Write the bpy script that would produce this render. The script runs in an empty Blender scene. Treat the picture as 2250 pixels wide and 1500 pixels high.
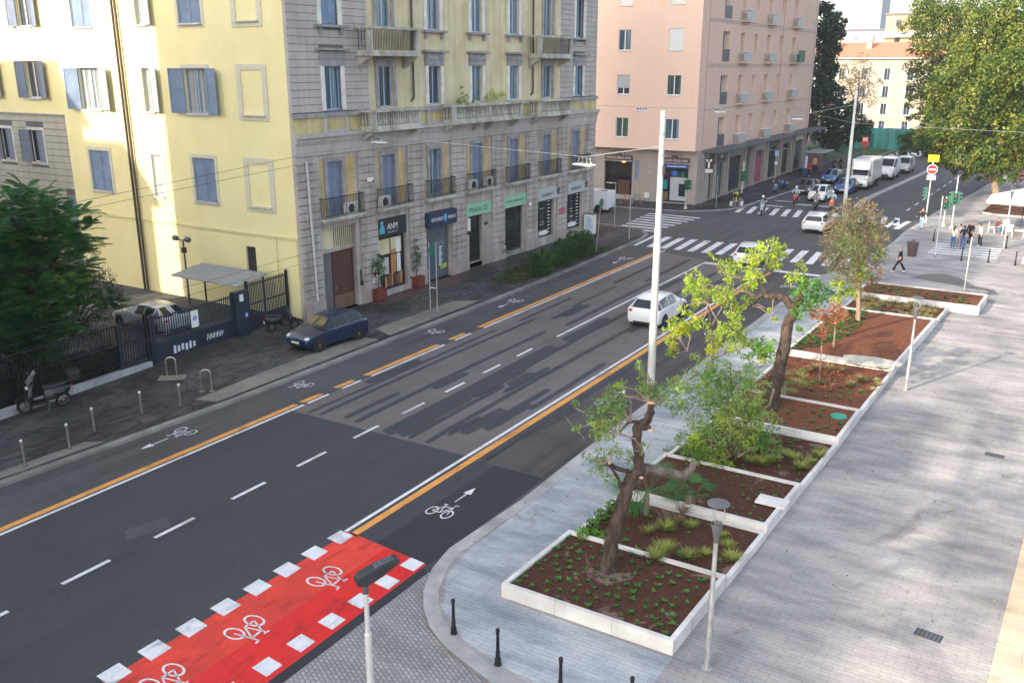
import bpy, bmesh, math, random
import numpy as np
from mathutils import Vector, Matrix, Euler
random.seed(7); rng = np.random.default_rng(7)
S = bpy.context.scene; COL = S.collection; PI = math.pi; rad = math.radians
# ---------------------------------------------------------------- camera
H, F, CX, CY, VPX, VPY = 13.0, 2000.0, 1125.0, 750.0, 2410.0, 145.0
TH = math.atan((CY-VPY)/F); PSI = math.atan((VPX-CX)*math.cos(TH)/F)
cd = bpy.data.cameras.new('camera'); cam = bpy.data.objects.new('camera', cd); COL.objects.link(cam)
cd.lens = 36.0*F/2250; cd.sensor_width = 36; cd.clip_start = .1; cd.clip_end = 4000
cam.location = (0, 0, H); cam.rotation_euler = (PI/2-TH, 0, PSI); S.camera = cam
# ---------------------------------------------------------------- world, sun, exposure
SUN_EL, SUN_DIR = 24.5, Vector((-.383, -.924, 0)).normalized()
W = bpy.data.worlds.new('World'); S.world = W; W.use_nodes = True
nt = W.node_tree; bg = nt.nodes['Background']; sky = nt.nodes.new('ShaderNodeTexSky')
sky.sky_type = 'NISHITA'; sky.sun_disc = False; sky.sun_elevation = rad(SUN_EL)
sky.sun_rotation = math.atan2(SUN_DIR.x, SUN_DIR.y); sky.air_density = 1.0; sky.dust_density = 2.8; sky.ozone_density = 1.0
hs_ = nt.nodes.new('ShaderNodeHueSaturation'); hs_.inputs['Saturation'].default_value = .62; nt.links.new(sky.outputs[0], hs_.inputs['Color']); nt.links.new(hs_.outputs[0], bg.inputs[0]); bg.inputs[1].default_value = .15
sl = bpy.data.lights.new('sun', 'SUN'); sl.energy = 2.5; sl.angle = rad(.6); sl.color = (1, .85, .66)
so = bpy.data.objects.new('sun', sl); COL.objects.link(so)
so.rotation_euler = (-(SUN_DIR*math.cos(rad(SUN_EL))+Vector((0, 0, math.sin(rad(SUN_EL)))))).to_track_quat('-Z', 'Y').to_euler()
so.location = (-20, -20, 60)
S.view_settings.view_transform = 'Standard'; S.view_settings.look = 'None'; S.view_settings.gamma = 1
S.view_settings.exposure = 1.86
HAZE = .00028
# ---------------------------------------------------------------- photo geometry -> ground positions
FH = Vector((-math.sin(PSI), math.cos(PSI), 0)); RT = Vector((math.cos(PSI), math.sin(PSI), 0)); UP0 = Vector((0, 0, 1))
FW = FH*math.cos(TH)-UP0*math.sin(TH); UPV = FH*math.sin(TH)+UP0*math.cos(TH)
def ray(px, py): return FW*F+RT*(px-CX)-UPV*(py-CY)
def G(px, py, z=0.0):
    d = ray(px, py); t = (z-H)/d.z; return Vector((d.x*t, d.y*t, z))
def PX(px, py, X):
    d = ray(px, py); t = X/d.x; return Vector((X, d.y*t, H+d.z*t))
def PY(px, py, Y):
    d = ray(px, py); t = Y/d.y; return Vector((d.x*t, Y, H+d.z*t))
def VPl(base, px, py, off=0.0):     # point on the upright plane through base that faces the street view
    n = Vector((base.x, base.y, 0)).normalized(); d = ray(px, py); t = (Vector((base.x, base.y, 0)).dot(n)+off)/d.dot(n)
    return Vector((d.x*t, d.y*t, H+d.z*t))
# ---------------------------------------------------------------- materials
MATS = {}
def mat(name, rgb=None, rough=.8, metal=0, var=.12, sc=3.0, bump=0, spec=.4, coat=0, emit=0, stretch=None, det=6, var2=0, sc2=.25):
    if name in MATS: return MATS[name]
    m = bpy.data.materials.new(name); m.use_nodes = True; MATS[name] = m
    n = m.node_tree; b = n.nodes['Principled BSDF']; L = n.links.new
    b.inputs['Roughness'].default_value = rough; b.inputs['Metallic'].default_value = metal
    b.inputs['Specular IOR Level'].default_value = spec; b.inputs['Coat Weight'].default_value = coat; b.inputs['Coat Roughness'].default_value = .05
    if emit:
        b.inputs['Emission Color'].default_value = (*rgb, 1); b.inputs['Emission Strength'].default_value = emit
    geo = n.nodes.new('ShaderNodeNewGeometry'); src = geo.outputs['Position']
    if stretch:
        mp = n.nodes.new('ShaderNodeMapping'); mp.inputs['Scale'].default_value = stretch; L(src, mp.inputs[0]); src = mp.outputs[0]
    ns = n.nodes.new('ShaderNodeTexNoise'); ns.inputs['Scale'].default_value = sc; ns.inputs['Detail'].default_value = det; ns.inputs['Roughness'].default_value = .6
    L(src, ns.inputs['Vector'])
    r = n.nodes.new('ShaderNodeValToRGB'); r.color_ramp.elements[0].position = .3; r.color_ramp.elements[1].position = .7
    r.color_ramp.elements[0].color = (*[c*(1-var) for c in rgb], 1); r.color_ramp.elements[1].color = (*[min(1, c*(1+var)) for c in rgb], 1)
    L(ns.outputs['Fac'], r.inputs[0]); out = r.outputs[0]
    if var2:
        n2 = n.nodes.new('ShaderNodeTexNoise'); n2.inputs['Scale'].default_value = sc2; n2.inputs['Detail'].default_value = 4; L(geo.outputs['Position'], n2.inputs['Vector'])
        r2 = n.nodes.new('ShaderNodeValToRGB'); r2.color_ramp.elements[0].position = .35; r2.color_ramp.elements[1].position = .65
        r2.color_ramp.elements[0].color = (1-var2,)*3+(1,); r2.color_ramp.elements[1].color = (1, 1, 1, 1); L(n2.outputs['Fac'], r2.inputs[0])
        mx = n.nodes.new('ShaderNodeMix'); mx.data_type = 'RGBA'; mx.blend_type = 'MULTIPLY'; mx.inputs[0].default_value = 1
        L(out, mx.inputs[6]); L(r2.outputs[0], mx.inputs[7]); out = mx.outputs[2]
    L(out, b.inputs['Base Color'])
    if bump:
        bp = n.nodes.new('ShaderNodeBump'); bp.inputs['Strength'].default_value = bump; bp.inputs['Distance'].default_value = .02
        L(ns.outputs['Fac'], bp.inputs['Height']); L(bp.outputs[0], b.inputs['Normal'])
    return m
def nd(m): n = m.node_tree; return n, n.nodes['Principled BSDF'], n.links.new
def ramp(n, stops):
    r = n.nodes.new('ShaderNodeValToRGB'); e = r.color_ramp.elements
    while len(e) < len(stops): e.new(.5)
    for k, (p, c) in enumerate(stops): e[k].position = p; e[k].color = (*c, 1) if len(c) == 3 else c
    return r
def mixc(n, L, a, b, fac, mode='MIX'):
    mx = n.nodes.new('ShaderNodeMix'); mx.data_type = 'RGBA'; mx.blend_type = mode
    for s, v in ((0, fac), (6, a), (7, b)):
        if hasattr(v, 'is_output'): L(v, mx.inputs[s])
        elif s == 0: mx.inputs[0].default_value = v
        else: mx.inputs[s].default_value = (*v, 1)
    return mx.outputs[2]
def noise(n, L, sc, det=5, stretch=None, dist=0, src=None, rough=.6):
    if src is None: src = n.nodes.new('ShaderNodeNewGeometry').outputs['Position']
    if stretch:
        mp = n.nodes.new('ShaderNodeMapping'); mp.inputs['Scale'].default_value = stretch; L(src, mp.inputs[0]); src = mp.outputs[0]
    t = n.nodes.new('ShaderNodeTexNoise'); t.inputs['Scale'].default_value = sc; t.inputs['Detail'].default_value = det
    t.inputs['Distortion'].default_value = dist; t.inputs['Roughness'].default_value = rough; L(src, t.inputs['Vector']); return t.outputs['Fac']
def base(name, rough=.85, spec=.35):
    m = bpy.data.materials.new(name); m.use_nodes = True; MATS[name] = m; n, b, L = nd(m)
    b.inputs['Roughness'].default_value = rough; b.inputs['Specular IOR Level'].default_value = spec; return m, n, b, L
def bumpn(n, L, b, h, s=.3, d=.02):
    bp = n.nodes.new('ShaderNodeBump'); bp.inputs['Strength'].default_value = s; bp.inputs['Distance'].default_value = d
    L(h, bp.inputs['Height']); L(bp.outputs[0], b.inputs['Normal'])
# asphalts
def asphalt(name, c0, c1, streak=0, wear=0):
    m, n, b, L = base(name, .82, .3)
    f = noise(n, L, 60, 3); g = noise(n, L, .5, 6)
    col = mixc(n, L, c0, c1, ramp(n, [(.35, (0, 0, 0)), (.65, (1, 1, 1))]).outputs[0])
    r = col.node; rr = ramp(n, [(.3, (0, 0, 0)), (.7, (1, 1, 1))]); L(g, rr.inputs[0]); L(rr.outputs[0], r.inputs[0])
    grain = ramp(n, [(.3, (.72, .72, .72)), (.7, (1.25, 1.25, 1.25))]); L(f, grain.inputs[0])
    col = mixc(n, L, col, grain.outputs[0], 1.0, 'MULTIPLY')
    if streak:
        s = noise(n, L, 1.0, 5, stretch=(1.6, .09, 1)); q = ramp(n, [(.52, (1, 1, 1)), (.66, (1-streak,)*3)]); L(s, q.inputs[0])
        col = mixc(n, L, col, q.outputs[0], 1.0, 'MULTIPLY')
    if wear:
        s = noise(n, L, .55, 3, stretch=(1.5, .55, 1), dist=2.2); a = n.nodes.new('ShaderNodeMath'); a.operation = 'SUBTRACT'; a.inputs[1].default_value = .5; L(s, a.inputs[0])
        a2 = n.nodes.new('ShaderNodeMath'); a2.operation = 'ABSOLUTE'; L(a.outputs[0], a2.inputs[0])
        q = ramp(n, [(.018, (1-wear,)*3), (.05, (1, 1, 1))]); L(a2.outputs[0], q.inputs[0])
        col = mixc(n, L, col, q.outputs[0], 1.0, 'MULTIPLY')
        s2 = noise(n, L, .22, 5, stretch=(1.3, .7, 1), dist=.6); q2 = ramp(n, [(.42, (.45, .45, .47)), (.56, (1, 1, 1))]); L(s2, q2.inputs[0])
        col = mixc(n, L, col, q2.outputs[0], 1.0, 'MULTIPLY')
    L(col, b.inputs['Base Color']); bumpn(n, L, b, f, .25, .01); return m
asphalt('asphalt', (.062, .062, .066), (.082, .080, .082), streak=.3)
asphalt('asphalt_new', (.040, .043, .050), (.050, .053, .060), streak=.12)
asphalt('asphalt_worn', (.115, .100, .098), (.145, .130, .126), streak=.15)
asphalt('asphalt_patch', (.038, .043, .053), (.050, .054, .064))
asphalt('asphalt_fresh', (.026, .027, .032), (.032, .033, .038))
asphalt('asphalt_bike', (.050, .046, .050), (.085, .078, .078), streak=.45)
asphalt('asphalt_pave', (.052, .051, .055), (.090, .086, .086), wear=.55)
# stone paving
def paving(name, c0, c1, bw, bh, mort=.012, stain=.3, blue=(.9, .95, 1.05), rot=0.0, stc=(.55, .56, .6)):
    m, n, b, L = base(name, .8, .3)
    src = n.nodes.new('ShaderNodeNewGeometry').outputs['Position']
    mp = n.nodes.new('ShaderNodeMapping'); mp.inputs['Rotation'].default_value = (0, 0, rot); L(src, mp.inputs[0])
    br = n.nodes.new('ShaderNodeTexBrick'); L(mp.outputs[0], br.inputs['Vector']); br.inputs['Scale'].default_value = 1
    br.inputs['Brick Width'].default_value = bw; br.inputs['Row Height'].default_value = bh; br.inputs['Mortar Size'].default_value = mort; br.inputs['Mortar Smooth'].default_value = .3
    br.inputs['Color1'].default_value = (*c0, 1); br.inputs['Color2'].default_value = (*c1, 1); br.inputs['Mortar'].default_value = (*[c*.62 for c in c0], 1); br.inputs['Bias'].default_value = 0
    s = noise(n, L, 1.0, 7, stretch=(.35, 1.3, 1)); q = ramp(n, [(.35, stc), (.62, (1, 1, 1))]); L(s, q.inputs[0])
    col = mixc(n, L, br.outputs[0], q.outputs[0], stain, 'MULTIPLY')
    s = noise(n, L, .22, 6, dist=.8); q = ramp(n, [(.36, stc), (.58, (1, 1, 1))]); L(s, q.inputs[0])
    col = mixc(n, L, col, q.outputs[0], stain, 'MULTIPLY')
    s = noise(n, L, 9, 5); q = ramp(n, [(.3, (.9, .9, .9)), (.7, (1.06, 1.06, 1.06))]); L(s, q.inputs[0])
    col = mixc(n, L, col, q.outputs[0], 1, 'MULTIPLY')
    s = noise(n, L, 5.0, 2, dist=.3); q = ramp(n, [(.74, (1, 1, 1)), (.77, (.55, .53, .52))]); L(s, q.inputs[0]); col = mixc(n, L, col, q.outputs[0], 1, 'MULTIPLY')
    s = noise(n, L, .45, 7, stretch=(1, .8, 1), dist=1.5); q = ramp(n, [(.60, (1, 1, 1)), (.72, (.62, .58, .55))]); L(s, q.inputs[0]); col = mixc(n, L, col, q.outputs[0], 1, 'MULTIPLY')
    L(col, b.inputs['Base Color']); bumpn(n, L, b, br.outputs['Fac'], -.25, .01); return m
paving('plaza_stone', (.365, .343, .325), (.40, .378, .36), .46, .14, .006, stain=.8)
paving('walk_stone', (.42, .44, .45), (.47, .49, .50), .55, .13, .006, stain=.85, stc=(.5, .54, .6))
paving('sett_stone', (.30, .29, .29), (.40, .38, .37), .16, .10, .016, stain=.5, rot=.5)
paving('beige_stone', (.50, .42, .32), (.56, .47, .36), 1.2, .8, .006, stain=.5, stc=(.62, .58, .52))
paving('red_tile', (.10, .06, .055), (.13, .08, .07), .3, .3, .01, stain=.4)
mat('kerb_stone', (.36, .36, .36), .85, var=.15, sc=2, var2=.35, sc2=.8, bump=.2)
mat('kerb_dark', (.22, .21, .20), .85, var=.2, sc=2, var2=.4, sc2=.6, bump=.2)
mat('slab_pale', (.21, .20, .165), .85, var=.15, sc=1.5, var2=.35, bump=.2)
mat('white_marble', (.64, .62, .59), .6, var=.10, sc=1.6, var2=.30, sc2=.7)
mat('paint_white', (.70, .71, .74), .7, var=.07, sc=9, var2=.15, sc2=2)
mat('paint_orange', (.72, .32, .07), .7, var=.07, sc=9, var2=.12, sc2=2)
mat('paint_red', (.70, .050, .030), .7, var=.16, sc=1.2, var2=.22, sc2=.35)
mat('paint_red_new', (.62, .010, .010), .55, var=.08, sc=.8)
for nm, c in (('paint_red', (.70, .045, .028)), ('paint_red_new', (.64, .012, .010)), ('paint_white', (.68, .69, .72)), ('paint_orange', (.72, .32, .07))):
    m = MATS[nm]; n, b, L = nd(m); a = b.inputs['Base Color'].links[0].from_socket
    g_ = noise(n, L, 55, 3); q = ramp(n, [(.32, (.62, .60, .58)), (.55, (1.05, 1.05, 1.05))]); L(g_, q.inputs[0]); col = mixc(n, L, a, q.outputs[0], 1, 'MULTIPLY')
    g_ = noise(n, L, 2.2, 7, stretch=(1, .35, 1), dist=.6); q = ramp(n, [(.34, (.55, .53, .53)), (.47, (1, 1, 1))]); L(g_, q.inputs[0]); col = mixc(n, L, col, q.outputs[0], .8, 'MULTIPLY')
    g_ = noise(n, L, .7, 4, dist=.9); s1 = n.nodes.new('ShaderNodeMath'); s1.operation = 'SUBTRACT'; s1.inputs[1].default_value = .5; L(g_, s1.inputs[0]); s2 = n.nodes.new('ShaderNodeMath'); s2.operation = 'ABSOLUTE'; L(s1.outputs[0], s2.inputs[0]); q = ramp(n, [(.0012, (.4, .4, .4)), (.0035, (1, 1, 1))]); L(s2.outputs[0], q.inputs[0]); col = mixc(n, L, col, q.outputs[0], .8, 'MULTIPLY')
    L(col, b.inputs['Base Color']); bumpn(n, L, b, noise(n, L, 60, 3), .2, .006)
def soil(name, c, c2):
    m, n, b, L = base(name, .95, .1); s = noise(n, L, 14, 6); q = ramp(n, [(.3, tuple(x*.6 for x in c)), (.72, tuple(x*1.35 for x in c))]); L(s, q.inputs[0])
    s2 = noise(n, L, .75, 4, dist=1.0); q2 = ramp(n, [(.60, (0, 0, 0)), (.64, (1, 1, 1))]); L(s2, q2.inputs[0])
    L(mixc(n, L, q.outputs[0], c2, q2.outputs[0]), b.inputs['Base Color']); bumpn(n, L, b, s, .8, .05); return m
soil('soil_dark', (.075, .034, .024), (.17, .115, .095)); soil('soil_red', (.155, .062, .036), (.13, .045, .028))
# facades
def facade(name, c, dirt=.25, dc=(.55, .52, .45), grain=.08, streaks=1):
    m, n, b, L = base(name, .88, .2)
    s = noise(n, L, 22, 5); q = ramp(n, [(.3, tuple(x*(1-grain) for x in c)), (.7, tuple(min(1, x*(1+grain)) for x in c))]); L(s, q.inputs[0])
    s2 = noise(n, L, .6, 7, dist=.5); q2 = ramp(n, [(.35, dc), (.6, (1, 1, 1))]); L(s2, q2.inputs[0])
    col = mixc(n, L, q.outputs[0], q2.outputs[0], dirt, 'MULTIPLY')
    s3 = noise(n, L, 1.0, 5, stretch=(2.5, 2.5, .18)); q3 = ramp(n, [(.4, dc), (.58, (1, 1, 1))]); L(s3, q3.inputs[0])
    col = mixc(n, L, col, q3.outputs[0], dirt*.8*streaks, 'MULTIPLY')
    L(col, b.inputs['Base Color']); bumpn(n, L, b, s, .15, .01); return m
facade('stucco_lemon', (.80, .725, .40), .22, (.78, .73, .6), .03, streaks=.25)
facade('stucco_cream', (.62, .54, .36), .4)
facade('stucco_ochre', (.52, .38, .18), .6)
facade('stucco_band', (.53, .47, .24), .6)
facade('plaster_grey', (.43, .395, .375), .35, (.6, .58, .56))
facade('plaster_groove', (.15, .145, .15), .3)
facade('stone_grey', (.42, .385, .355), .6, (.55, .5, .48))
facade('stone_pale', (.50, .49, .44), .6, (.4, .38, .33))
facade('plinth_pink', (.38, .32, .30), .4)
facade('wing_grey', (.44, .43, .38), .3)
facade('pink_light_face', (.74, .54, .43), .10, (.8, .74, .7), .06)  # pink wall, lighter: brighter light on the side-street face is in the colour
facade('pink_shade_face', (.58, .41, .34), .14, (.78, .72, .7), .05)  # same pink wall, darker: shade of the long face is in the colour
facade('shop_grey', (.36, .32, .29), .25)
facade('cream_far', (.33, .29, .235), .15)
facade('ochre_far', (.40, .31, .18), .12)
facade('neighbour', (.5, .45, .34), .3)
mat('roof_red', (.42, .15, .09), .85, var=.25, sc=4); mat('roof_grey', (.12, .12, .13), .8)
mat('tower_glass', (.11, .14, .20), .5, var=.1, sc=.2); mat('tower_white', (.22, .24, .28), .6, var=.05)
mat('trim_cream', (.58, .55, .44), .8, var=.06); mat('trim_white', (.66, .64, .60), .7, var=.06, var2=.2, sc2=2)
mat('trim_grey', (.30, .29, .29), .8, var=.12, var2=.3, sc2=2)
mat('shutter_blue', (.20, .28, .42), .6, var=.10, sc=4, var2=.2, sc2=1.2); mat('shutter_grey', (.36, .38, .40), .6, var=.08, sc=4)
mat('shutter_slate', (.17, .21, .30), .6, var=.12, sc=4)
mat('frame_blue', (.28, .36, .52), .5, var=.06); mat('frame_white', (.72, .73, .74), .5, var=.04)
def glass(name, c, cur=(.2, .24, .28), k=.55):
    m, n, b, L = base(name, .06, .8)
    s = noise(n, L, 1.0, 3, stretch=(9, 9, .12)); q = ramp(n, [(k-.04, c), (k+.08, cur)]); L(s, q.inputs[0]); L(q.outputs[0], b.inputs['Base Color']); return m
glass('glass_dark', (.018, .028, .038), (.06, .09, .11)); glass('glass_teal', (.02, .07, .09), (.17, .25, .30), .5); glass('glass_curtain', (.10, .14, .17), (.34, .37, .38), .45)
glass('glass_shop', (.012, .014, .018), (.05, .055, .06), .6); glass('glass_car', (.006, .008, .010), (.014, .017, .02)); MATS['glass_car'].node_tree.nodes['Principled BSDF'].inputs['Specular IOR Level'].default_value = .45; glass('glass_green', (.03, .05, .05), (.10, .17, .14))
mat('metal_galv', (.42, .43, .43), .45, .6, var=.12, sc=6, var2=.2, sc2=3); mat('metal_pale', (.55, .56, .53), .55, .2, var=.08, sc=3, var2=.15, sc2=1)
mat('metal_steel', (.50, .47, .44), .3, .9, var=.1); mat('metal_dark', (.035, .038, .045), .5, .3, var=.15); mat('iron_black', (.012, .013, .016), .45, .3, var=.15)
mat('metal_grey', (.09, .095, .105), .6, .2, var=.12); mat('fence_blue', (.018, .026, .044), .5, .2, var=.25, sc=5); mat('corrugated', (.34, .36, .37), .6, .2, var=.15, stretch=(9, 9, 9), sc=1)
mat('pipe_brown', (.07, .05, .04), .6, var=.2); mat('pipe_light', (.45, .46, .45), .5, var=.1); mat('pipe_lemon', (.66, .60, .32), .8, var=.05)
mat('wood_red', (.075, .028, .020), .6, var=.25, sc=1, stretch=(6, 6, .5)); mat('wood_brown', (.13, .085, .05), .6, var=.25); mat('wood_orange', (.42, .20, .07), .6, var=.3, sc=1, stretch=(12, 12, .3))
mat('planter_red', (.13, .028, .018), .7, var=.2); mat('grille_dark', (.03, .028, .03), .6, var=.2); mat('roller_grey', (.13, .15, .17), .5, .3, var=.15, sc=2)
mat('sign_green', (.22, .42, .29), .6, var=.05); mat('sign_text_green', (.02, .10, .06), .6); mat('sign_navy', (.012, .02, .06), .5, var=.1); mat('sign_black', (.012, .014, .018), .5, var=.1)
mat('sign_white', (.62, .64, .62), .5, var=.04); mat('sign_grey', (.36, .37, .36), .6, var=.06); mat('sign_text_dark', (.05, .06, .065), .6); mat('sign_cyan', (.06, .34, .46), .5, var=.15)
mat('sign_blue', (.02, .12, .42), .5, var=.06); mat('sign_lightblue', (.25, .38, .68), .5, var=.1); mat('sign_red', (.55, .02, .02), .5, var=.05); mat('sign_yellow', (.85, .58, .01), .5, var=.04); mat('sign_brown', (.10, .065, .06), .6, var=.1)
mat('sign_purple', (.28, .26, .50), .6, var=.3, sc=30); mat('teal', (.01, .20, .19), .6, var=.15); mat('lamp_warm', (1, .42, .1), .5, emit=2.5)
mat('traffic_green', (.015, .11, .075), .5, var=.15); mat('lens_dark', (.02, .02, .02), .3); mat('lens_red', (.35, .02, .02), .3); mat('lens_white', (.55, .6, .6), .2)
mat('lime_yellow', (.55, .62, .05), .5); mat('plastic_white', (.74, .72, .68), .45, var=.05); mat('parasol_cloth', (.80, .74, .64), .8, var=.04); mat('green_cloth', (.05, .22, .19), .8, var=.25, sc=.6, stretch=(1, 1, .3))
mat('green_valve', (.03, .24, .18), .5); mat('graffiti_white', (.5, .55, .62), .6, var=.2); mat('graffiti_blue', (.05, .08, .12), .6); mat('graffiti_yellow', (.4, .42, .06), .6); mat('graffiti_pink', (.35, .07, .13), .6)
mat('tyre', (.012, .012, .013), .85, var=.1); mat('rim', (.30, .31, .32), .35, .8, var=.1); mat('plate', (.6, .6, .58), .5); mat('headlight', (.55, .58, .6), .1, spec=.8); mat('taillight', (.42, .012, .02), .2, spec=.8); mat('amber', (.6, .2, .02), .3)
mat('black_plastic', (.014, .014, .015), .5, var=.1); mat('chrome', (.6, .6, .6), .15, 1)
for k, c in dict(navy=(.002, .014, .048), white=(.66, .67, .70), silver=(.36, .38, .41), blue=(.015, .07, .22), darkgrey=(.02, .022, .025), red=(.35, .012, .015), black=(.010, .011, .013), bluescoot=(.01, .05, .16), green=(.01, .07, .05), truck=(.62, .62, .60), orange=(.5, .12, .02)).items():
    mat('car_'+k, c, .3, 0, var=.03, coat=.35 if k == 'black' else .6, spec=.4)
mat('skin', (.46, .26, .18), .6, var=.06); mat('skin_pale', (.60, .38, .28), .6, var=.06)
for k, c in dict(black=(.012, .012, .016), navy=(.012, .018, .045), denim=(.045, .11, .24), ldenim=(.20, .30, .42), white=(.66, .62, .58), brown=(.13, .035, .025), grey=(.16, .17, .18), red=(.35, .02, .025), tan=(.30, .20, .12), lblue=(.35, .45, .55), cream=(.58, .50, .42)).items(): mat('cloth_'+k, c, .9, var=.12, sc=18)
for k, c in dict(brown=(.05, .022, .010), blond=(.33, .19, .08), dark=(.012, .009, .008), auburn=(.16, .05, .02), grey=(.28, .25, .22)).items(): mat('hair_'+k, c, .7, var=.2, sc=30)
def bark(name, c):
    m, n, b, L = base(name, .95, .15); s = noise(n, L, 7, 6, stretch=(1, 1, .35), rough=.7); q = ramp(n, [(.35, tuple(x*.45 for x in c)), (.65, tuple(x*1.5 for x in c))]); L(s, q.inputs[0])
    L(q.outputs[0], b.inputs['Base Color']); bumpn(n, L, b, s, 1.0, .06)
bark('bark_dark', (.075, .055, .045)); bark('bark_pale', (.26, .20, .15)); bark('bark_grey', (.15, .12, .10)); mat('cut_wood', (.55, .38, .24), .8, var=.1)
def leaf(name, cols, rough=.6, trans=.35):
    m, n, b, L = base(name, rough, .35); g = n.nodes.new('ShaderNodeNewGeometry')
    k = len(cols); r = ramp(n, [(i/(k-1) if k > 1 else 0, c) for i, c in enumerate(cols)]); cl = noise(n, L, .55, 3); mr = n.nodes.new('ShaderNodeMapRange'); mr.inputs[1].default_value = .36; mr.inputs[2].default_value = .64; L(cl, mr.inputs[0]); mx_ = n.nodes.new('ShaderNodeMath'); mx_.operation = 'MULTIPLY'; mx_.inputs[1].default_value = .55; L(mr.outputs[0], mx_.inputs[0]); m2 = n.nodes.new('ShaderNodeMath'); m2.operation = 'MULTIPLY_ADD'; m2.inputs[1].default_value = .45; L(g.outputs['Random Per Island'], m2.inputs[0]); L(mx_.outputs[0], m2.inputs[2]); L(m2.outputs[0], r.inputs[0])
    s = noise(n, L, .9, 3); q = ramp(n, [(.3, (.7, .7, .7)), (.7, (1.3, 1.3, 1.3))]); L(s, q.inputs[0])
    col = mixc(n, L, r.outputs[0], q.outputs[0], 1, 'MULTIPLY'); L(col, b.inputs['Base Color'])
    tr = n.nodes.new('ShaderNodeBsdfTranslucent'); L(col, tr.inputs[0]); ms = n.nodes.new('ShaderNodeMixShader'); ms.inputs[0].default_value = trans
    L(b.outputs[0], ms.inputs[1]); L(tr.outputs[0], ms.inputs[2]); L(ms.outputs[0], n.nodes['Material Output'].inputs[0]); return m
leaf('leaf_fern', [(.014, .06, .02), (.03, .12, .035), (.05, .18, .045), (.10, .25, .045)], trans=.45)
leaf('leaf_fern_bright', [(.05, .16, .02), (.12, .20, .03), (.16, .18, .05)])
leaf('leaf_dark', [(.012, .028, .018), (.02, .045, .026), (.035, .06, .03)])
leaf('leaf_hedge', [(.018, .060, .016), (.035, .10, .024), (.07, .14, .035)])
leaf('leaf_lime', [(.17, .28, .03), (.30, .42, .04), (.42, .52, .07), (.24, .30, .06)], trans=.45)
leaf('leaf_yellow', [(.55, .48, .03), (.42, .46, .05), (.60, .50, .05)], trans=.45)
leaf('leaf_olive', [(.07, .15, .04), (.14, .24, .06), (.22, .32, .09), (.32, .38, .09)])
leaf('leaf_green', [(.05, .15, .02), (.10, .24, .03), (.16, .32, .05)])
leaf('leaf_plane', [(.04, .075, .014), (.09, .14, .02), (.16, .20, .03), (.25, .27, .045), (.32, .29, .05)], trans=.35)
leaf('leaf_plane_green', [(.025, .065, .014), (.05, .11, .02), (.09, .16, .025)], trans=.35)
leaf('leaf_brown', [(.14, .13, .06), (.20, .16, .08), (.24, .15, .09), (.12, .15, .06), (.10, .14, .05)])
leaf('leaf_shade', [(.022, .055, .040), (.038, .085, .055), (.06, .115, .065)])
leaf('leaf_red', [(.34, .12, .06), (.46, .17, .07), (.40, .20, .10), (.48, .27, .16)])
leaf('leaf_palm', [(.03, .11, .03), (.06, .18, .05), (.10, .24, .08)])
leaf('leaf_grass', [(.22, .28, .06), (.32, .34, .08), (.14, .24, .05)]); leaf('leaf_straw', [(.38, .30, .14), (.30, .26, .10), (.22, .24, .08)]); leaf('leaf_seed', [(.03, .10, .02), (.06, .18, .03), (.12, .24, .04)])
leaf('leaf_twig', [(.22, .15, .09), (.30, .22, .12), (.20, .18, .10)])
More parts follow.
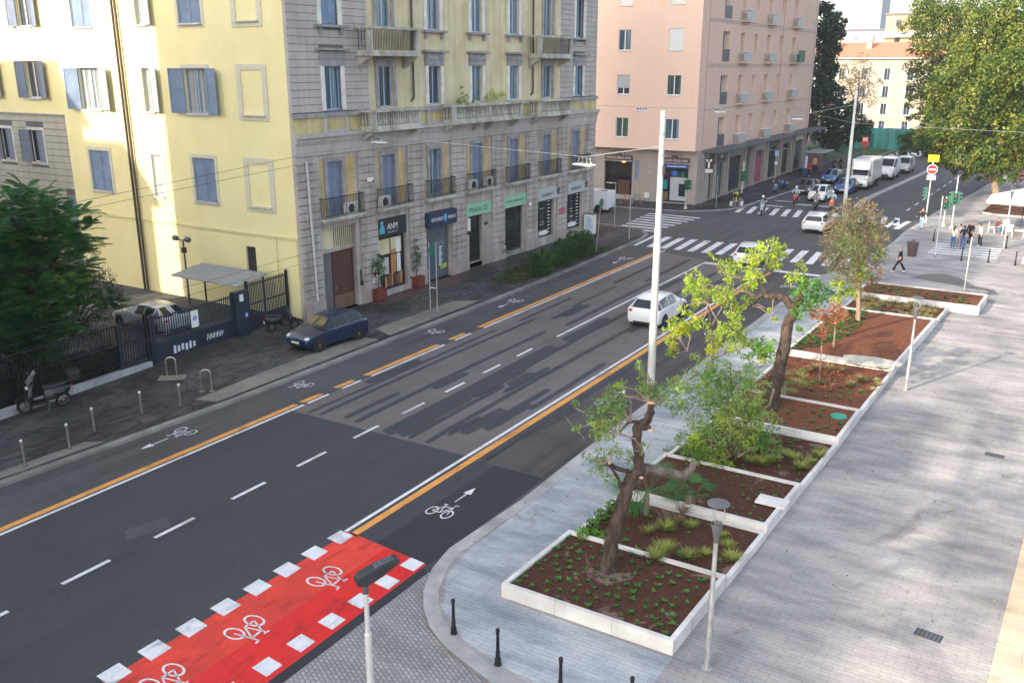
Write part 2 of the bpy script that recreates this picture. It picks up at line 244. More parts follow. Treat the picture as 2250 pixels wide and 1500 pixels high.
# ---------------------------------------------------------------- mesh builder
class MB:
    def __init__(s): s.v = []; s.f = []; s.m = []; s.ms = []
    def mi(s, m):
        if m not in s.ms: s.ms.append(m)
        return s.ms.index(m)
    def add(s, vs, fs, m):
        o = len(s.v); k = s.mi(m); s.v += [tuple(p) for p in vs]; s.f += [tuple(o+i for i in f) for f in fs]; s.m += [k]*len(fs); return s
    def box(s, x0, x1, y0, y1, z0, z1, m, M=None):
        vs = [Vector(p) for p in ((x0, y0, z0), (x1, y0, z0), (x1, y1, z0), (x0, y1, z0), (x0, y0, z1), (x1, y0, z1), (x1, y1, z1), (x0, y1, z1))]
        if M: vs = [M @ p for p in vs]
        return s.add(vs, [(0, 3, 2, 1), (4, 5, 6, 7), (0, 1, 5, 4), (1, 2, 6, 5), (2, 3, 7, 6), (3, 0, 4, 7)], m)
    def fbox(s, fr, u0, u1, z0, z1, d0, d1, m):
        return s.add([fr(u0, z0, d1), fr(u1, z0, d1), fr(u1, z0, d0), fr(u0, z0, d0), fr(u0, z1, d1), fr(u1, z1, d1), fr(u1, z1, d0), fr(u0, z1, d0)],
                     [(0, 3, 2, 1), (4, 5, 6, 7), (0, 1, 5, 4), (1, 2, 6, 5), (2, 3, 7, 6), (3, 0, 4, 7)], m)
    def fquad(s, fr, u0, u1, z0, z1, d, m): return s.add([fr(u0, z0, d), fr(u1, z0, d), fr(u1, z1, d), fr(u0, z1, d)], [(0, 1, 2, 3)], m)
    def poly(s, pts, m): return s.add(pts, [tuple(range(len(pts)))], m)
    def prism(s, pts, z0, z1, m, mt=None):
        n = len(pts); a = sum(pts[i][0]*pts[(i+1) % n][1]-pts[(i+1) % n][0]*pts[i][1] for i in range(n))
        if a < 0: pts = pts[::-1]
        vs = [(p[0], p[1], z0) for p in pts]+[(p[0], p[1], z1) for p in pts]
        s.add(vs, [tuple(range(n))[::-1]]+[(i, (i+1) % n, n+(i+1) % n, n+i) for i in range(n)], m)
        return s.add(vs[n:], [tuple(range(n))], mt or m)
    def tube(s, pts, r, m, n=8, cap=True):
        pts = [Vector(p) for p in pts]; k = len(pts); rs = r if isinstance(r, (list, tuple)) else [r]*k
        if len(rs) == 2 and k > 2: rs = [rs[0]+(rs[1]-rs[0])*i/(k-1) for i in range(k)]
        vs = []; prev = None
        for i in range(k):
            t = (pts[min(i+1, k-1)]-pts[max(i-1, 0)])
            if t.length < 1e-9: t = Vector((0, 0, 1))
            t.normalize()
            if prev is None: a = t.orthogonal().normalized()
            else:
                a = prev-t*prev.dot(t)
                a = a.normalized() if a.length > 1e-6 else t.orthogonal().normalized()
            prev = a; b = t.cross(a)
            vs += [pts[i]+(a*math.cos(2*PI*j/n)+b*math.sin(2*PI*j/n))*rs[i] for j in range(n)]
        fs = [(i*n+j, i*n+(j+1) % n, (i+1)*n+(j+1) % n, (i+1)*n+j) for i in range(k-1) for j in range(n)]
        if cap: fs += [tuple(range(n))[::-1], tuple((k-1)*n+j for j in range(n))]
        return s.add(vs, fs, m)
    def loft(s, rings, m, cap=True):
        n = len(rings[0]); vs = [p for r in rings for p in r]
        fs = [(i*n+j, i*n+(j+1) % n, (i+1)*n+(j+1) % n, (i+1)*n+j) for i in range(len(rings)-1) for j in range(n)]
        if cap: fs += [tuple(range(n))[::-1], tuple((len(rings)-1)*n+j for j in range(n))]
        return s.add(vs, fs, m)
    def lathe(s, prof, m, c=(0, 0, 0), n=16, axis='z', cap=True):
        rings = []
        for r, z in prof:
            ring = []
            for j in range(n):
                a = 2*PI*j/n; p = (r*math.cos(a), r*math.sin(a), z)
                if axis == 'y': p = (p[0], p[2], -p[1])
                if axis == 'x': p = (p[2], p[0], p[1])
                ring.append((p[0]+c[0], p[1]+c[1], p[2]+c[2]))
            rings.append(ring)
        return s.loft(rings, m, cap)
    def ball(s, c, r, m, n=10, k=7, M=None):
        r = r if isinstance(r, (tuple, list)) else (r, r, r); rings = []
        for i in range(k):
            ph = -PI/2+PI*(i+.12)/(k-1+.24); ring = [Vector((c[0]+r[0]*math.cos(ph)*math.cos(2*PI*j/n), c[1]+r[1]*math.cos(ph)*math.sin(2*PI*j/n), c[2]+r[2]*math.sin(ph))) for j in range(n)]
            rings.append([M @ p for p in ring] if M else ring)
        return s.loft(rings, m)
    def build(s, name, parent=None, loc=None, smooth=None, bevel=None, off=None, sub=0):
        me = bpy.data.meshes.new(name); vs = s.v
        if off is not None: vs = [(p[0]-off[0], p[1]-off[1], p[2]-off[2]) for p in vs]
        me.from_pydata(vs, [], s.f)
        for m in s.ms: me.materials.append(MATS[m])
        me.polygons.foreach_set('material_index', s.m)
        o = bpy.data.objects.new(name, me); COL.objects.link(o)
        if parent is not None: o.parent = parent
        if loc is not None: o.location = loc
        if smooth:
            me.polygons.foreach_set('use_smooth', [True]*len(me.polygons)); me.set_sharp_from_angle(angle=rad(smooth))
        if bevel:
            b = o.modifiers.new('bevel', 'BEVEL'); b.width = bevel; b.segments = 2; b.limit_method = 'ANGLE'; b.angle_limit = rad(28)
        if sub:
            b = o.modifiers.new('sub', 'SUBSURF'); b.levels = sub; b.render_levels = sub
        me.update(); return o
def tag(o, label=None, cat=None, group=None, kind=None):
    for k, v in (('label', label), ('category', cat), ('group', group), ('kind', kind)):
        if v: o[k] = v
    return o
def empty(name, loc, rz, label, cat, group=None):
    o = bpy.data.objects.new(name, None); COL.objects.link(o); o.location = loc; o.rotation_euler = (0, 0, rz); o.empty_display_size = .3
    return tag(o, label, cat, group)
def copy_tree(o, parent=None):
    c = o.copy(); COL.objects.link(c); c.parent = parent
    for ch in list(o.children): copy_tree(ch, c)
    return c
def struct(mb, name, **k): return tag(mb.build(name, **k), kind='structure')
def frame(o, u, n):
    o, u, n = Vector(o), Vector(u), Vector(n)
    f = lambda a, z, d=0: (o.x+u.x*a+n.x*d, o.y+u.y*a+n.y*d, o.z+z); f.u = u; f.n = n; f.o = o; return f
def lettering(txt, fr, u, z, d, size, m, parent, width=None, off=(0, 0, 0), name='lettering', align='CENTER', ext=.004):
    cu = bpy.data.curves.new(name, 'FONT'); cu.body = txt; cu.size = size; cu.align_x = align; cu.align_y = 'CENTER'; cu.extrude = ext; cu.resolution_u = 3
    o = bpy.data.objects.new(name, cu); COL.objects.link(o); bpy.context.view_layer.update()
    me = bpy.data.meshes.new_from_object(o); bpy.data.objects.remove(o); me.name = name; me.materials.clear(); me.materials.append(MATS[m])
    w = max(v.co.x for v in me.vertices)-min(v.co.x for v in me.vertices); sx = width/w if width else 1
    p = fr(u, z, d); M = Matrix(((fr.u.x*sx, 0, fr.n.x, p[0]-off[0]), (fr.u.y*sx, 0, fr.n.y, p[1]-off[1]), (0, 1, 0, p[2]-off[2]), (0, 0, 0, 1)))
    me.transform(M); q = bpy.data.objects.new(name, me); COL.objects.link(q); q.parent = parent; return q
def leaves(name, P, L, Wd, m, parent=None, off=(0, 0, 0), droop=0, mats2=None):
    P = np.asarray(P, float); N = len(P); a = rng.normal(size=(N, 3)); a[:, 2] -= droop; a /= np.linalg.norm(a, axis=1)[:, None]
    b = np.cross(a, rng.normal(size=(N, 3))); b /= np.linalg.norm(b, axis=1)[:, None]; s = rng.uniform(.6, 1.3, (N, 1))
    P = P-np.asarray(off); V = np.stack([P-a*L*s*.5, P+b*Wd*s*.5, P+a*L*s*.5, P-b*Wd*s*.5], 1).reshape(-1, 3)
    me = bpy.data.meshes.new(name); me.vertices.add(4*N); me.loops.add(4*N); me.polygons.add(N)
    me.vertices.foreach_set('co', V.ravel()); me.loops.foreach_set('vertex_index', np.arange(4*N, dtype=np.int32)); me.polygons.foreach_set('loop_start', np.arange(0, 4*N, 4, dtype=np.int32))
    ms = m if isinstance(m, (list, tuple)) else [m]
    for q in ms: me.materials.append(MATS[q])
    if mats2 is not None: me.polygons.foreach_set('material_index', np.asarray(mats2, dtype=np.int32))
    me.update(calc_edges=True); o = bpy.data.objects.new(name, me); COL.objects.link(o)
    if parent is not None: o.parent = parent
    return o
def blob(c, r, n, shell=.5):
    d = rng.normal(size=(n, 3)); d /= np.linalg.norm(d, axis=1)[:, None]; u = rng.uniform(0, 1, (n, 1))**(1/3*shell); r = np.asarray(r if hasattr(r, '__len__') else (r, r, r)); return np.asarray(c)+d*u*r
# ================================================================ GROUND
PZ = .10
g = MB(); g.add([(-420, -220, -.03), (420, -220, -.03), (420, 930, -.03), (-420, 930, -.03)], [(0, 1, 2, 3)], 'asphalt'); struct(g, 'ground')
g = MB(); g.poly([(-80, -60, 0), (8, -60, 0), (8, 260, 0), (-80, 260, 0)], 'asphalt'); struct(g, 'road')
def sheet(name, poly, m, z=.004):
    return struct(MB().poly([(p[0], p[1], z) for p in poly], m), name)
g = MB()
g.poly([(x, y, .004) for x, y in ((-27.4, -10), (-13.0, -10), (-13.6, 23.8), (-16.9, 24.0), (-25.0, 24.0), (-25.0, 10), (-27.4, 10))], 'asphalt_new')
struct(g, 'road_new_surface')
sheet('road_worn_surface', [(-25.0, 24.06), (-16.4, 24.06), (-16.4, 58.9), (-25.0, 61.5)], 'asphalt_worn')
sheet('cycle_lane_surface', [(-16.3, 24.04), (-13.4, 24.0), (-13.4, 58.8), (-16.3, 58.9)], 'asphalt_bike')
sheet('road_new_strip', [(-15.4, 17.5), (-13.45, 17.5), (-13.45, 23.9), (-15.4, 23.9)], 'asphalt_fresh', .008)
sheet('road_dark_edge', [(-13.75, -10), (-13.0, -10), (-13.25, 17.2), (-13.7, 17.4)], 'asphalt_fresh', .012)
# repair strips sealed into the worn surface, running along the street
g = MB()
def strip(x, w, y0, y1, ends=.5, wob=.022):
    n = max(6, int((y1-y0)/.35)); L_, R_ = [], []; a1 = a2 = 0; ph = random.uniform(0, 6)
    for i in range(n+1):
        y = y0+(y1-y0)*i/n; a1 = .6*a1+random.uniform(-wob, wob); a2 = .6*a2+random.uniform(-wob, wob); tp = 1 if 0 < i < n else .7; xm = x+.07*math.sin(y*.21+ph)
        L_.append((xm-w*.46*tp+a1*min(1, w*2), y)); R_.append((xm+w*.46*tp+a2*min(1, w*2), y))
    R_[-1] = (R_[-1][0], R_[-1][1]-.15*random.random()); L_[0] = (L_[0][0], L_[0][1]+.15*random.random())
    z = .008+.0006*strip.k; strip.k += 1
    for i in range(n): g.poly([(*L_[i], z), (*R_[i], z), (*R_[i+1], z), (*L_[i+1], z)], 'asphalt_patch')
strip.k = 0
for a in [(-24.3, .22, 24.2, 38), (-23.7, .25, 24.2, 41), (-22.6, .3, 24.5, 28), (-22.0, .3, 24.4, 39), (-21.75, .5, 29, 31.5), (-20.35, .75, 24.1, 37), (-19.9, .35, 33, 50), (-19.35, .3, 24.2, 31), (-19.2, .75, 30.9, 33), (-18.55, .28, 24.2, 44), (-17.9, .6, 25.6, 28.6), (-17.35, .5, 26.3, 29.6), (-17.1, .3, 29, 36), (-24.2, .25, 40, 46), (-23.2, .2, 44, 50), (-22.5, .5, 42, 45), (-21.6, .3, 40.5, 52), (-20.3, .7, 38, 43), (-19.2, .35, 46, 57), (-18.2, .4, 41, 58), (-17.6, .55, 45, 51), (-23.6, .3, 50.5, 57), (-22.2, .35, 52, 60), (-16.95, .25, 44, 57), (-15.9, .28, 24.3, 40), (-15.7, .35, 41, 57), (-20.6, .5, 50, 54), (-19.8, .5, 24.2, 29)]: strip(*a)
for a in [(-24.6, .5, 28.1, 31.9), (-17.5, .3, 27.5, 31.5), (-18.3, .25, 25.2, 27.4), (-18.9, .3, 30.2, 34), (-19.7, .4, 29.0, 33.2), (-22.9, .35, 41.2, 44.8)]: strip(*a)
struct(g, 'asphalt_patches')
sheet('manhole_patch', [(-22.2, 14.4), (-21.6, 14.1), (-21.2, 15.3), (-21.8, 15.6)], 'asphalt', .0085)
# cracks on the dark surface
g = MB()
for k in range(5):
    p = G(*random.choice([(160, 1260), (240, 1330), (330, 1370), (120, 1290), (470, 1230)])); x, y = p.x, p.y
    for i in range(9):
        nx, ny = x+random.uniform(-.02, .22), y+random.uniform(-.12, .1); w = random.uniform(.006, .02); g.poly([(x-w, y, .0086), (x+w, y+w, .0086), (nx+w, ny, .0086), (nx-w, ny-w, .0086)], 'asphalt_fresh'); x, y = nx, ny
struct(g, 'road_cracks')
# setts in the side street mouth, and pavements
sheet('sett_paving', [(-13.2, -12), (8, -12), (8, 15.4), (-12.4, 16.4), (-13.0, 17.2), (-13.2, 17.2)], 'sett_stone', .016)
KO = [(-13.35, 58.2), (-13.3, 27.2), (-13.2, 22.0), (-13.38, 18.4), (-13.15, 17.3), (-12.7, 16.3), (-12.2, 15.65), (-11.6, 15.1), (-10.9, 14.7), (-10.2, 14.45), (-9.2, 14.15), (-4.0, 12.8), (8, 9.8)]
KO2 = [(-13.0, 59.6), (-12.2, 61.5), (-11.8, 66.4), (-11.4, 70.4), (-11.25, 74.5), (-11.3, 79.5), (-10.9, 85.6), (-10.6, 92.4), (-9.8, 99.6), (-8.9, 111), (-7.5, 135), (-6.5, 260)]
plaza = KO2[::-1]+KO[:1]+KO[1:]+[(8, 260)]
struct(MB().prism(plaza, -.02, PZ, 'kerb_stone', 'plaza_stone'), 'plaza')
def band(name, line, w, m, z0, z1, side=1, close=False):     # a kerb of width w along a polyline
    g = MB(); P = [Vector((p[0], p[1])) for p in line]; off = []
    for i in range(len(P)):
        t = (P[min(i+1, len(P)-1)]-P[max(i-1, 0)]).normalized(); off.append(P[i]+Vector((t.y, -t.x))*w*side)
    for i in range(len(P)-1):
        q = [P[i], P[i+1], off[i+1], off[i]]; g.prism([(a.x, a.y) for a in q], z0, z1, m)
    return struct(g, name)
band('plaza_kerb', KO, -.40, 'kerb_stone', -.01, PZ+.012, 1)
band('plaza_kerb_far', KO2, .32, 'kerb_stone', -.01, PZ+.012, 1)
# smoother pale walk between the kerb and the beds
sheet('planter_walk', [(-12.9, 58), (-12.85, 18.5), (-12.6, 17.2), (-11.8, 15.9), (-10.6, 15.1), (-9.0, 14.7), (-6.2, 14.2), (-6.2, 17.0), (-10.6, 17.0), (-9.3, 57.5)], 'walk_stone', PZ+.004)
sheet('beige_court', [(.35, 30), (.0, 19.8), (-.2, 12), (8, 12), (8, 30)], 'beige_stone', PZ+.004)
# dished arcs of pale stone at the plaza's far end
g = MB()
for line in ([(-11.0, 73.0), (-9.9, 71.6), (-8.9, 71.2), (-7.9, 72.0), (-7.8, 74.0)], [(-9.3, 66.5), (-8.0, 68.8), (-6.3, 69.0), (-3.0, 68.6), (1, 68.3)], [(-9.4, 79.5), (-8.0, 80.2), (-5.5, 79.6), (-2, 79)]):
    for i in range(len(line)-1):
        a, b = Vector(line[i]), Vector(line[i+1]); t = (b-a).normalized(); q = Vector((t.y, -t.x))*.16
        g.poly([(a.x+q.x, a.y+q.y, PZ+.008), (b.x+q.x, b.y+q.y, PZ+.008), (b.x-q.x, b.y-q.y, PZ+.008), (a.x-q.x, a.y-q.y, PZ+.008)], 'kerb_stone')
struct(g, 'plaza_edging')
sheet('plaza_asphalt_patch', [(-8.2, 61.6), (-7.3, 63.3), (-6.3, 63.9), (-5.3, 62.9), (-4.2, 61.0), (-3.2, 60.6), (-2.9, 59.6), (-3.6, 58.9), (-4.8, 58.9), (-4.7, 59.2), (-3.7, 59.3), (-3.4, 59.8), (-3.7, 60.2), (-4.6, 60.4), (-5.6, 60.9), (-6.8, 61.1)], 'asphalt_worn', PZ+.006)
# left pavement
KL = [(-28.6, -20), (-28.35, 14), (-28.1, 18), (-27.85, 23.5), (-27.8, 40), (-27.95, 52), (-28.2, 60), (-28.4, 65.2), (-28.9, 67.3), (-29.9, 68.7), (-31.5, 69.4), (-34, 69.6), (-70, 70.2)]
struct(MB().prism(KL+[(-70, -20)], -.02, PZ, 'kerb_dark', 'asphalt_pave'), 'left_pavement')
band('left_kerb', KL, -.32, 'kerb_dark', -.01, PZ+.012, -1)
g = MB()
for q in ([(-29.0, 22.7), (-28.05, 23.0), (-28.1, 33.2), (-29.25, 33.0), (-29.3, 27.5)], [(-29.5, 34.6), (-28.1, 34.0), (-28.15, 42.3), (-29.4, 41.4)], [(-29.0, 14.6), (-28.5, 14.4), (-28.3, 18.1), (-28.9, 17.7)]):
    g.poly([(*p, PZ+.0045) for p in q], 'slab_pale')
struct(g, 'driveway_slabs')
sheet('shop_front_tiles', [(-33.3, 38.5), (-32.2, 38.7), (-31.6, 45.5), (-33.3, 47.6)], 'red_tile', PZ+.004)
struct(MB().prism([(-60, 10), (-34.6, 10), (-34.9, 33.9), (-60, 33.9)], -.02, PZ+.02, 'asphalt', 'asphalt'), 'courtyard')
# pavement by the pink building, and median
KP = [(-70, 79.4), (-37.2, 79.6), (-33.6, 79.7), (-30.6, 80.2), (-28.6, 81.8), (-27.3, 83.6), (-26.7, 86), (-26.4, 91), (-25.9, 98.6), (-25.6, 110), (-25.6, 260)]
struct(MB().prism(KP+[(-70, 260)], -.02, PZ, 'kerb_dark', 'asphalt_pave'), 'far_pavement')
band('far_kerb', KP, .3, 'kerb_stone', -.01, PZ+.012, -1)
band('median_kerb', [(-17.9, 92), (-18.2, 97), (-17.5, 112), (-16.7, 128), (-15, 160)], .6, 'kerb_stone', -.01, .13, 1)
struct(MB().prism([(-6.9, 93.2), (-5.8, 92.4), (4, 91.5), (4, 96), (-6.6, 99)], PZ, PZ+.18, 'kerb_stone', 'soil_dark'), 'plaza_bed')
# grates in the plaza
for px, py, lb in ((2040, 1395, 'dark iron drain grate in the paving near the beige court'), (2185, 1000, 'smaller far iron drain grate in the sunny paving')):
    c = G(px, py, PZ); g = MB(); g.box(-.30, .30, -.17, .17, 0, .006, 'metal_grey')
    for i in range(7):
        for s in (-1, 1): g.box(-.28+i*.09, -.25+i*.09, .02 if s > 0 else -.15, .15 if s > 0 else -.02, .006, .012, 'metal_dark')
    tag(g.build('drain_grate', loc=(c.x, c.y, PZ+.005)), lb, 'drain grate', 'drain grates in the plaza').rotation_euler = (0, 0, -.12)
# ---------------------------------------------------------------- markings
WZ = .0125
def rect(g, x0, x1, y0, y1, m, z=WZ): g.poly([(x0, y0, z), (x1, y0, z), (x1, y1, z), (x0, y1, z)], m)
g = MB(); o = MB()
for y0, y1 in ((-10, 24.75), (24.96, 26.2), (27.0, 28.2), (28.9, 34.4), (35.3, 36.7), (37.9, 62.2)):
    m = (lambda y: -25.22+.003*y); o.poly([(-25.42, y0-.1, WZ), (-25.17, y0, WZ), (-25.17, y1-.1, WZ), (-25.42, y1-.2, WZ)], 'paint_orange'); rect(g, -25.08, -24.95, y0, y1, 'paint_white')
rect(g, -16.68, -16.55, 17.75, 59.2, 'paint_white'); rect(o, -16.42, -16.17, 17.7, 58.9, 'paint_orange')
for k in range(12):
    y = 3.1+2.87*k
    if y < 37: rect(g, -21.12, -20.98, y, y+1.42, 'paint_white')
rect(g, -21.08, -20.94, 38.5, 59.5, 'paint_white'); rect(g, -21.08, -16.8, 59.2, 59.75, 'paint_white'); rect(g, -16.2, -12.6, 59.2, 59.75, 'paint_white')
struct(g, 'lane_lines_white'); struct(o, 'lane_lines_orange')
g = MB()
for k in range(15):                                                       # near zebra
    x = -27.85+k*1.07; w = .5 if k else .28; g.poly([(x, 62.75, WZ), (x+w, 62.85, WZ), (x+w-.35, 67.6, WZ), (x-.35, 67.4, WZ)], 'paint_white')
for k in range(14):                                                       # far zebra
    x = -26.6+k*1.07
    if x < -11.6: g.poly([(x, 82.6, WZ), (x+.45, 82.7, WZ), (x-.2, 87.1, WZ), (x-.65, 87.0, WZ)], 'paint_white')
for k in range(2): g.poly([(-13.4+k*.98, 80.9, WZ), (-12.95+k*.98, 80.9, WZ), (-12.7+k*.98, 85.6, WZ), (-13.1+k*.98, 85.7, WZ)], 'paint_white')
rect(g, -25.3, -23.7, 88.2, 88.7, 'paint_white'); rect(g, -23.4, -18.4, 90.5, 91.0, 'paint_white'); rect(g, -25.5, -23.4, 92, 92.4, 'paint_white')
for k in range(8): y = 69.2+k*1.2; g.poly([(-32.3-.12*k, y, WZ), (-28.9+.12*k, y-.2, WZ), (-28.9+.12*k, y+.28, WZ), (-32.3-.12*k, y+.45, WZ)], 'paint_white')
for k in range(5): y = 70.9+k*.98; rect(g, -8.35+.02*k, -3.9, y, y+.42, 'paint_white', PZ+.012)
for y in (70, 75, 80): pass
for k in range(9): rect(g, -13.2+.1*k, -13.05+.1*k, 92+4.2*k, 94+4.2*k, 'paint_white')
struct(g, 'crosswalk_stripes')
# red cycle crossing
g = MB(); g.poly([(-16.85, -10, .0125), (-13.55, -10, .0125), (-13.5, 17.5, .0125), (-16.5, 17.8, .0125)], 'paint_red'); g.poly([(-14.95, -10, .0145), (-13.56, -10, .0145), (-13.51, 17.48, .0145), (-15.0, 17.62, .0145)], 'paint_red_new')
for k in range(24):
    y = 17.42-1.045*k; x = -16.51-.017*k
    if y > -8: g.poly([(x-.28, y-.27, .0165), (x+.28, y-.32, .0165), (x+.27, y+.25, .0165), (x-.27, y+.3, .0165)], 'paint_white'); x += 2.68; y -= .12; g.poly([(x-.27, y-.22, .0165), (x+.25, y-.27, .0165), (x+.25, y+.22, .0165), (x-.25, y+.27, .0165)], 'paint_white')
struct(g, 'cycle_crossing')
# bicycle symbols and arrows
def bike(g, c, ang, s=1.0, arrow=0, z=.0185):
    R2 = Matrix.Rotation(ang, 2)
    def T(x, y): v = R2 @ Vector((x*s*.62, y*s)); return (c[0]+v.x, c[1]+v.y, z)
    def seg(x0, y0, x1, y1, w=.035):
        a, b = Vector((x0, y0)), Vector((x1, y1)); t = (b-a).normalized()*w; q = Vector((-t.y, t.x))
        g.poly([T(*(a+q-t*.5)), T(*(a-q-t*.5)), T(*(b-q+t*.5)), T(*(b+q+t*.5))], 'paint_white')
    for wx in (-.62, .62):
        n = 22; r0, r1 = .30, .39
        for i in range(n):
            a0, a1 = 2*PI*i/n, 2*PI*(i+1)/n; g.poly([T(wx+r0*math.cos(a0), -.3+r0*math.sin(a0)), T(wx+r1*math.cos(a0), -.3+r1*math.sin(a0)), T(wx+r1*math.cos(a1), -.3+r1*math.sin(a1)), T(wx+r0*math.cos(a1), -.3+r0*math.sin(a1))], 'paint_white')
    for q in ((-.62, -.3, -.25, .25), (-.62, -.3, 0, -.3), (0, -.3, -.28, .42), (0, -.3, .42, .3), (-.25, .25, .42, .3), (.62, -.3, .38, .55), (.38, .55, .62, .58), (-.42, .44, -.14, .44)): seg(*q)
    if arrow:
        seg(0, .85, 0, 1.75, .06); g.poly([T(-.33, 1.75), T(.33, 1.75), T(0, 2.45)], 'paint_white')
g = MB()
for px, py, a, s, ar in ((398, 952, PI, .72, 1), (660, 847, PI, .72, 0), (953, 730, PI, .72, 0), (1130, 662, PI, .72, 1), (1372, 569, PI, .8, 1), (975, 1120, 0, .72, 1), (1335, 884, 0, .72, 1), (1570, 732, 0, .72, 0), (1735, 629, 0, .8, 0),
                     (728, 1272, -PI/2, .95, 0), (553, 1385, -PI/2, .95, 0), (372, 1497, -PI/2, .95, 0), (120, 1660, -PI/2, .95, 0)):
    c = G(px, py); bike(g, (c.x, c.y), a, s*(.86 if a == -PI/2 else 1), ar)
struct(g, 'cycle_symbols')
# ================================================================ PLANTERS
def planter(x0, x1, y0, y1, h, label, soilm='soil_dark', t=.13, xl0=None, xr1=None, fill=.07, rim_back=True):
    xl1 = xl0 if xl0 is not None else x0; xr = xr1 if xr1 is not None else x1
    c = [(x0, y0), (x1, y0), (xr, y1), (xl1, y1)]
    th = empty('planter', ((x0+x1)/2, y0, PZ), 0, label, 'planter', 'white stone planting beds'); of = ((x0+x1)/2, y0, PZ)
    w = MB(); w.prism([(x0, y0), (x1, y0), (x1, y0+t), (x0, y0+t)], PZ-.02, h, 'white_marble')
    w.prism([(x0, y0+t), (x0+t, y0+t), (xl1+t, y1-t), (xl1, y1-t)], PZ-.02, h, 'white_marble'); w.prism([(x1-t, y0+t), (x1, y0+t), (xr, y1-t), (xr-t, y1-t)], PZ-.02, h, 'white_marble')
    w.prism([(xl1, y1-t), (xr, y1-t), (xr, y1), (xl1, y1)], PZ-.02, h, 'white_marble')
    w.build('wall', th, off=of, bevel=.008); jn = MB()
    for k in range(1, int((x1-x0)/1.6)+1): xx = x0+k*(x1-x0)/(int((x1-x0)/1.6)+1); jn.box(xx-.004, xx+.004, y0-.0025, y0+t, PZ, h+.0025, 'kerb_dark')
    for k in range(1, int((y1-y0)/1.6)+1): f_ = k/(int((y1-y0)/1.6)+1); yy = y0+f_*(y1-y0); xx = x1+(xr-x1)*f_; jn.box(xx-t, xx+.0035, yy-.004, yy+.004, PZ, h+.0025, 'kerb_dark'); xx = x0+(xl1-x0)*f_; jn.box(xx-.0035, xx+t, yy-.004, yy+.004, PZ, h+.0025, 'kerb_dark')
    jn.build('joint', th, off=of)
    b = MB(); nx, ny = 26, 20; gv = []
    for j in range(ny+1):
        for i in range(nx+1):
            y = y0+t+(y1-y0-2*t)*j/ny; k = j/ny; a = x0+(xl1-x0)*k+t; e = x1+(xr-x1)*k-t; x = a+(e-a)*i/nx; ed = 0 if i in (0, nx) or j in (0, ny) else 1
            gv.append((x, y, h-fill+ed*random.uniform(-.02, .03)))
    b.add(gv, [(j*(nx+1)+i, j*(nx+1)+i+1, (j+1)*(nx+1)+i+1, (j+1)*(nx+1)+i) for j in range(ny) for i in range(nx)], soilm); b.build('soil', th, off=of, smooth=60)
    return th
BEDS = [(-10.85, -6.22, 17.12, 20.50, .48, 'nearest and largest front white stone bed of dark soil dotted with seedlings', 'soil_dark', -10.72, -6.12),
        (-10.66, -6.10, 20.51, 23.62, .32, 'low white stone bed of dark soil with grass tufts, second from the front', 'soil_dark', -10.55, -6.0),
        (-10.62, -6.00, 23.63, 26.90, .50, 'raised white stone bed under the shrub, third from the front, white slab at its corner', 'soil_dark', -10.45, -5.9),
        (-10.50, -5.90, 26.91, 31.2, .33, 'low white stone bed of dark soil holding the bushy shrub and yellow grass clumps', 'soil_dark', -10.3, -5.72),
        (-10.3, -5.72, 31.21, 34.6, .50, 'small raised bed of reddish soil with a green valve lid', 'soil_red', -10.3, -5.66),
        (-10.3, -5.66, 34.61, 40.6, .38, 'bed of red soil with fallen orange leaves round the small red tree', 'soil_red', -10.2, -5.5),
        (-10.2, -5.5, 40.61, 50.0, .55, 'largest raised bed of bare red-brown soil with a pale mat on it', 'soil_red', -9.9, -5.08),
        (-9.9, -5.05, 50.01, 53.7, .36, 'narrow low bed of straw-coloured grasses behind the bare red bed', 'soil_red', -9.85, -4.9),
        (-9.85, -3.42, 53.71, 57.0, .58, 'farthest white stone bed, wider than the others and jutting into the plaza', 'soil_red', -9.85, -3.3)]
for a in BEDS: planter(a[0], a[1], a[2], a[3], a[4], a[5], a[6], xl0=a[7], xr1=a[8])
def bedz(y):
    for a in BEDS:
        if a[2] <= y <= a[3]: return a[4]-.07
    return .4
def B(px, py):            # a photo point on the bed surface
    z = .4
    for _ in range(4): p = G(px, py, z); z = bedz(p.y)
    return G(px, py, z)
mb = MB(); mb.box(-.45, .45, -.3, .3, 0, .06, 'white_marble'); p = B(1700, 1108); tag(mb.build('stone_slab', loc=(p.x-.05, p.y, p.z+.06), bevel=.01), 'white stone slab lying at the edge of the third bed', 'stone slab')
mb = MB(); mb.loft([[(math.cos(a)*r*1.2*(1+.15*math.sin(3*a)), math.sin(a)*r*.7, z) for a in [2*PI*i/20 for i in range(20)]] for r, z in ((1.0, 0), (.98, .05), (.5, .08))], 'wing_grey'); p = B(1915, 795)
tag(mb.build('ground_mat', loc=(p.x, p.y, p.z), smooth=40), 'pale crumpled mat lying on the bare red soil', 'mat')
mb = MB(); mb.lathe([(.30, 0), (.30, .05), (.22, .1), (.05, .13)], 'green_valve', n=16); p = B(1843, 916); tag(mb.build('valve_lid', loc=(p.x, p.y, p.z), smooth=40), 'round green plastic valve lid on reddish soil', 'valve lid')
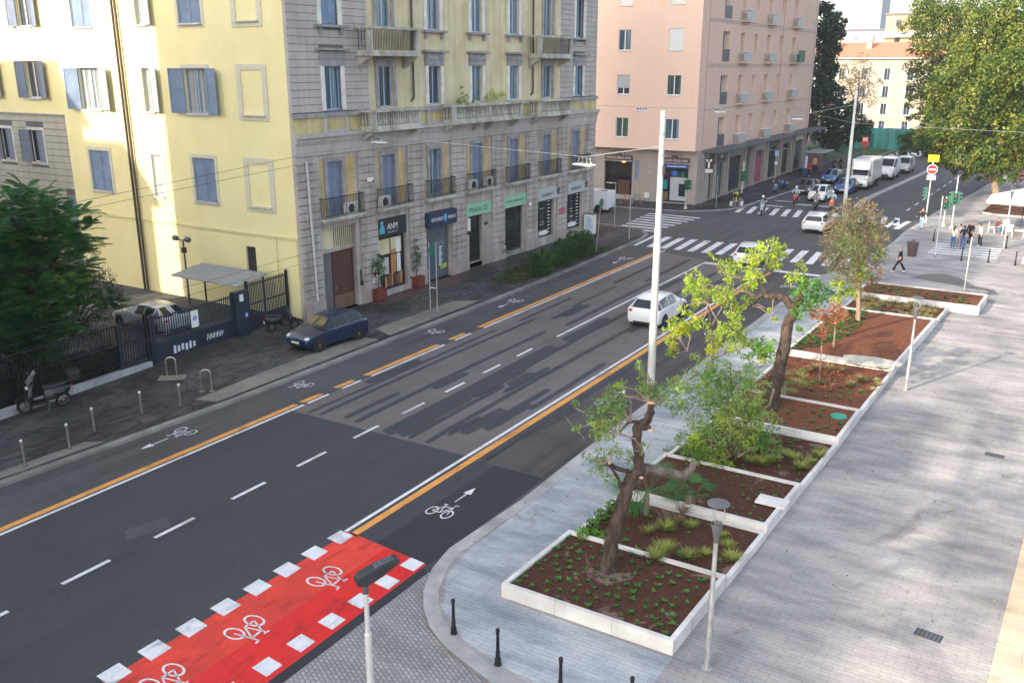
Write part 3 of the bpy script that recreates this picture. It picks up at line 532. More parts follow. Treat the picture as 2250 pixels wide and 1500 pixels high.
# ================================================================ BUILDINGS
def wall_holes(mb, fr, u0, u1, z0, z1, holes, depth, m, mj=None, d=0):
    us = sorted(set([u0, u1]+[h[i] for h in holes for i in (0, 1) if u0 < h[i] < u1])); zs = sorted(set([z0, z1]+[h[i] for h in holes for i in (2, 3) if z0 < h[i] < z1]))
    for i in range(len(us)-1):
        j = 0
        while j < len(zs)-1:
            uc = (us[i]+us[i+1])/2
            if any(h[0] < uc < h[1] and h[2] < (zs[j]+zs[j+1])/2 < h[3] for h in holes): j += 1; continue
            k = j
            while k+1 < len(zs)-1 and not any(h[0] < uc < h[1] and h[2] < (zs[k+1]+zs[k+2])/2 < h[3] for h in holes): k += 1
            mb.fquad(fr, us[i], us[i+1], zs[j], zs[k+1], d, m); j = k+1
    for h in holes:
        a, b, c, e = h[:4]; q = mj or m
        mb.add([fr(a, c, d), fr(a, e, d), fr(a, e, d-depth), fr(a, c, d-depth)], [(0, 1, 2, 3)], q); mb.add([fr(b, c, d), fr(b, e, d), fr(b, e, d-depth), fr(b, c, d-depth)], [(0, 3, 2, 1)], q)
        mb.add([fr(a, c, d), fr(b, c, d), fr(b, c, d-depth), fr(a, c, d-depth)], [(0, 3, 2, 1)], q); mb.add([fr(a, e, d), fr(b, e, d), fr(b, e, d-depth), fr(a, e, d-depth)], [(0, 1, 2, 3)], q)
def courses(mb, fr, u0, u1, z0, z1, step, gap, d0, d1, m, holes=()):
    n = max(1, round((z1-z0)/step)); st = (z1-z0)/n
    for i in range(n):
        a, b = z0+i*st+gap/2, z0+(i+1)*st-gap/2; segs = [(u0, u1)]
        for h in holes:
            if h[2] < b and h[3] > a:
                ns = []
                for s, e in segs:
                    if h[1] <= s or h[0] >= e: ns.append((s, e)); continue
                    if h[0] > s: ns.append((s, h[0]))
                    if h[1] < e: ns.append((h[1], e))
                segs = ns
        for s, e in segs: mb.fbox(fr, s, e, a, b, d0, d1, m)
def shutter_panel(fr, u0, u1, z0, z1, d, m, parent, off, hinge=None, ang=0, louv=1):
    g = MB(); w = u1-u0; t = .05
    L2 = frame(fr(u0 if hinge != 'r' else u1, 0, d), (1, 0, 0), (0, 1, 0))
    # build in a local frame: u along the panel, d out of the wall
    def fp(a, z, dd=0):
        a2 = a if hinge != 'r' else -a; A = ang if hinge != 'r' else ang
        uu = a2*math.cos(A); du = abs(a2)*math.sin(A)
        base_ = fr((u0 if hinge != 'r' else u1)+uu, z, d+du+dd); return base_
    b = .07
    g.fbox(fp, 0, b, z0, z1, 0, t, m); g.fbox(fp, w-b, w, z0, z1, 0, t, m); g.fbox(fp, b, w-b, z0, z0+b, 0, t, m); g.fbox(fp, b, w-b, z1-b, z1, 0, t, m)
    g.fbox(fp, b, w-b, z0+b, z1-b, .008, .018, m)
    if louv:
        n = int((z1-z0-2*b)/.11)
        for i in range(n): z = z0+b+(i+.2)*(z1-z0-2*b)/n; g.fbox(fp, b, w-b, z, z+.035, .018, .038, m)
    return g.build('shutter', parent, off=off)
def window(fr, uc, w, z0, z1, parent, off, fm='frame_blue', gm='glass_dark', d=-.2, mull=1, name='window', bars=0):
    u0, u1 = uc-w/2, uc+w/2; g = MB(); b = .06
    g.fbox(fr, u0, u0+b, z0, z1, d, d+.06, fm); g.fbox(fr, u1-b, u1, z0, z1, d, d+.06, fm); g.fbox(fr, u0+b, u1-b, z1-b, z1, d, d+.06, fm); g.fbox(fr, u0+b, u1-b, z0, z0+b*1.3, d, d+.06, fm)
    if mull: g.fbox(fr, uc-.04, uc+.04, z0+b*1.3, z1-b, d, d+.065, fm)
    for k in range(bars): z = z0+(z1-z0)*(k+1)/(bars+1); g.fbox(fr, u0+b, uc-.04, z-.02, z+.02, d, d+.05, fm); g.fbox(fr, uc+.04, u1-b, z-.02, z+.02, d, d+.05, fm)
    o = g.build(name, parent, off=off); p = MB(); p.fbox(fr, u0+.01, u1-.01, z0+.01, z1-.01, d-.02, d+.012, gm); p.build('pane', o, off=off); return o
def surround(fr, uc, w, z0, z1, t, parent, off, m, d=.03, sill=None, name='surround'):
    g = MB(); u0, u1 = uc-w/2, uc+w/2
    g.fbox(fr, u0-t, u0, z0, z1, 0, d, m); g.fbox(fr, u1, u1+t, z0, z1, 0, d, m); g.fbox(fr, u0-t, u1+t, z1, z1+t, 0, d, m); g.fbox(fr, u0-t, u1+t, z0-t, z0, 0, d, m)
    if sill: g.fbox(fr, u0-.02, u1+.02, z0-.07, z0, -.18, .14, sill)
    return g.build(name, parent, off=off)
# ---------------------------------------------------------------- yellow apartment building
FY = frame((0, 34, 0), (1, 0, 0), (0, -1, 0)); FWG = frame((0, 36, 0), (1, 0, 0), (0, -1, 0))
of = (-44, 34, 0); yb = empty('apartment_building', of, 0, 'lemon yellow apartment building with blue-grey shutters behind the fenced yard', 'building')
cols = [(-49.72, 1.9, 'w'), (-44.50, .9, 'n'), (-40.62, 1.75, 'w')]; rows = [(5.85, 8.2), (10.55, 12.88), (15.12, 17.6)]
holes = [(u-w/2, u+w/2, a, b) for u, w, t in cols for a, b in rows]+[(-37.9, -37.15, 2.15, 3.65)]
g = MB(); wall_holes(g, FY, -52.6, -33.62, -.1, 22, holes, .25, 'stucco_lemon'); g.add([(-52.6, 34, -.1), (-52.6, 36, -.1), (-52.6, 36, 22), (-52.6, 34, 22)], [(0, 1, 2, 3)], 'stucco_lemon')
g.fbox(FY, -52.55, -34.0, -.1, 21.8, -9, -.3, 'stucco_lemon')
g.build('wall', yb, off=of)
g = MB(); g.fbox(FY, -52.6, -33.66, 4.32, 4.44, 0, .07, 'pipe_lemon'); g.build('string_course', yb, off=of)
g = MB(); g.fbox(FY, -53.0, -33.6, 22, 22.4, -9, .5, 'roof_grey'); g.build('roof', yb, off=of)
for u, w, t in cols:
    for i, (a, b) in enumerate(rows):
        wn = window(FY, u, w, a, b, yb, of, 'frame_white' if t == 'n' else 'frame_blue', 'glass_curtain' if i else 'glass_dark', mull=t == 'w'); surround(FY, u, w, a, b, .2, wn, of, 'trim_cream', sill='trim_white')
        opened = (i == 1) or (i == 2 and t == 'n')
        if t == 'w' and opened:
            shutter_panel(FY, u-w/2-w/2-.1, u-w/2-.02, a, b, .04, 'shutter_blue', wn, of, hinge='r', ang=.22); shutter_panel(FY, u+w/2+.02, u+w+.1, a, b, .04, 'shutter_blue' if u > -45 else 'shutter_grey', wn, of, hinge='l', ang=.22)
        elif t == 'n' and opened: shutter_panel(FY, u+w/2-.2, u+w/2+.55, a, b, .05, 'shutter_grey', wn, of, hinge='l', ang=.2)
        elif t == 'n': shutter_panel(FY, u-w/2, u+w/2, a, b, -.1, 'shutter_grey', wn, of)
        else:
            shutter_panel(FY, u-w/2, u-.01, a, b, -.1, 'shutter_blue', wn, of); shutter_panel(FY, u+.01, u+w/2, a, b, -.1, 'shutter_blue', wn, of)
for a, b in rows:
    g = MB(); u0, u1 = -37.5, -35.35
    for x in ((u0, u0+.33, a-.25, b+.2), (u1-.33, u1, a-.25, b+.2), (u0+.33, u1-.33, a-.25, a-.02), (u0+.33, u1-.33, b-.08, b+.2)): g.fbox(FY, *x, 0, .045, 'trim_cream')
    g.fbox(FY, u0+.25, u1-.25, a-.02, a+.06, .0, .16, 'trim_cream'); g.build('blind_window', yb, off=of)
g = MB(); g.fbox(FY, -37.88, -37.17, 2.17, 3.63, -.18, -.12, 'grille_dark')
for k in range(8): g.fbox(FY, -37.85+k*.09, -37.83+k*.09, 2.17, 3.63, -.12, -.08, 'metal_grey')
g.build('vent_window', yb, off=of)
for u, r, m in ((-46.75, .07, 'pipe_brown'), (-46.45, .06, 'pipe_brown')):
    g = MB(); g.tube([FY(u, .1, .12), FY(u, 21.5, .12)], r, m); g.build('drainpipe', yb, off=of)
g = MB(); g.tube([FY(-33.9, .2, .1), FY(-33.9, 4.3, .1)], .06, 'pipe_lemon'); g.tube([FY(-35.5, 1.8, .05), FY(-35.5, 4.3, .05)], .025, 'pipe_lemon'); g.tube([FY(-33.72, 4.4, .12), FY(-33.72, 20, .12)], .05, 'pipe_lemon'); g.build('drainpipe', yb, off=of)
# set-back wing of the same building: rusticated grey base, lemon above
lows = [(-59.1, 1.55, 6.85, 8.95)]; lows += [(-62.6, 1.5, 6.85, 8.95)]; ups = [(-58.5, 1.5, 11.0, 13.3), (-58.5, 1.5, 15.4, 17.6), (-63.6, 1.5, 11.0, 13.3), (-63.6, 1.5, 15.4, 17.6)]
g = MB(); hs = [(u-w/2, u+w/2, a, b) for u, w, a, b in lows+ups]; wall_holes(g, FWG, -80, -52.6, 10, 22, hs[2:], .25, 'stucco_lemon'); wall_holes(g, FWG, -80, -52.6, -.1, 10, hs[:2], .25, 'plaster_groove')
courses(g, FWG, -80, -52.6, .2, 9.9, .42, .035, 0, .035, 'wing_grey', [(h[0]-.2, h[1]+.2, h[2]-.25, h[3]+.2) for h in hs[:2]]+[(-56.6, -53.6, 0, 4.9)]); g.fbox(FWG, -80, -52.62, 9.88, 10.02, 0, .08, 'trim_grey')
g.fbox(FWG, -56.5, -53.7, .1, 4.85, .0, .02, 'shutter_slate'); g.build('wing_wall', yb, off=of)
for k, (u, w, a, b) in enumerate(lows+ups):
    wn = window(FWG, u, w, a, b, yb, of, 'frame_white', 'glass_dark'); surround(FWG, u, w, a, b, .17, wn, of, 'trim_white', d=.05, sill='trim_white')
    m = 'shutter_slate' if k < 4 else 'shutter_grey'
    if k != 0 or 1: shutter_panel(FWG, u-w-.05, u-w/2-.02, a, b, .06, m, wn, of, hinge='r', ang=.2)
    shutter_panel(FWG, u+w/2+.02 if k > 1 else u, u+w+.05 if k > 1 else u+w/2, a, b, .06 if k > 1 else -.05, m, wn, of, hinge='l', ang=.2 if k > 1 else 0)
# ---------------------------------------------------------------- grey and cream building with shops
FG = frame((-33.4, 0, 0), (0, 1, 0), (1, 0, 0)); of = (-33.4, 50, 0)
gb = empty('corner_building', of, 0, 'grey and cream corner building with stone balconies above a row of shops', 'building')
PIERS = [(33.62, 35.06), (38.24, 39.66), (42.59, 44.17), (46.94, 48.58), (51.65, 53.25), (56.17, 57.77), (60.72, 62.29), (65.47, 66.9)]
BAYS = [(PIERS[i][1], PIERS[i+1][0]) for i in range(7)]; MC = [36.43, 40.9, 45.35, 49.95, 54.5, 59.1, 63.7]; UC = [36.66, 40.95, 45.5, 50.05, 54.55, 59.15, 63.95]
g = MB(); g.box(-50, -33.9, 34.5, 66.8, .05, 28.9, 'plaster_grey'); g.box(-50, -33.42, 66.86, 66.9, 0, 29, 'plaster_grey'); g.box(-33.6, -33.405, 33.63, 34.4, .05, 29, 'plaster_grey')
mh = [(c-.58, c+.58, 5.4, 8.2) for c in MC]; uh = [(c-.62, c+.62, 10.8, 13.0) for c in UC]+[(c-.62, c+.62, 15.0, 17.7) for c in UC]
shops = [(35.2, 37.9, .1, 4.75), (39.75, 42.35, .4, 4.65), (44.15, 46.85, .1, 4.45), (48.95, 50.5, .45, 4.3), (53.2, 55.85, .4, 4.3), (57.8, 60.35, .7, 4.3), (62.35, 64.95, .65, 4.3)]
wall_holes(g, FG, 33.62, 66.9, 0, 4.95, shops, .4, 'stone_grey'); wall_holes(g, FG, 33.62, 66.9, 4.95, 8.75, mh, .35, 'stone_grey', 'trim_grey')
wall_holes(g, FG, 33.62, 39.5, 9.7, 29, uh[:1]+uh[7:8], .3, 'plaster_groove'); wall_holes(g, FG, 39.5, 61.05, 9.7, 29, uh[1:6]+uh[8:13], .3, 'stucco_cream'); wall_holes(g, FG, 61.05, 66.9, 9.7, 29, uh[6:7]+uh[13:14], .3, 'plaster_groove')
sur = [(h[0]-.3, h[1]+.3, h[2]-.12, h[3]+.85) for h in uh]
for a, b in ((33.62, 39.5), (61.05, 66.9)): courses(g, FG, a, b, 10.75, 28.9, .36, .028, 0, .03, 'plaster_grey', sur)
g.build('wall', gb, off=of)
for a, b in PIERS:
    g = MB(); courses(g, FG, a, b, .12, 8.6, .40, .045, 0, .10, 'stone_grey'); g.fbox(FG, a-.05, b+.05, .05, 1.0, .0, .13, 'plinth_pink'); g.build('pier', gb, off=of)
for (a, b), c in zip(BAYS, MC):
    g = MB(); wall_holes(g, FG, a+.28, b-.28, 5.4, 8.35, [(c-.84, c+.84, 5.4, 8.42)], .01, 'stucco_ochre', d=.012); g.build('ochre_panel', gb, off=of)
g = MB()
for z0, z1, d in ((8.62, 8.8, .10), (8.8, 9.2, .14), (9.2, 9.3, .20), (9.3, 9.52, .26), (9.52, 9.7, .42)): g.fbox(FG, 33.55, 67.0, z0, z1, 0, d, 'plaster_grey')
g.fbox(FG, 33.58, 66.95, 9.7, 10.5, 0, .06, 'stucco_band'); g.fbox(FG, 33.55, 67.0, 10.5, 10.7, 0, .20, 'trim_grey')
for c in UC:
    for q in ((c-.95, c-.72), (c+.72, c+.95)): g.fbox(FG, *q, 9.7, 10.5, .06, .12, 'plaster_grey')
    g.fbox(FG, c-.72, c+.72, 9.7, 9.85, .06, .11, 'plaster_grey'); g.fbox(FG, c-.72, c+.72, 10.38, 10.5, .06, .11, 'plaster_grey')
g.build('cornice', gb, off=of)
g = MB(); g.fbox(FG, 33.4, 67.1, 28.4, 29.1, -.5, 1.0, 'plaster_grey'); g.box(-50.2, -33.2, 33.7, 67.0, 29.1, 29.3, 'roof_grey'); g.build('roof', gb, off=of)
for k, c in enumerate(MC):
    w = window(FG, c, 1.16, 5.4, 8.2, gb, of, 'frame_blue', ['glass_dark', 'glass_dark', 'glass_teal', 'glass_dark', 'glass_dark', 'glass_dark', 'glass_dark'][k], d=-.25)
    surround(FG, c, 1.16, 5.45, 8.2, .22, w, of, 'trim_grey', d=.06)
    if k != 2: shutter_panel(FG, c-.52, c-.02, 5.45, 8.14, -.17, 'shutter_slate', w, of); shutter_panel(FG, c+.02, c+.52, 5.45, 8.14, -.17, 'shutter_slate', w, of)
for k, c in enumerate(UC):
    for z0, z1, top in ((10.8, 13.0, 13.85), (15.0, 17.7, 18.5)):
        bal = k in (1, 5); w = window(FG, c, 1.24, z0, z1, gb, of, 'frame_blue', random.choice(['glass_teal', 'glass_dark', 'glass_teal']), d=-.2)
        if z0 > 14 and k == 0: shutter_panel(FG, c-.56, c-.02, z0+.05, z1, -.12, 'shutter_blue', w, of); shutter_panel(FG, c+.02, c+.56, z0+.05, z1, -.12, 'shutter_blue', w, of)
        q = MB()
        for a, b in ((c-.9, c-.62), (c+.62, c+.9)): q.fbox(FG, a, b, z0, z1+.1, 0, .07, 'trim_grey' if bal else 'trim_white')
        q.fbox(FG, c-.92, c+.92, z1, z1+.35, 0, .08, 'trim_grey'); q.fbox(FG, c-.98, c+.98, z1+.35, z1+.42, 0, .13, 'trim_grey')
        if not (bal and z0 < 14): q.fbox(FG, c-.9, c+.9, z1+.42, z1+.72, 0, .09, 'trim_grey'); q.fbox(FG, c-1.15, c+1.15, z1+.75, z1+.87, 0, .32, 'trim_grey')
        if z0 > 14 and not bal:
            q.fbox(FG, c-1.15, c+1.15, z0-.14, z0-.02, 0, .28, 'trim_grey')
            for s in (-.8, .8): q.fbox(FG, c+s-.1, c+s+.1, z0-.48, z0-.14, 0, .16, 'trim_grey')
        q.build('window_surround', w, off=of)
for u in (43.32, 56.92):
    g = MB(); g.tube([FG(u, 21, .12), FG(u, 11.4, .12), FG(u, 11.2, .1), FG(u-.15, 11.05, 0)], .065, 'pipe_brown'); g.build('drainpipe', gb, off=of)
g = MB(); g.tube([FG(34.4, 1.1, .2), FG(34.2, 8.4, .2)], .06, 'pipe_light'); g.build('drainpipe', gb, off=of)
# stone balconies
def stone_balcony(u0, u1, z, slab, iron=0):
    g = MB(); d = 1.0
    g.fbox(FG, u0-.05, u1+.05, z-slab, z-slab+.12, .0, d+.08, 'stone_pale'); g.fbox(FG, u0, u1, z-slab+.12, z-slab+.3, 0, d, 'stone_pale'); o = g.build('balcony', gb, off=of)
    g = MB(); zt = z-slab+.3; ps = [u0, u1-.3]+([(u0+u1)/2-.15] if u1-u0 > 6 else [])
    for p in ps: g.fbox(FG, p, p+.3, zt, z-.14, d-.26, d-.02, 'stone_pale')
    g.fbox(FG, u0-.06, u1+.06, z-.14, z, d-.34, d+.06, 'stone_pale'); g.fbox(FG, u0-.06, u0+.24, z-.14, z, 0, d-.34, 'stone_pale'); g.fbox(FG, u1-.24, u1+.06, z-.14, z, 0, d-.34, 'stone_pale')
    n = int((u1-u0-.6)/(.2 if not iron else .13)); pr = [(.045, 0), (.07, .1), (.075, .28), (.04, .55), (.05, .8), (.07, 1.0)]; hh = z-.14-zt
    def bal(u, dd):
        p = FG(u, zt, dd)
        if iron: g.fbox(FG, u-.012, u+.012, zt, z-.14, dd-.012, dd+.012, 'iron_black')
        else: g.lathe([(r, q*hh) for r, q in pr], 'stone_pale', c=p, n=6, cap=False)
    for i in range(n):
        u = u0+.3+(u1-u0-.6)*(i+.5)/n
        if not any(p-.05 < u < p+.35 for p in ps): bal(u, d-.14)
    for i in range(3): bal(u0+.12, .15+i*.22); bal(u1-.12, .15+i*.22)
    g.build('balustrade', o, off=of)
    for u in [u0+.05, u1-.4]+([(u0+u1)/2-.9, (u0+u1)/2+.6] if u1-u0 > 6 else []):
        g = MB(); g.loft([[FG(u, z-slab, 0), FG(u+.35, z-slab, 0), FG(u+.35, z-slab, dd), FG(u, z-slab, dd)] if 0 else [FG(u, zz, 0), FG(u+.35, zz, 0), FG(u+.35, zz, dd), FG(u, zz, dd)] for zz, dd in ((z-slab-.62, .12), (z-slab-.45, .25), (z-slab-.3, .5), (z-slab-.12, .8), (z-slab, .85))], 'stone_pale'); g.build('bracket', o, off=of)
    return o
for a in ((38.6, 42.9, 10.75, 1.15), (46.1, 54.1, 10.75, 1.15), (56.5, 61.1, 10.75, 1.15)): stone_balcony(*a)
for a in ((38.55, 42.85, 15.0, 1.5, 1), (56.4, 61.1, 15.0, 1.5, 1)): stone_balcony(*a)
# iron balconies of the mezzanine
for k, (a, b) in enumerate(BAYS):
    g = MB(); g.fbox(FG, a, b, 5.2, 5.34, 0, .5, 'stone_pale'); g.fbox(FG, a+.05, b-.05, 5.08, 5.2, 0, .4, 'stone_grey'); o = g.build('balcony', gb, off=of)
    g = MB(); g.fbox(FG, a, b, 6.38, 6.42, .40, .44, 'iron_black'); g.fbox(FG, a, b, 5.46, 5.49, .40, .44, 'iron_black'); n = int((b-a)/.12)
    for i in range(n+1): u = a+.01+(b-a-.03)*i/n; g.fbox(FG, u-.008, u+.008, 5.34, 6.38, .41, .43, 'iron_black')
    for u in (a+.01, b-.03):
        g.fbox(FG, u, u+.02, 6.38, 6.42, 0, .40, 'iron_black')
        for j in range(4): g.fbox(FG, u, u+.016, 5.34, 6.38, .05+j*.09, .066+j*.09, 'iron_black')
    g.build('railing', o, off=of)
def ac(u, z, lbl, fan=1):
    p = FG(u, z, .2); th = empty('air_conditioner', p, 0, lbl, 'air conditioner', 'air conditioner units on the small iron balconies')
    g = MB(); g.box(-.15, .15, -.42, .42, 0, .62, 'plastic_white'); g.build('case', th, bevel=.02)
    g = MB(); g.lathe([(.24, .0), (.24, .012), (.2, .014)], 'metal_dark', c=(.151, -.1, .31), axis='x', n=18); g.build('fan_grille', th)
    g = MB()
    for i in range(8): g.box(.151, .158, .2, .38, .08+i*.065, .10+i*.065, 'metal_grey')
    g.build('side_grille', th)
ac(37.35, 5.36, 'air conditioner unit on the right of the balcony above the wooden portal'); ac(40.2, 5.36, 'air conditioner unit at the left end of the balcony over the dark blue-logo shop')
ac(49.15, 5.36, 'larger-looking left air conditioner of two above the green lettered sign'); ac(51.0, 5.36, 'right-hand air conditioner of the pair above the green lettered sign')
# --- shops
g = MB(); g.fbox(FG, 35.25, 37.85, 3.55, 4.7, -.35, -.3, 'stucco_cream'); g.fbox(FG, 36.2, 37.85, .12, 3.4, -.38, -.3, 'wood_red'); g.fbox(FG, 36.2, 37.85, .12, .9, -.3, -.28, 'wood_brown'); g.fbox(FG, 35.25, 36.2, .12, 3.4, -.39, -.36, 'plaster_groove'); g.fbox(FG, 35.22, 37.88, 3.4, 3.56, -.38, -.2, 'stone_grey')
for k in range(9): g.fbox(FG, 36.4+k*.16, 36.43+k*.16, 3.6, 4.65, -.3, -.27, 'metal_grey')
pd = g.build('portal_door', gb, off=of)
g = MB(); g.ball(FG(36.35, 1.35, -.27), .04, 'chrome'); g.build('handle', pd, off=of)
def front(u0, u1, z0, z1, m='glass_shop', fm='metal_dark', n=2, zt=None):
    g = MB(); g.fbox(FG, u0, u0+.07, z0, z1, -.3, -.2, fm); g.fbox(FG, u1-.07, u1, z0, z1, -.3, -.2, fm); g.fbox(FG, u0+.07, u1-.07, z1-.07, z1, -.3, -.2, fm); g.fbox(FG, u0+.07, u1-.07, z0, z0+.12, -.3, -.2, fm)
    for k in range(1, n): u = u0+(u1-u0)*k/n; g.fbox(FG, u-.03, u+.03, z0+.12, z1-.07, -.29, -.21, fm)
    if zt: g.fbox(FG, u0+.07, u1-.07, zt, zt+.06, -.205, -.195, fm)
    o = g.build('shop_window', gb, off=of); p = MB(); p.fbox(FG, u0+.02, u1-.02, z0+.02, z1-.02, -.28, -.25, m); p.build('pane', o, off=of); return o
o = front(39.8, 42.3, .4, 3.55, zt=2.4); g = MB(); g.fbox(FG, 39.95, 42.1, 2.5, 3.4, -.245, -.235, 'stucco_cream')
for k in range(9): g.fbox(FG, 40.5+k*.18, 40.66+k*.18, .55, 1.2+.06*(k % 3), -.245, -.22, random.choice(['wood_orange', 'wood_brown', 'wood_red']))
g.fbox(FG, 41.1, 41.55, 1.2, 2.7, -.245, -.22, 'wood_orange'); g.fbox(FG, 41.65, 42.0, 1.3, 3.3, -.245, -.23, 'sign_white'); g.fbox(FG, 40.0, 40.9, 1.3, 2.3, -.245, -.235, 'wing_grey'); g.build('display', o, off=of)
def sign(u0, u1, z0, z1, m, d0=0, d1=.12, name='shop_sign'):
    g = MB(); g.fbox(FG, u0, u1, z0, z1, d0, d1, m); return g.build(name, gb, off=of)
o = sign(39.72, 42.35, 3.6, 4.62, 'sign_black', -.3, .02); lettering('ANM', FG, 41.05, 4.12, .026, .52, 'sign_white', o, width=.95, off=of); lettering('MILANO', FG, 41.05, 3.80, .026, .16, 'sign_grey', o, width=.9, off=of)
g = MB(); q_ = ((.24, 0), (.22, .3), (.1, .5), (.14, .6), (.12, .7)); g.poly([FG(40.1+x, 3.8+zz, .028) for x, zz in q_]+[FG(40.1-x, 3.8+zz, .028) for x, zz in q_[::-1]], 'sign_cyan'); g.build('logo', o, off=of)
o = sign(44.05, 46.95, 3.55, 4.45, 'sign_navy', 0, .45); lettering('BUTCHELER', FG, 44.85, 4.0, .456, .3, 'sign_white', o, width=1.15, off=of); lettering('MILANO', FG, 46.4, 4.0, .456, .3, 'sign_white', o, width=.78, off=of)
g = MB(); g.poly([FG(45.7+.2*math.cos(a)*(1 if math.sin(a) > -.3 else .6), 4.02+.26*math.sin(a), .456) for a in [2*PI*i/14 for i in range(14)]], 'sign_cyan'); g.build('logo', o, off=of)
g = MB()
for k in range(44): z = .12+k*.078; g.fbox(FG, 44.16, 46.84, z, z+.06, -.3, -.25+.012*(k % 2), 'roller_grey')
o = g.build('roller_shutter', gb, off=of)
g = MB(); g.poly([FG(45.0+.45*math.cos(a), 1.5+1.15*math.sin(a), -.232) for a in [2*PI*i/22 for i in range(22)]], 'graffiti_blue')
for i in range(9): g.fbox(FG, 44.3+.02*(i % 2), 44.62-.03*(i % 3), .7+i*.17, .82+i*.17, -.236, -.230, 'graffiti_white'); g.fbox(FG, 45.85+.05*(i % 2), 46.1+.06*(i % 3), .9+i*.14, 1.0+i*.14, -.236, -.230, 'graffiti_white')
for i in range(6): g.fbox(FG, 46.0+i*.12, 46.1+i*.12, .62+.06*(i % 2), .9+.05*(i % 3), -.236, -.230, 'graffiti_yellow')
for i in range(7): g.fbox(FG, 45.5+i*.14, 45.6+i*.14, 2.3+.1*math.sin(i*2), 2.34+.1*math.sin(i*2), -.236, -.230, 'graffiti_white')
g.build('graffiti', o, off=of)
o = sign(48.5, 51.45, 3.62, 4.42, 'sign_green', 0, .14); lettering('Molino 23', FG, 49.9, 4.0, .146, .48, 'sign_text_green', o, width=2.1, off=of); lettering('m', FG, 51.15, 4.2, .146, .18, 'sign_text_green', o, off=of)
def grille(u0, u1, z0, z1, step=.09):
    o = front(u0, u1, z0, z1, n=1); g = MB()
    for k in range(int((z1-z0)/step)): g.fbox(FG, u0+.05, u1-.05, z0+k*step, z0+k*step+.022, -.19, -.175, 'grille_dark')
    for k in range(int((u1-u0)/.25)+1): g.fbox(FG, u0+.05+k*.25, u0+.065+k*.25, z0, z1, -.175, -.165, 'grille_dark')
    g.build('security_grille', o, off=of); return o
grille(48.98, 50.46, .5, 3.6); g = MB(); g.fbox(FG, 48.98, 50.46, .12, .48, -.3, .0, 'stone_grey'); g.build('step', gb, off=of)
g = MB(); g.fbox(FG, 48.62, 48.85, 2.7, 3.5, 0, .18, 'sign_white'); g.fbox(FG, 48.64, 48.83, 2.45, 2.68, 0, .15, 'metal_dark'); g.fbox(FG, 50.75, 51.15, 2.8, 2.98, 0, .04, 'metal_dark'); g.build('wall_lamp', gb, off=of)
o = sign(53.12, 56.0, 3.58, 4.38, 'sign_green', 0, .14); lettering('MACINA E CUCINA DAL 1950', FG, 54.55, 3.98, .146, .2, 'sign_text_green', o, width=2.4, off=of)
o = grille(53.25, 55.8, .45, 3.55, .1)
for a, b in ((57.75, 60.35), (62.35, 64.95)):
    o = sign(a-.03, b+.55, 3.5, 4.3, 'sign_grey', 0, .16); g = MB(); g.loft([[FG(a-.03+(b-a+.5)*t, 4.3+.14*math.sin(PI*min(1, t*1.15)), dd) for dd in (0, .16)]+[FG(a-.03+(b-a+.5)*t, 4.3, dd) for dd in (.16, 0)] for t in [i/10 for i in range(11)]], 'sign_grey'); g.build('sign_crest', o, off=of)
    lettering('HABIMAT', FG, (a+b)/2+.05, 3.86, .166, .36, 'sign_text_dark', o, width=1.75, off=of)
    g = MB(); g.poly([FG(b+.38+.24*math.cos(t)*(1+.25*math.sin(5*t)), 4.0+.3*math.sin(t), .17) for t in [2*PI*i/15 for i in range(15)]], 'sign_text_dark'); g.build('logo', o, off=of)
    o = front(a+.05, b-.02, .7, 3.5, n=1 if a < 60 else 3); g = MB(); g.fbox(FG, a+.12, a+.65, 2.85, 3.35, -.245, -.235, 'teal'); g.build('sticker', o, off=of)
    g = MB()
    for i in range(10): g.fbox(FG, b-.55, b-.25, .9+i*.26, .96+i*.26, -.245, -.2, 'sign_white'); g.fbox(FG, a+.9+.1*(i % 3), a+1.5, 1.0+i*.2, 1.05+i*.2, -.245, -.22, random.choice(['wood_brown', 'sign_grey', 'metal_grey']))
    g.fbox(FG, a+.7, a+1.9, .85, 1.15, -.245, -.15, 'plastic_white'); g.build('display', o, off=of)
g = MB(); g.fbox(FG, 61.0, 61.9, 2.1, 2.6, .103, .106, 'graffiti_pink'); g.build('graffiti', gb, off=of)
g = MB(); g.fbox(FG, 39.0, 39.45, 1.15, 2.05, .102, .112, 'sign_white'); o = g.build('no_parking_plate', gb, off=of)
g = MB(); g.poly([FG(39.22+.15*math.cos(a), 1.65+.15*math.sin(a), .115) for a in [2*PI*i/16 for i in range(16)]], 'sign_red'); g.poly([FG(39.22+.10*math.cos(a), 1.65+.10*math.sin(a), .118) for a in [2*PI*i/16 for i in range(16)]], 'sign_blue'); g.build('symbol', o, off=of)
g = MB(); g.fbox(FG, 38.75, 39.05, 3.75, 4.05, .102, .11, 'sign_grey'); o = g.build('house_number', gb, off=of); lettering('12', FG, 38.9, 3.9, .112, .2, 'sign_text_dark', o, off=of)
g = MB(); g.fbox(FG, 38.06, 38.14, 1.2, 2.1, 0, .05, 'metal_dark'); g.fbox(FG, 38.02, 38.18, 1.2, 1.45, .05, .09, 'black_plastic'); g.build('intercom', gb, off=of)
g = MB(); g.box(-.12, .12, -.12, .12, 0, .22, 'plastic_white'); g.tube([(0, 0, .1), (.3, 0, 0)], .035, 'metal_grey'); tag(g.build('security_camera', loc=FG(39.0, 6.9, .25)), 'small white camera box fixed on the stone pier over the house number', 'camera')
g = MB(); g.ball((0, 0, 0), (.12, .12, .12), 'plastic_white'); g.tube([(-.2, 0, .1), (0, 0, .05)], .03, 'metal_grey'); tag(g.build('security_camera', loc=FG(56.3, 3.5, .3), smooth=50), 'white dome camera beside the right end of the pale green sign', 'camera')
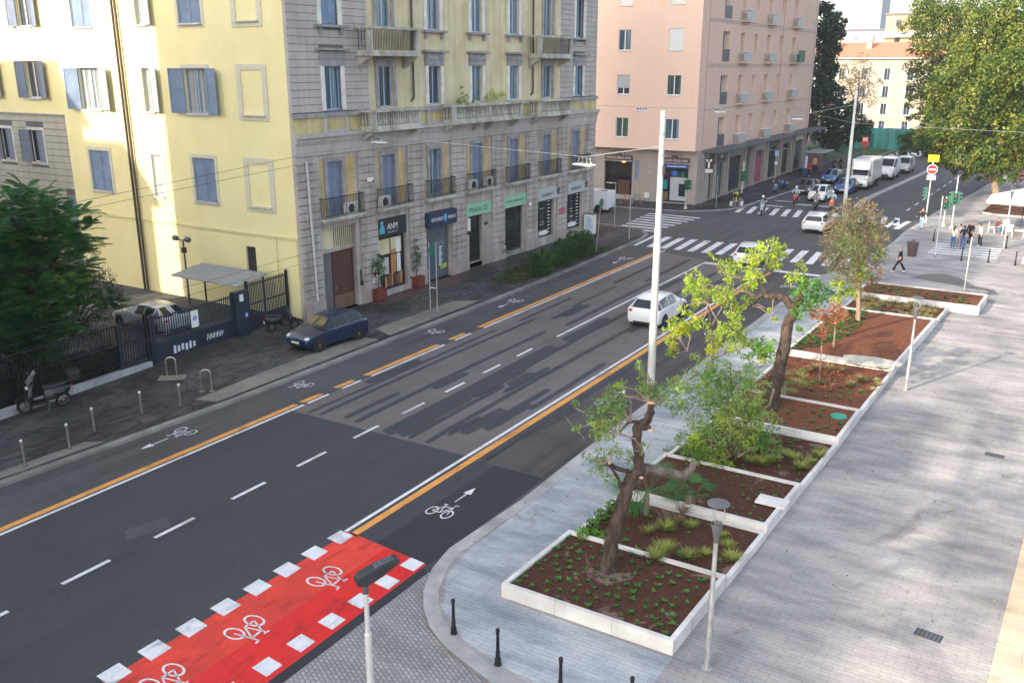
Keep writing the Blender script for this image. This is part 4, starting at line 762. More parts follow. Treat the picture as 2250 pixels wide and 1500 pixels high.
# ---------------------------------------------------------------- pink building across the side street
FP1 = frame((0, 83.6, 0), (1, 0, 0), (0, -1, 0)); FP2 = frame((-31.1, 0, 0), (0, 1, 0), (1, 0, 0)); FQ1 = frame((0, 84.5, 0), (1, 0, 0), (0, -1, 0))
of = (-31.1, 84, 0); pb = empty('corner_building', of, 0, 'pink brick apartment block on the far corner above a brown-signed cafe', 'building')
PW1 = [(-38.75, 1.35), (-33.55, 1.45), (-43.6, 1.4)]; R1 = [(6.3, 8.2), (10.35, 12.2), (14.4, 16.3), (18.45, 20.3), (22.5, 24.4)]; h1 = [(u-w/2, u+w/2, a, b) for u, w in PW1 for a, b in R1]
C2 = [(89.5, 91.6, 0), (94.9, 96.3, 1), (99.4, 100.6, 2), (103.8, 105.2, 1), (108.6, 109.8, 2), (113.9, 115.4, 1)]; R2 = [(5.3, 8.1), (9.35, 12.1), (13.4, 16.2), (17.4, 20.3), (21.5, 24.3)]
h2 = [(a, b, z0+(1.1 if t == 2 else 0), z1) for a, b, t in C2 for z0, z1 in R2]
g = MB(); wall_holes(g, FP1, -60, -31.1, 5.25, 27, h1, .22, 'pink_light_face'); wall_holes(g, FP2, 83.6, 124.9, 5.25, 27, h2, .7, 'pink_shade_face', 'pink_light_face'); g.box(-59.9, -31.9, 84.4, 124.8, 5.25, 26.9, 'pink_shade_face'); g.box(-60, -31.1, 124.8, 124.9, 5.25, 27, 'pink_shade_face')
g.add([(-60, 83.6, 5.25), (-31.1, 83.6, 5.25), (-31.1, 124.9, 5.25), (-60, 124.9, 5.25)], [(0, 3, 2, 1)], 'shop_grey'); g.build('wall', pb, off=of)
g = MB()
for z in (12.92, 13.12, 17.0, 17.2, 8.95): g.fbox(FP2, 85.5, 123.9, z, z+.05, 0, .03, 'trim_grey')
g.fbox(FP2, 85.4, 85.48, 5.3, 25, 0, .02, 'trim_grey'); g.fbox(FP2, 123.9, 123.98, 5.3, 25, 0, .02, 'trim_grey'); g.tube([FP2(109.8, 9, .08), FP2(109.8, 26, .08)], .07, 'pink_shade_face'); g.build('string_course', pb, off=of)
g = MB(); g.box(-60.5, -30.6, 83.1, 125.4, 27, 27.4, 'roof_grey'); g.build('roof', pb, off=of)
k = 0
for u, w in PW1:
    for a, b in R1:
        k += 1; o = window(FP1, u, w, a, b, pb, of, 'frame_white', ['glass_teal', 'glass_green', 'glass_dark'][k % 3], d=-.12)
        if (u, a) in ((-33.55, 14.4), (-38.75, 18.45), (-33.55, 18.45)): q = MB(); q.fbox(FP1, u-w/2+.03, u+w/2-.03, a+.05, b-.03, -.07, -.05, 'sign_white'); q.build('blind', o, off=of)
        if (u, a) == (-38.75, 10.35): q = MB(); q.fbox(FP1, u-w/2+.03, u+w/2-.03, a+.6, b-.03, -.07, -.05, 'shutter_grey'); q.build('blind', o, off=of)
        q = MB(); q.fbox(FP1, u-w/2-.03, u+w/2+.03, a-.07, a, -.05, .06, 'trim_white'); q.build('sill', o, off=of)
for a, b, t in C2:
    for z0, z1 in R2:
        zz = z0+(1.1 if t == 2 else 0); o = window(FP2, (a+b)/2, b-a, zz, z1, pb, of, random.choice(['frame_white', 'wood_brown', 'frame_white']), random.choice(['glass_teal', 'glass_green', 'glass_dark']), d=-.6)
        if t == 0: q = MB(); q.fbox(FP2, a, b, z0, z0+1.15, -.05, .02, 'metal_grey'); q.build('balcony', pb, off=of)
        if t == 1:
            q = MB(); q.fbox(FP2, a-.3, b+.8, z0-.16, z0-.03, 0, .6, 'pink_shade_face'); o = q.build('balcony', pb, off=of)
            q = MB(); q.fbox(FP2, a-.3, b+.8, z0+.05, z0+.85, .56, .575, 'sign_grey'); n_ = 5
            for i in range(n_): q.fbox(FP2, a-.3, a-.26, z0-.03, z0+.92, .08+i*.11, .10+i*.11, 'sign_white')
            q.fbox(FP2, a-.32, b+.82, z0+.92, z0+.96, .0, .6, 'sign_white'); q.build('railing', o, off=of)
g = MB(); g.fbox(FP2, 114.2, 116.7, 13.4, 14.75, .8, .9, 'sign_text_green'); g.build('balcony_cover', pb, off=of)
g = MB(); g.fbox(FP2, 85.6, 128.0, 4.95, 5.2, 0, 1.7, 'metal_grey'); g.build('canopy', pb, off=of, bevel=.03)
# ground floor of the pink building
sh1 = [(-40.95, -37.9, .55, 4.25), (-35.0, -32.0, .15, 3.9)]
sh2 = [(88.0, 89.3, .15, 3.6), (90.2, 92.6, .15, 3.6), (94.0, 98.6, .2, 3.9), (99.6, 101.4, .2, 3.9), (103.0, 106.2, .2, 3.9), (108.2, 112.0, .2, 3.9), (113.8, 117.2, .2, 3.9), (119.5, 122.8, .2, 3.9)]
g = MB(); wall_holes(g, FQ1, -60, -31.15, 0, 5.3, sh1, .4, 'shop_grey'); FQ2 = frame((-31.15, 0, 0), (0, 1, 0), (1, 0, 0)); wall_holes(g, FQ2, 84.5, 124.8, 0, 5.3, sh2, .5, 'shop_grey'); g.box(-59.8, -31.8, 85.1, 124.7, 0, 5.2, 'plaster_groove'); g.build('shop_wall', pb, off=of)
for i, (a, b, c, d_) in enumerate(sh1):
    o = window(FQ1, (a+b)/2, b-a, c, d_, pb, of, 'metal_grey', 'glass_shop', d=-.3, name='shop_window', mull=i)
    if i == 0: q = MB(); q.ball(FQ1(-38.9, 3.85, -.15), (.24, .1, .1), 'lamp_warm'); q.build('hanging_lamp', o, off=of); q = MB(); q.fbox(FQ1, -39.5, -38.2, .6, 2.0, -.27, -.2, 'wood_red'); q.fbox(FQ1, -40.8, -39.8, 1.6, 1.66, -.27, -.2, 'sign_white'); q.build('display', o, off=of)
    else:
        q = MB(); q.fbox(FQ1, -33.9, -32.15, .35, 2.6, -.27, -.22, 'shutter_grey'); q.fbox(FQ1, -34.9, -34.1, .3, 1.2, -.27, -.2, 'wood_brown'); q.fbox(FQ1, -34.85, -34.2, 1.4, 2.3, -.27, -.2, 'teal'); q.fbox(FQ1, -33.8, -33.2, 2.75, 3.2, -.27, -.2, 'sign_blue'); q.fbox(FQ1, -32.8, -32.4, 2.6, 3.2, -.27, -.2, 'traffic_green'); q.fbox(FQ1, -33.0, -32.3, .8, 2.0, -.215, -.2, 'glass_dark'); q.build('display', o, off=of)
for sx, nm in ((-39.4, 0), (-33.4, 1)):
    q = MB(); q.fbox(FQ1, sx-1.5, sx+1.5, 4.02, 4.5, .0, .10, 'sign_brown'); q.poly([FQ1(sx+.75*math.cos(t), 4.5+.5*math.sin(t), .09) for t in [PI*i/12 for i in range(13)]], 'sign_brown')
    o = q.build('shop_sign', pb, off=of); lettering('MOLINO DELLE ARMI', FQ1, sx, 4.22, .106, .3, 'sign_white', o, width=2.6, off=of)
    q = MB()
    for k in range(9):
        t0, t1 = PI*(k+.15)/9, PI*(k+.85)/9; q.poly([FQ1(sx+r*math.cos(t), 4.52+r*.66*math.sin(t), .096) for r, t in ((.42, t0), (.66, t0), (.66, t1), (.42, t1))], 'sign_grey')
    q.build('logo', o, off=of)
    q = MB(); q.fbox(FQ1, sx-1.55, sx+1.55, 3.88, 3.98, 0, .25, 'trim_grey'); q.build('ledge', pb, off=of)
q = MB(); q.fbox(FQ1, -37.55, -37.2, 2.2, 4.0, .002, .006, 'graffiti_blue')
for k in range(11): q.fbox(FQ1, -37.5+.04*(k % 2), -37.25, 2.25+k*.155, 2.33+k*.155, .006, .009, 'sign_lightblue')
q.fbox(FQ1, -36.2, -35.8, 2.9, 3.05, 0, .03, 'sign_grey'); q.build('graffiti', pb, off=of)
for i, (a, b, c, d_) in enumerate(sh2):
    o = window(FQ2, (a+b)/2, b-a, c, d_, pb, of, 'metal_grey', ['glass_shop', 'glass_teal', 'glass_dark'][i % 3], d=-.4, name='shop_window')
    q = MB(); q.fbox(FQ2, a-.1, b+.1, d_+.05, 4.75, 0, .06, ['sign_brown', 'sign_brown', 'trim_grey', 'plaster_groove', 'sign_grey', 'plaster_groove', 'trim_grey', 'trim_cream'][i]); sg = q.build('shop_sign', pb, off=of)
    if i == 4: q = MB(); q.fbox(FQ2, a+.1, b-.1, c, 3.2, -.36, -.33, 'graffiti_pink'); q.build('roller_shutter', o, off=of)
    if i == 5:
        q = MB(); q.fbox(FQ2, a-.2, b+.2, 3.5, 3.55, .0, 1.0, 'sign_grey'); q.build('awning', pb, off=of)
    if i == 1: lettering('BAR', FQ2, 91.4, 4.2, .066, .5, 'sign_white', sg, off=of)
for u in (86.0, 93.3, 99.1, 102.2, 107.2, 113.0, 118.4): q = MB(); q.fbox(FQ2, u-.3, u+.35, .0, 4.9, 0, .14, 'plinth_pink'); q.build('pilaster', pb, off=of)
g = MB(); g.box(-.35, .35, -.09, .09, -.45, .55, 'sign_black'); g.box(-.35, .35, -.09, .09, -.8, -.47, 'sign_white'); g.box(-.10, .10, -.10, -.09, -.35, .45, 'sign_white'); g.box(-.28, .28, -.10, -.09, .25, .45, 'sign_white'); g.box(.2, .9, -.03, .03, 0, .05, 'metal_grey')
o = tag(g.build('tobacco_sign', loc=(-30.2, 85.2, 4.0)), 'black box sign with a white letter T on the pink building corner', 'sign')
# ================================================================ NEIGHBOURING BUILDINGS BEHIND THE VIEWPOINT (unseen, added and sized to throw the street's shade)
def block(x0, x1, y0, y1, h, label, m='neighbour'):
    of = ((x0+x1)/2, (y0+y1)/2, 0); o = empty('apartment_building', of, 0, label, 'building'); g = MB(); g.box(x0, x1, y0, y1, 0, h, m); g.build('wall', o, off=of)
    g = MB(); g.box(x0-.5, x1+.5, y0-.5, y1+.5, h, h+.4, 'roof_grey'); g.build('roof', o, off=of)
    fr = frame((x1, 0, 0), (0, 1, 0), (1, 0, 0)); n = int((y1-y0)/4)
    for i in range(n):
        for k in range(int(h/3.6)): g = MB(); u = y0+(y1-y0)*(i+.5)/n; g.fbox(fr, u-.6, u+.6, 1.2+k*3.6, 3.2+k*3.6, .01, .05, 'shutter_slate'); g.build('window', o, off=of)
block(-53.2, -34.0, -8, 10.5, 34, 'unseen tall buff apartment block along the left pavement nearest the yard')
block(-53.2, -34.0, -34, -8.5, 25, 'unseen middle buff apartment block of the row along the left pavement')
block(-52, -34.0, -85, -36.5, 36, 'unseen taller buff tower block farther back along the left pavement')
block(-62.4, -57.0, 6, 11.5, 19.2, 'unseen lower narrow buff block shaped to shade the yellow wall')
block(-85, -62.6, 6, 14, 23.5, 'unseen long buff block added to shade the set-back wing')
# ================================================================ VEGETATION
def tube_part(name, paths, m, parent, off):
    for p, r in paths:
        # add knots and slight crookedness between the given points
        p = [Vector(q) for q in p]; rr = r if len(r) == len(p) else [r[0]+(r[-1]-r[0])*i/(len(p)-1) for i in range(len(p))]; P, R_ = [], []
        for i in range(len(p)-1):
            for k in range(4): t = k/4; j = rr[i]*.16; P.append(p[i].lerp(p[i+1], t)+(Vector((random.uniform(-j, j), random.uniform(-j, j), 0)) if k or i else Vector())); R_.append((rr[i]+(rr[i+1]-rr[i])*t)*random.uniform(.92, 1.1)*THIN)
        P.append(p[-1]); R_.append(rr[-1]*THIN); g = MB(); g.tube(P, R_, m, n=10); o = g.build(name, parent, off=off, smooth=60)
    return o
def clus(base, L, dz=1.0, seed=None):      # clusters given by photo position and radius in pixels -> world centre and radius
    out = []
    for c in L:
        px, py, r = c[:3]; dep = c[3] if len(c) > 3 else random.uniform(-dz, dz); p = VPl(base, px, py, dep); k = (p-Vector((0, 0, H))).length/F; out.append((p, r*k))
    return out
def foliage(name, cl, dens, L, Wd, m, parent, off, shell=.55, sub=None, flat=.8, droop=0, mats2=None):
    P = []
    for p, r in cl:
        n = max(8, int(DEN*dens*r**2))
        if sub:                                                     # small tufts inside each cluster
            k = max(3, int(n/sub))
            for q in blob(p, (r, r, r*flat), k, shell): P.append(blob(q, r*.22+L*.4, sub, 1))
        else: P.append(blob(p, (r, r, r*flat), n, shell))
    P = np.concatenate(P); return leaves(name, P, L, Wd, m, parent, off, droop=droop, mats2=None)
DEN = 3.2; THIN = .78
def twigs(g, start, cl, m, r0=.035, frac=.5):
    for p, r in cl:
        if random.random() < frac:
            s = min(start, key=lambda q: (q-p).length); mid = (s+p)/2+Vector((random.uniform(-.15, .15), random.uniform(-.15, .15), random.uniform(0, .25))); g.tube([s, mid, p], [r0, r0*.6, r0*.25], m, n=5)
# --- pruned tree in the nearest bed
b0 = B(1332, 1252); tA = empty('tree', b0, 0, 'pruned dark-trunked tree leaning out of the nearest planting bed with sawn limbs', 'tree', 'young and pruned trees in the beds')
V = lambda px, py, o=0: VPl(b0, px, py, o)
tube_part('trunk', [([b0-Vector((0, 0, .1)), V(1340, 1215), V(1352, 1160), V(1366, 1110), V(1378, 1070), V(1392, 1048)], [.30, .24, .22, .22, .24, .22])], 'bark_dark', tA, b0)
tube_part('branch', [([V(1388, 1055), V(1405, 1030), V(1404, 1000), V(1398, 965), V(1402, 935), V(1410, 925)], [.22, .17, .155, .15, .15, .13]), ([V(1408, 932), V(1424, 922), V(1430, 905), V(1431, 884)], [.14, .13, .12, .10]), ([V(1412, 940), V(1425, 938, -.1), V(1428, 944, -.2)], [.10, .08, .06])], 'bark_dark', tA, b0)
tube_part('branch', [([V(1395, 1040), V(1420, 1028, .2), V(1465, 1036, .5), V(1505, 1046, .8), V(1518, 1030, .9), V(1528, 1012, 1.0)], [.17, .15, .13, .14, .12, .10]), ], 'bark_grey', tA, b0)
tube_part('branch', [([V(1392, 1050), V(1378, 1035, -.1), V(1355, 1028, -.3), V(1338, 1018, -.5)], [.13, .08, .07, .05]), ([V(1366, 1075), V(1358, 1050, -.3), V(1345, 1030, -.6), V(1334, 1018, -.8)], [.08, .05, .04, .03]), ([V(1395, 1052), V(1405, 1060, -.3), V(1409, 1050, -.4)], [.10, .07, .05]),
    ([V(1408, 932), V(1398, 925, -.2), V(1382, 927, -.4), V(1370, 938, -.6), V(1361, 952, -.6)], [.05, .05, .04, .03, .02])], 'bark_dark', tA, b0)
g = MB()
for p, r in ((V(1431, 883.5), .10), (V(1429, 945, -.22), .07), (V(1337.5, 1017, -.5), .06), (V(1409.5, 1049, -.42), .055)): g.ball(p, (r, r, r*.5), 'cut_wood')
g.build('cut_end', tA, off=b0, smooth=50)
clA = clus(b0, [(1417, 842, 22), (1408, 815, 14), (1405, 800, 10), (1445, 868, 30), (1475, 862, 34), (1500, 878, 24), (1425, 860, 20), (1480, 900, 14), (1350, 868, 22), (1335, 890, 30), (1312, 905, 26), (1322, 935, 30), (1345, 915, 28), (1362, 892, 22), (1310, 955, 14), (1360, 845, 14), (1368, 848, 10), (1330, 965, 16), (1262, 895, 13), (1268, 940, 8), (1375, 870, 14)], .8)
clA2 = clus(b0, [(1398, 1005, 16), (1410, 985, 14), (1402, 1025, 14), (1385, 1010, 12), (1335, 1010, 28), (1300, 1000, 20), (1350, 985, 18), (1335, 1048, 22), (1370, 1000, 18), (1315, 1030, 20)], .6)
foliage('crown', clA, 390, .15, .045, 'leaf_olive', tA, b0, sub=9); foliage('crown', clA2, 280, .15, .04, 'leaf_olive', tA, b0, sub=8)
foliage('crown', clus(b0, [(1315, 930, 20), (1328, 950, 14), (1405, 1000, 8), (1345, 920, 12), (1360, 846, 10)], .6), 300, .15, .05, 'leaf_lime', tA, b0, sub=8)
g = MB(); st = [V(1431, 884), V(1361, 952, -.6), V(1338, 1018, -.5), V(1400, 1030), V(1385, 927, -.4)]; twigs(g, st, clA+clA2, 'bark_pale', .03, .9)
g.tube([V(1431, 884), V(1418, 845), V(1412, 820), V(1403, 800)], [.05, .035, .025, .01], 'bark_pale'); g.tube([V(1285, 965), V(1262, 940, -.3), V(1240, 912, -.4)], [.015, .01, .006], 'bark_pale', n=4); g.build('twig', tA, off=b0, smooth=50)
# --- multi-stemmed bushy shrub
b1 = G(1612, 1008, .26); tB = empty('shrub', b1, 0, 'big bushy many-stemmed shrub with upright bare poles between two pruned trees', 'shrub')
V = lambda px, py, o=0: VPl(b1, px, py, o)
L_ = [(1560, 965, 40), (1530, 985, 34), (1600, 990, 40), (1650, 960, 36), (1570, 1020, 34), (1610, 1030, 30), (1545, 925, 34), (1590, 940, 36), (1630, 920, 34), (1500, 970, 24), (1515, 1010, 26), (1580, 1045, 22), (1600, 1055, 16), (1660, 990, 30), (1690, 960, 26), (1690, 925, 26), (1555, 880, 30), (1600, 880, 34), (1640, 870, 34), (1575, 840, 30), (1615, 835, 34), (1530, 860, 26), (1510, 835, 26), (1545, 810, 28), (1580, 800, 24), (1650, 830, 30), (1665, 900, 28), (1700, 990, 18), (1490, 850, 20), (1500, 900, 12), (1470, 990, 10), (1680, 850, 14), (1530, 780, 14), (1640, 795, 20)]
clB = clus(b1, L_, 1.1); foliage('crown', clB, 430, .13, .045, 'leaf_olive', tB, b1, sub=8)
foliage('crown', clus(b1, [(1590, 1035, 24), (1560, 1000, 26), (1530, 970, 22), (1610, 1050, 14), (1640, 960, 22), (1595, 925, 24), (1660, 895, 20), (1540, 940, 20), (1580, 1020, 26), (1600, 900, 24), (1550, 860, 22), (1650, 930, 22), (1620, 1000, 24)], 1.2), 470, .13, .05, 'leaf_lime', tB, b1, sub=8)
foliage('crown', clus(b1, [(1595, 860, 26), (1630, 845, 24), (1570, 900, 26), (1640, 900, 26), (1520, 1000, 24), (1670, 970, 26), (1560, 830, 24)], 1.0), 420, .14, .05, 'leaf_green', tB, b1, sub=9)
foliage('crown', clus(b1, [(1545, 838, 12), (1562, 812, 10), (1675, 795, 8), (1475, 835, 8)], .6), 420, .15, .06, 'leaf_yellow', tB, b1, sub=8)
g = MB()
for q in ([(1612, 1005), (1600, 960), (1598, 930)], [(1618, 1005), (1630, 975), (1660, 950)], [(1622, 1003), (1650, 985), (1705, 960)], [(1606, 1003), (1590, 980), (1560, 965)], [(1640, 925), (1632, 900), (1605, 870)], [(1636, 930), (1660, 905), (1672, 880)], [(1638, 928), (1640, 890), (1652, 835)], [(1640, 930), (1625, 905), (1622, 850)], [(1608, 870), (1606, 830), (1604, 795)], [(1612, 1000), (1640, 950), (1640, 928)], [(1700, 855), (1690, 890), (1650, 915)], [(1604, 940), (1600, 880), (1597, 840)]):
    g.tube([V(*p, random.uniform(-.3, .3)) for p in q], [.05, .035, .022], random.choice(['bark_pale', 'bark_grey']), n=6)
twigs(g, [V(1600, 960), V(1640, 928), V(1606, 830), V(1560, 965), V(1660, 950)], clB, 'bark_pale', .022, .6); g.build('stem', tB, off=b1, smooth=50)
# --- large leaning tree with bright leaves
b2 = B(1692, 893); tC = empty('tree', b2, 0, 'arching pruned tree with bright yellow-green leaves reaching over the cycle lane', 'tree', 'young and pruned trees in the beds')
V = lambda px, py, o=0: VPl(b2, px, py, o)
tube_part('trunk', [([b2-Vector((0, 0, .1)), V(1697, 865), V(1708, 830), V(1716, 795), V(1722, 755), V(1732, 710), V(1745, 680), V(1738, 668)], [.42, .38, .34, .30, .28, .27, .24, .24])], 'bark_dark', tC, b2)
tube_part('branch', [([V(1740, 676), V(1728, 658), V(1710, 650), V(1690, 652), V(1680, 645, .2), V(1668, 652, .3), V(1650, 672, .4)], [.20, .19, .18, .16, .13, .10, .06]), ([V(1744, 676), V(1757, 655), V(1762, 635), V(1764, 618)], [.2, .18, .16, .14])], 'bark_dark', tC, b2)
tube_part('branch', [([V(1684, 648, .1), V(1674, 628, .1), V(1664, 608, 0), V(1690, 595, .1), V(1707, 588, .2)], [.09, .08, .08, .07, .05]), ([V(1700, 652), V(1697, 680, -.3), V(1701, 690, -.4)], [.05, .03, .02]), ([V(1665, 655, .2), V(1640, 640), V(1610, 640), V(1560, 625, -.4)], [.06, .05, .04, .02]), ([V(1664, 608), V(1620, 610), V(1590, 600), V(1563, 575)], [.05, .035, .025, .012]),
    ([V(1562, 720), V(1575, 695), V(1592, 668), V(1600, 655)], [.05, .045, .04, .03]), ([V(1562, 720), V(1560, 690), V(1556, 665)], [.05, .04, .03]), ([V(1562, 722), V(1564, 755), V(1566, 800)], [.06, .06, .07]), ([V(1562, 722), V(1548, 710), V(1530, 690)], [.05, .03, .02]), ([V(1510, 770, -.3), V(1490, 745, -.3), V(1470, 740, -.3)], [.03, .02, .015])], 'bark_grey', tC, b2)
LC = [(1690, 545, 24), (1715, 550, 18), (1700, 575, 20), (1660, 560, 22), (1645, 580, 22), (1600, 590, 24), (1608, 610, 16), (1655, 610, 20), (1640, 625, 18), (1565, 562, 7), (1740, 608, 18), (1760, 588, 14), (1525, 610, 20), (1540, 635, 26), (1515, 640, 18), (1560, 655, 14), (1588, 645, 26), (1600, 660, 18), (1650, 652, 16), (1630, 680, 12), (1620, 682, 10), (1530, 668, 14), (1500, 680, 12), (1520, 690, 10), (1490, 715, 22), (1475, 735, 20), (1510, 720, 18), (1540, 710, 16), (1480, 765, 14), (1470, 778, 10), (1610, 700, 22), (1590, 725, 20), (1630, 730, 18), (1640, 750, 16), (1570, 760, 18), (1565, 735, 16), (1610, 760, 20), (1705, 705, 8), (1690, 682, 6)]
clC = clus(b2, LC, .9); foliage('crown', clC, 430, .17, .055, 'leaf_lime', tC, b2, sub=10)
foliage('crown', clus(b2, [(1765, 650, 20), (1785, 640, 22), (1810, 640, 20), (1780, 665, 18), (1750, 665, 14), (1755, 690, 16), (1770, 625, 16), (1800, 660, 16), (1750, 715, 12), (1675, 760, 24), (1690, 780, 20), (1660, 775, 20), (1700, 760, 16), (1620, 735, 20), (1800, 625, 14), (1745, 640, 10)], .8), 270, .2, .065, 'leaf_green', tC, b2, sub=10)
foliage('crown', clus(b2, [(1675, 778, 12), (1495, 722, 14), (1510, 725, 12), (1480, 760, 10), (1565, 772, 12), (1700, 560, 10), (1655, 570, 10), (1530, 700, 8)], .7), 540, .2, .065, 'leaf_yellow', tC, b2, sub=8)
g = MB(); twigs(g, [V(1664, 608), V(1590, 600), V(1556, 665), V(1600, 655), V(1650, 672, .4), V(1510, 770, -.3), V(1762, 635), V(1566, 790), V(1610, 640)], clC, 'bark_pale', .03, .8); g.build('twig', tC, off=b2, smooth=50)
# --- dense olive-brown round tree
b3 = B(1886, 705); tD = empty('tree', b3, 0, 'round olive and brown crowned tree on a straight pale trunk', 'tree', 'young and pruned trees in the beds')
V = lambda px, py, o=0: VPl(b3, px, py, o)
tube_part('trunk', [([b3-Vector((0, 0, .1)), V(1886, 660), V(1888, 620), V(1886, 560), V(1880, 500)], [.17, .15, .14, .09, .04])], 'bark_pale', tD, b3)
LD = [(x, y, r) for x, y, r in ((1880, 460, 30), (1905, 465, 26), (1850, 475, 26), (1835, 500, 26), (1930, 490, 22), (1870, 500, 40), (1910, 510, 34), (1935, 530, 18), (1830, 535, 26), (1860, 545, 40), (1905, 555, 36), (1935, 570, 16), (1815, 565, 14), (1840, 575, 26), (1880, 590, 36), (1915, 595, 24), (1855, 605, 24), (1945, 545, 8), (1925, 620, 14), (1895, 625, 16), (1823, 480, 10), (1805, 558, 6))]
clD = clus(b3, LD, 1.2); foliage('crown', clD, 330, .13, .05, 'leaf_brown', tD, b3, sub=8); foliage('crown', clus(b3, [(1900, 500, 36), (1915, 530, 34), (1860, 560, 30), (1930, 560, 18), (1890, 600, 24), (1925, 500, 20), (1870, 480, 22), (1850, 520, 26), (1880, 540, 30), (1840, 590, 20)], 1.3), 170, .13, .05, 'leaf_olive', tD, b3, sub=8)
g = MB(); twigs(g, [V(1888, 620), V(1886, 560), V(1884, 530)], clD, 'bark_grey', .05, 1); g.build('branch', tD, off=b3)
b = B(1890, 640); foliage('crown', clus(b3, [(1888, 578, 12), (1880, 640, 14), (1895, 605, 12), (1885, 620, 8), (1862, 640, 12), (1840, 625, 14), (1850, 650, 10), (1835, 660, 12)], .4), 420, .2, .07, 'leaf_lime', tD, b3, sub=8)
# --- small trees
def small_tree(px, py, path, cl, lm, label, r=.05, L=.14):
    b = B(px, py); t = empty('tree', b, 0, label, 'tree', 'young and pruned trees in the beds'); V = lambda a, c, o=0: VPl(b, a, c, o)
    tube_part('trunk', [([b-Vector((0, 0, .05))]+[V(*p) for p in path], [r, r*.4])], 'bark_pale', t, b); c = clus(b, cl, .4); foliage('crown', c, 420, L, .06, lm, t, b, sub=7)
    g = MB(); twigs(g, [V(*p) for p in path], c, 'bark_pale', .02, 1); g.build('twig', t, off=b); return t
small_tree(1800, 838, [(1803, 790), (1807, 740), (1812, 705)], [(1815, 715, 14), (1805, 730, 10), (1830, 705, 14), (1800, 690, 16), (1785, 680, 10), (1845, 690, 12), (1825, 690, 14), (1810, 700, 12)], 'leaf_red', 'small slender tree with orange-red leaves over a patch of fallen leaves')
small_tree(1831, 762, [(1835, 720), (1838, 690), (1842, 670)], [(1845, 690, 10), (1855, 685, 12), (1835, 675, 12), (1850, 700, 8)], 'leaf_red', 'thin sapling with reddish leaves at the edge of the bare red bed', .06)
# --- big fern-leaved tree on the left, behind the fence
def fronds(name, cl, n, L, m, parent, off, droop=.25, lw=.06, pairs=12, ll=.24):
    P0 = []; A = []
    for p, r in cl:
        k = max(3, int(2.4*n*r*r)); 
        for q in blob(p, (r, r, r*.85), k, .6):
            d = (Vector(q)-p); d.z = abs(d.z)*.4+random.uniform(-.1, .35)*r; d = d.normalized() if d.length > .01 else Vector((1, 0, 0)); d = (d+Vector((random.uniform(-.5, .5), random.uniform(-.5, .5), 0))).normalized()
            side = d.cross(Vector((0, 0, 1))).normalized(); o_ = Vector(q); Lf = L*random.uniform(.7, 1.2)
            for i in range(pairs):
                t = (i+1)/pairs; c = o_+d*Lf*t-Vector((0, 0, droop*Lf*t*t)); s = ll*(1-.45*abs(t-.4))
                for sg in (-1, 1):
                    tip = c+side*sg*s+d*s*.35-Vector((0, 0, .3*s)); w = d*lw*.5; P0 += [c-w, c+w, tip+w*.3, tip-w*.3]
    V_ = np.array([(v.x-off[0], v.y-off[1], v.z-off[2]) for v in P0]); N = len(V_)//4
    me = bpy.data.meshes.new(name); me.vertices.add(4*N); me.loops.add(4*N); me.polygons.add(N); me.vertices.foreach_set('co', V_.ravel()); me.loops.foreach_set('vertex_index', np.arange(4*N, dtype=np.int32)); me.polygons.foreach_set('loop_start', np.arange(0, 4*N, 4, dtype=np.int32))
    me.materials.append(MATS[m]); me.update(calc_edges=True); o = bpy.data.objects.new(name, me); COL.objects.link(o); o.parent = parent; return o
bt = Vector((-38.0, 20.5, .1)); tE = empty('tree', bt, 0, 'big dark green tree with feathery fern-like leaves behind the fence at the left', 'tree'); V = lambda a, c, o=0: VPl(bt, a, c, o)
tube_part('trunk', [([bt, V(60, 740), V(70, 620), V(60, 520)], [.3, .25, .2, .1]), ([V(70, 640), V(130, 560, .5)], [.15, .06]), ([V(65, 600), V(0, 540, -.5)], [.14, .06])], 'bark_dark', tE, bt)
LE = [(60, 430, 26), (30, 450, 24), (90, 440, 24), (50, 480, 40), (110, 490, 36), (150, 480, 24), (10, 500, 34), (70, 530, 46), (130, 540, 44), (170, 530, 26), (10, 560, 40), (60, 590, 50), (120, 600, 46), (165, 590, 28), (20, 640, 50), (80, 660, 48), (130, 660, 36), (10, 700, 46), (60, 720, 44), (110, 715, 34), (-30, 600, 60), (-40, 480, 50), (150, 640, 26), (170, 470, 14), (-30, 700, 50), (185, 500, 12), (40, 760, 40), (-10, 760, 40), (90, 750, 30), (130, 715, 26), (20, 790, 34), (70, 780, 30), (115, 760, 26), (-25, 800, 34)]
fronds('crown', clus(bt, LE, 1.6), 46, .8, 'leaf_fern', tE, bt)
fronds('crown', clus(bt, [(150, 620, 18, -1.6), (145, 645, 18, -1.5), (130, 670, 22, -1.6), (150, 600, 14, -1.6), (20, 520, 20, -1.6), (110, 690, 16, -1.5)], .3), 20, .8, 'leaf_fern_bright', tE, bt)
bs = Vector((-41.5, 25.5, .1)); tF = empty('shrub', bs, 0, 'dark arching shrub between the feathery tree and the silver car', 'shrub')
clF = clus(bs, [(190, 560, 24), (205, 600, 30), (215, 640, 34), (245, 650, 26), (190, 680, 34), (150, 700, 30), (235, 615, 18), (180, 620, 26), (255, 670, 16), (215, 705, 24), (180, 720, 26), (140, 735, 26), (245, 695, 16), (200, 735, 18)], 1.0); foliage('crown', clF, 260, .16, .04, 'leaf_dark', tF, bs, sub=8); fronds('crown', clus(bs, [(235, 655, 26, -.8), (255, 660, 18, -.8), (215, 670, 24, -.8)], .4), 20, .6, 'leaf_fern', tF, bs)
g = MB()
for c, r in clF: g.tube([bs, (bs+c)/2+Vector((0, 0, .4)), c+Vector((.5, 0, .1))], [.06, .04, .01], 'bark_dark', n=5)
g.build('stem', tF, off=bs)
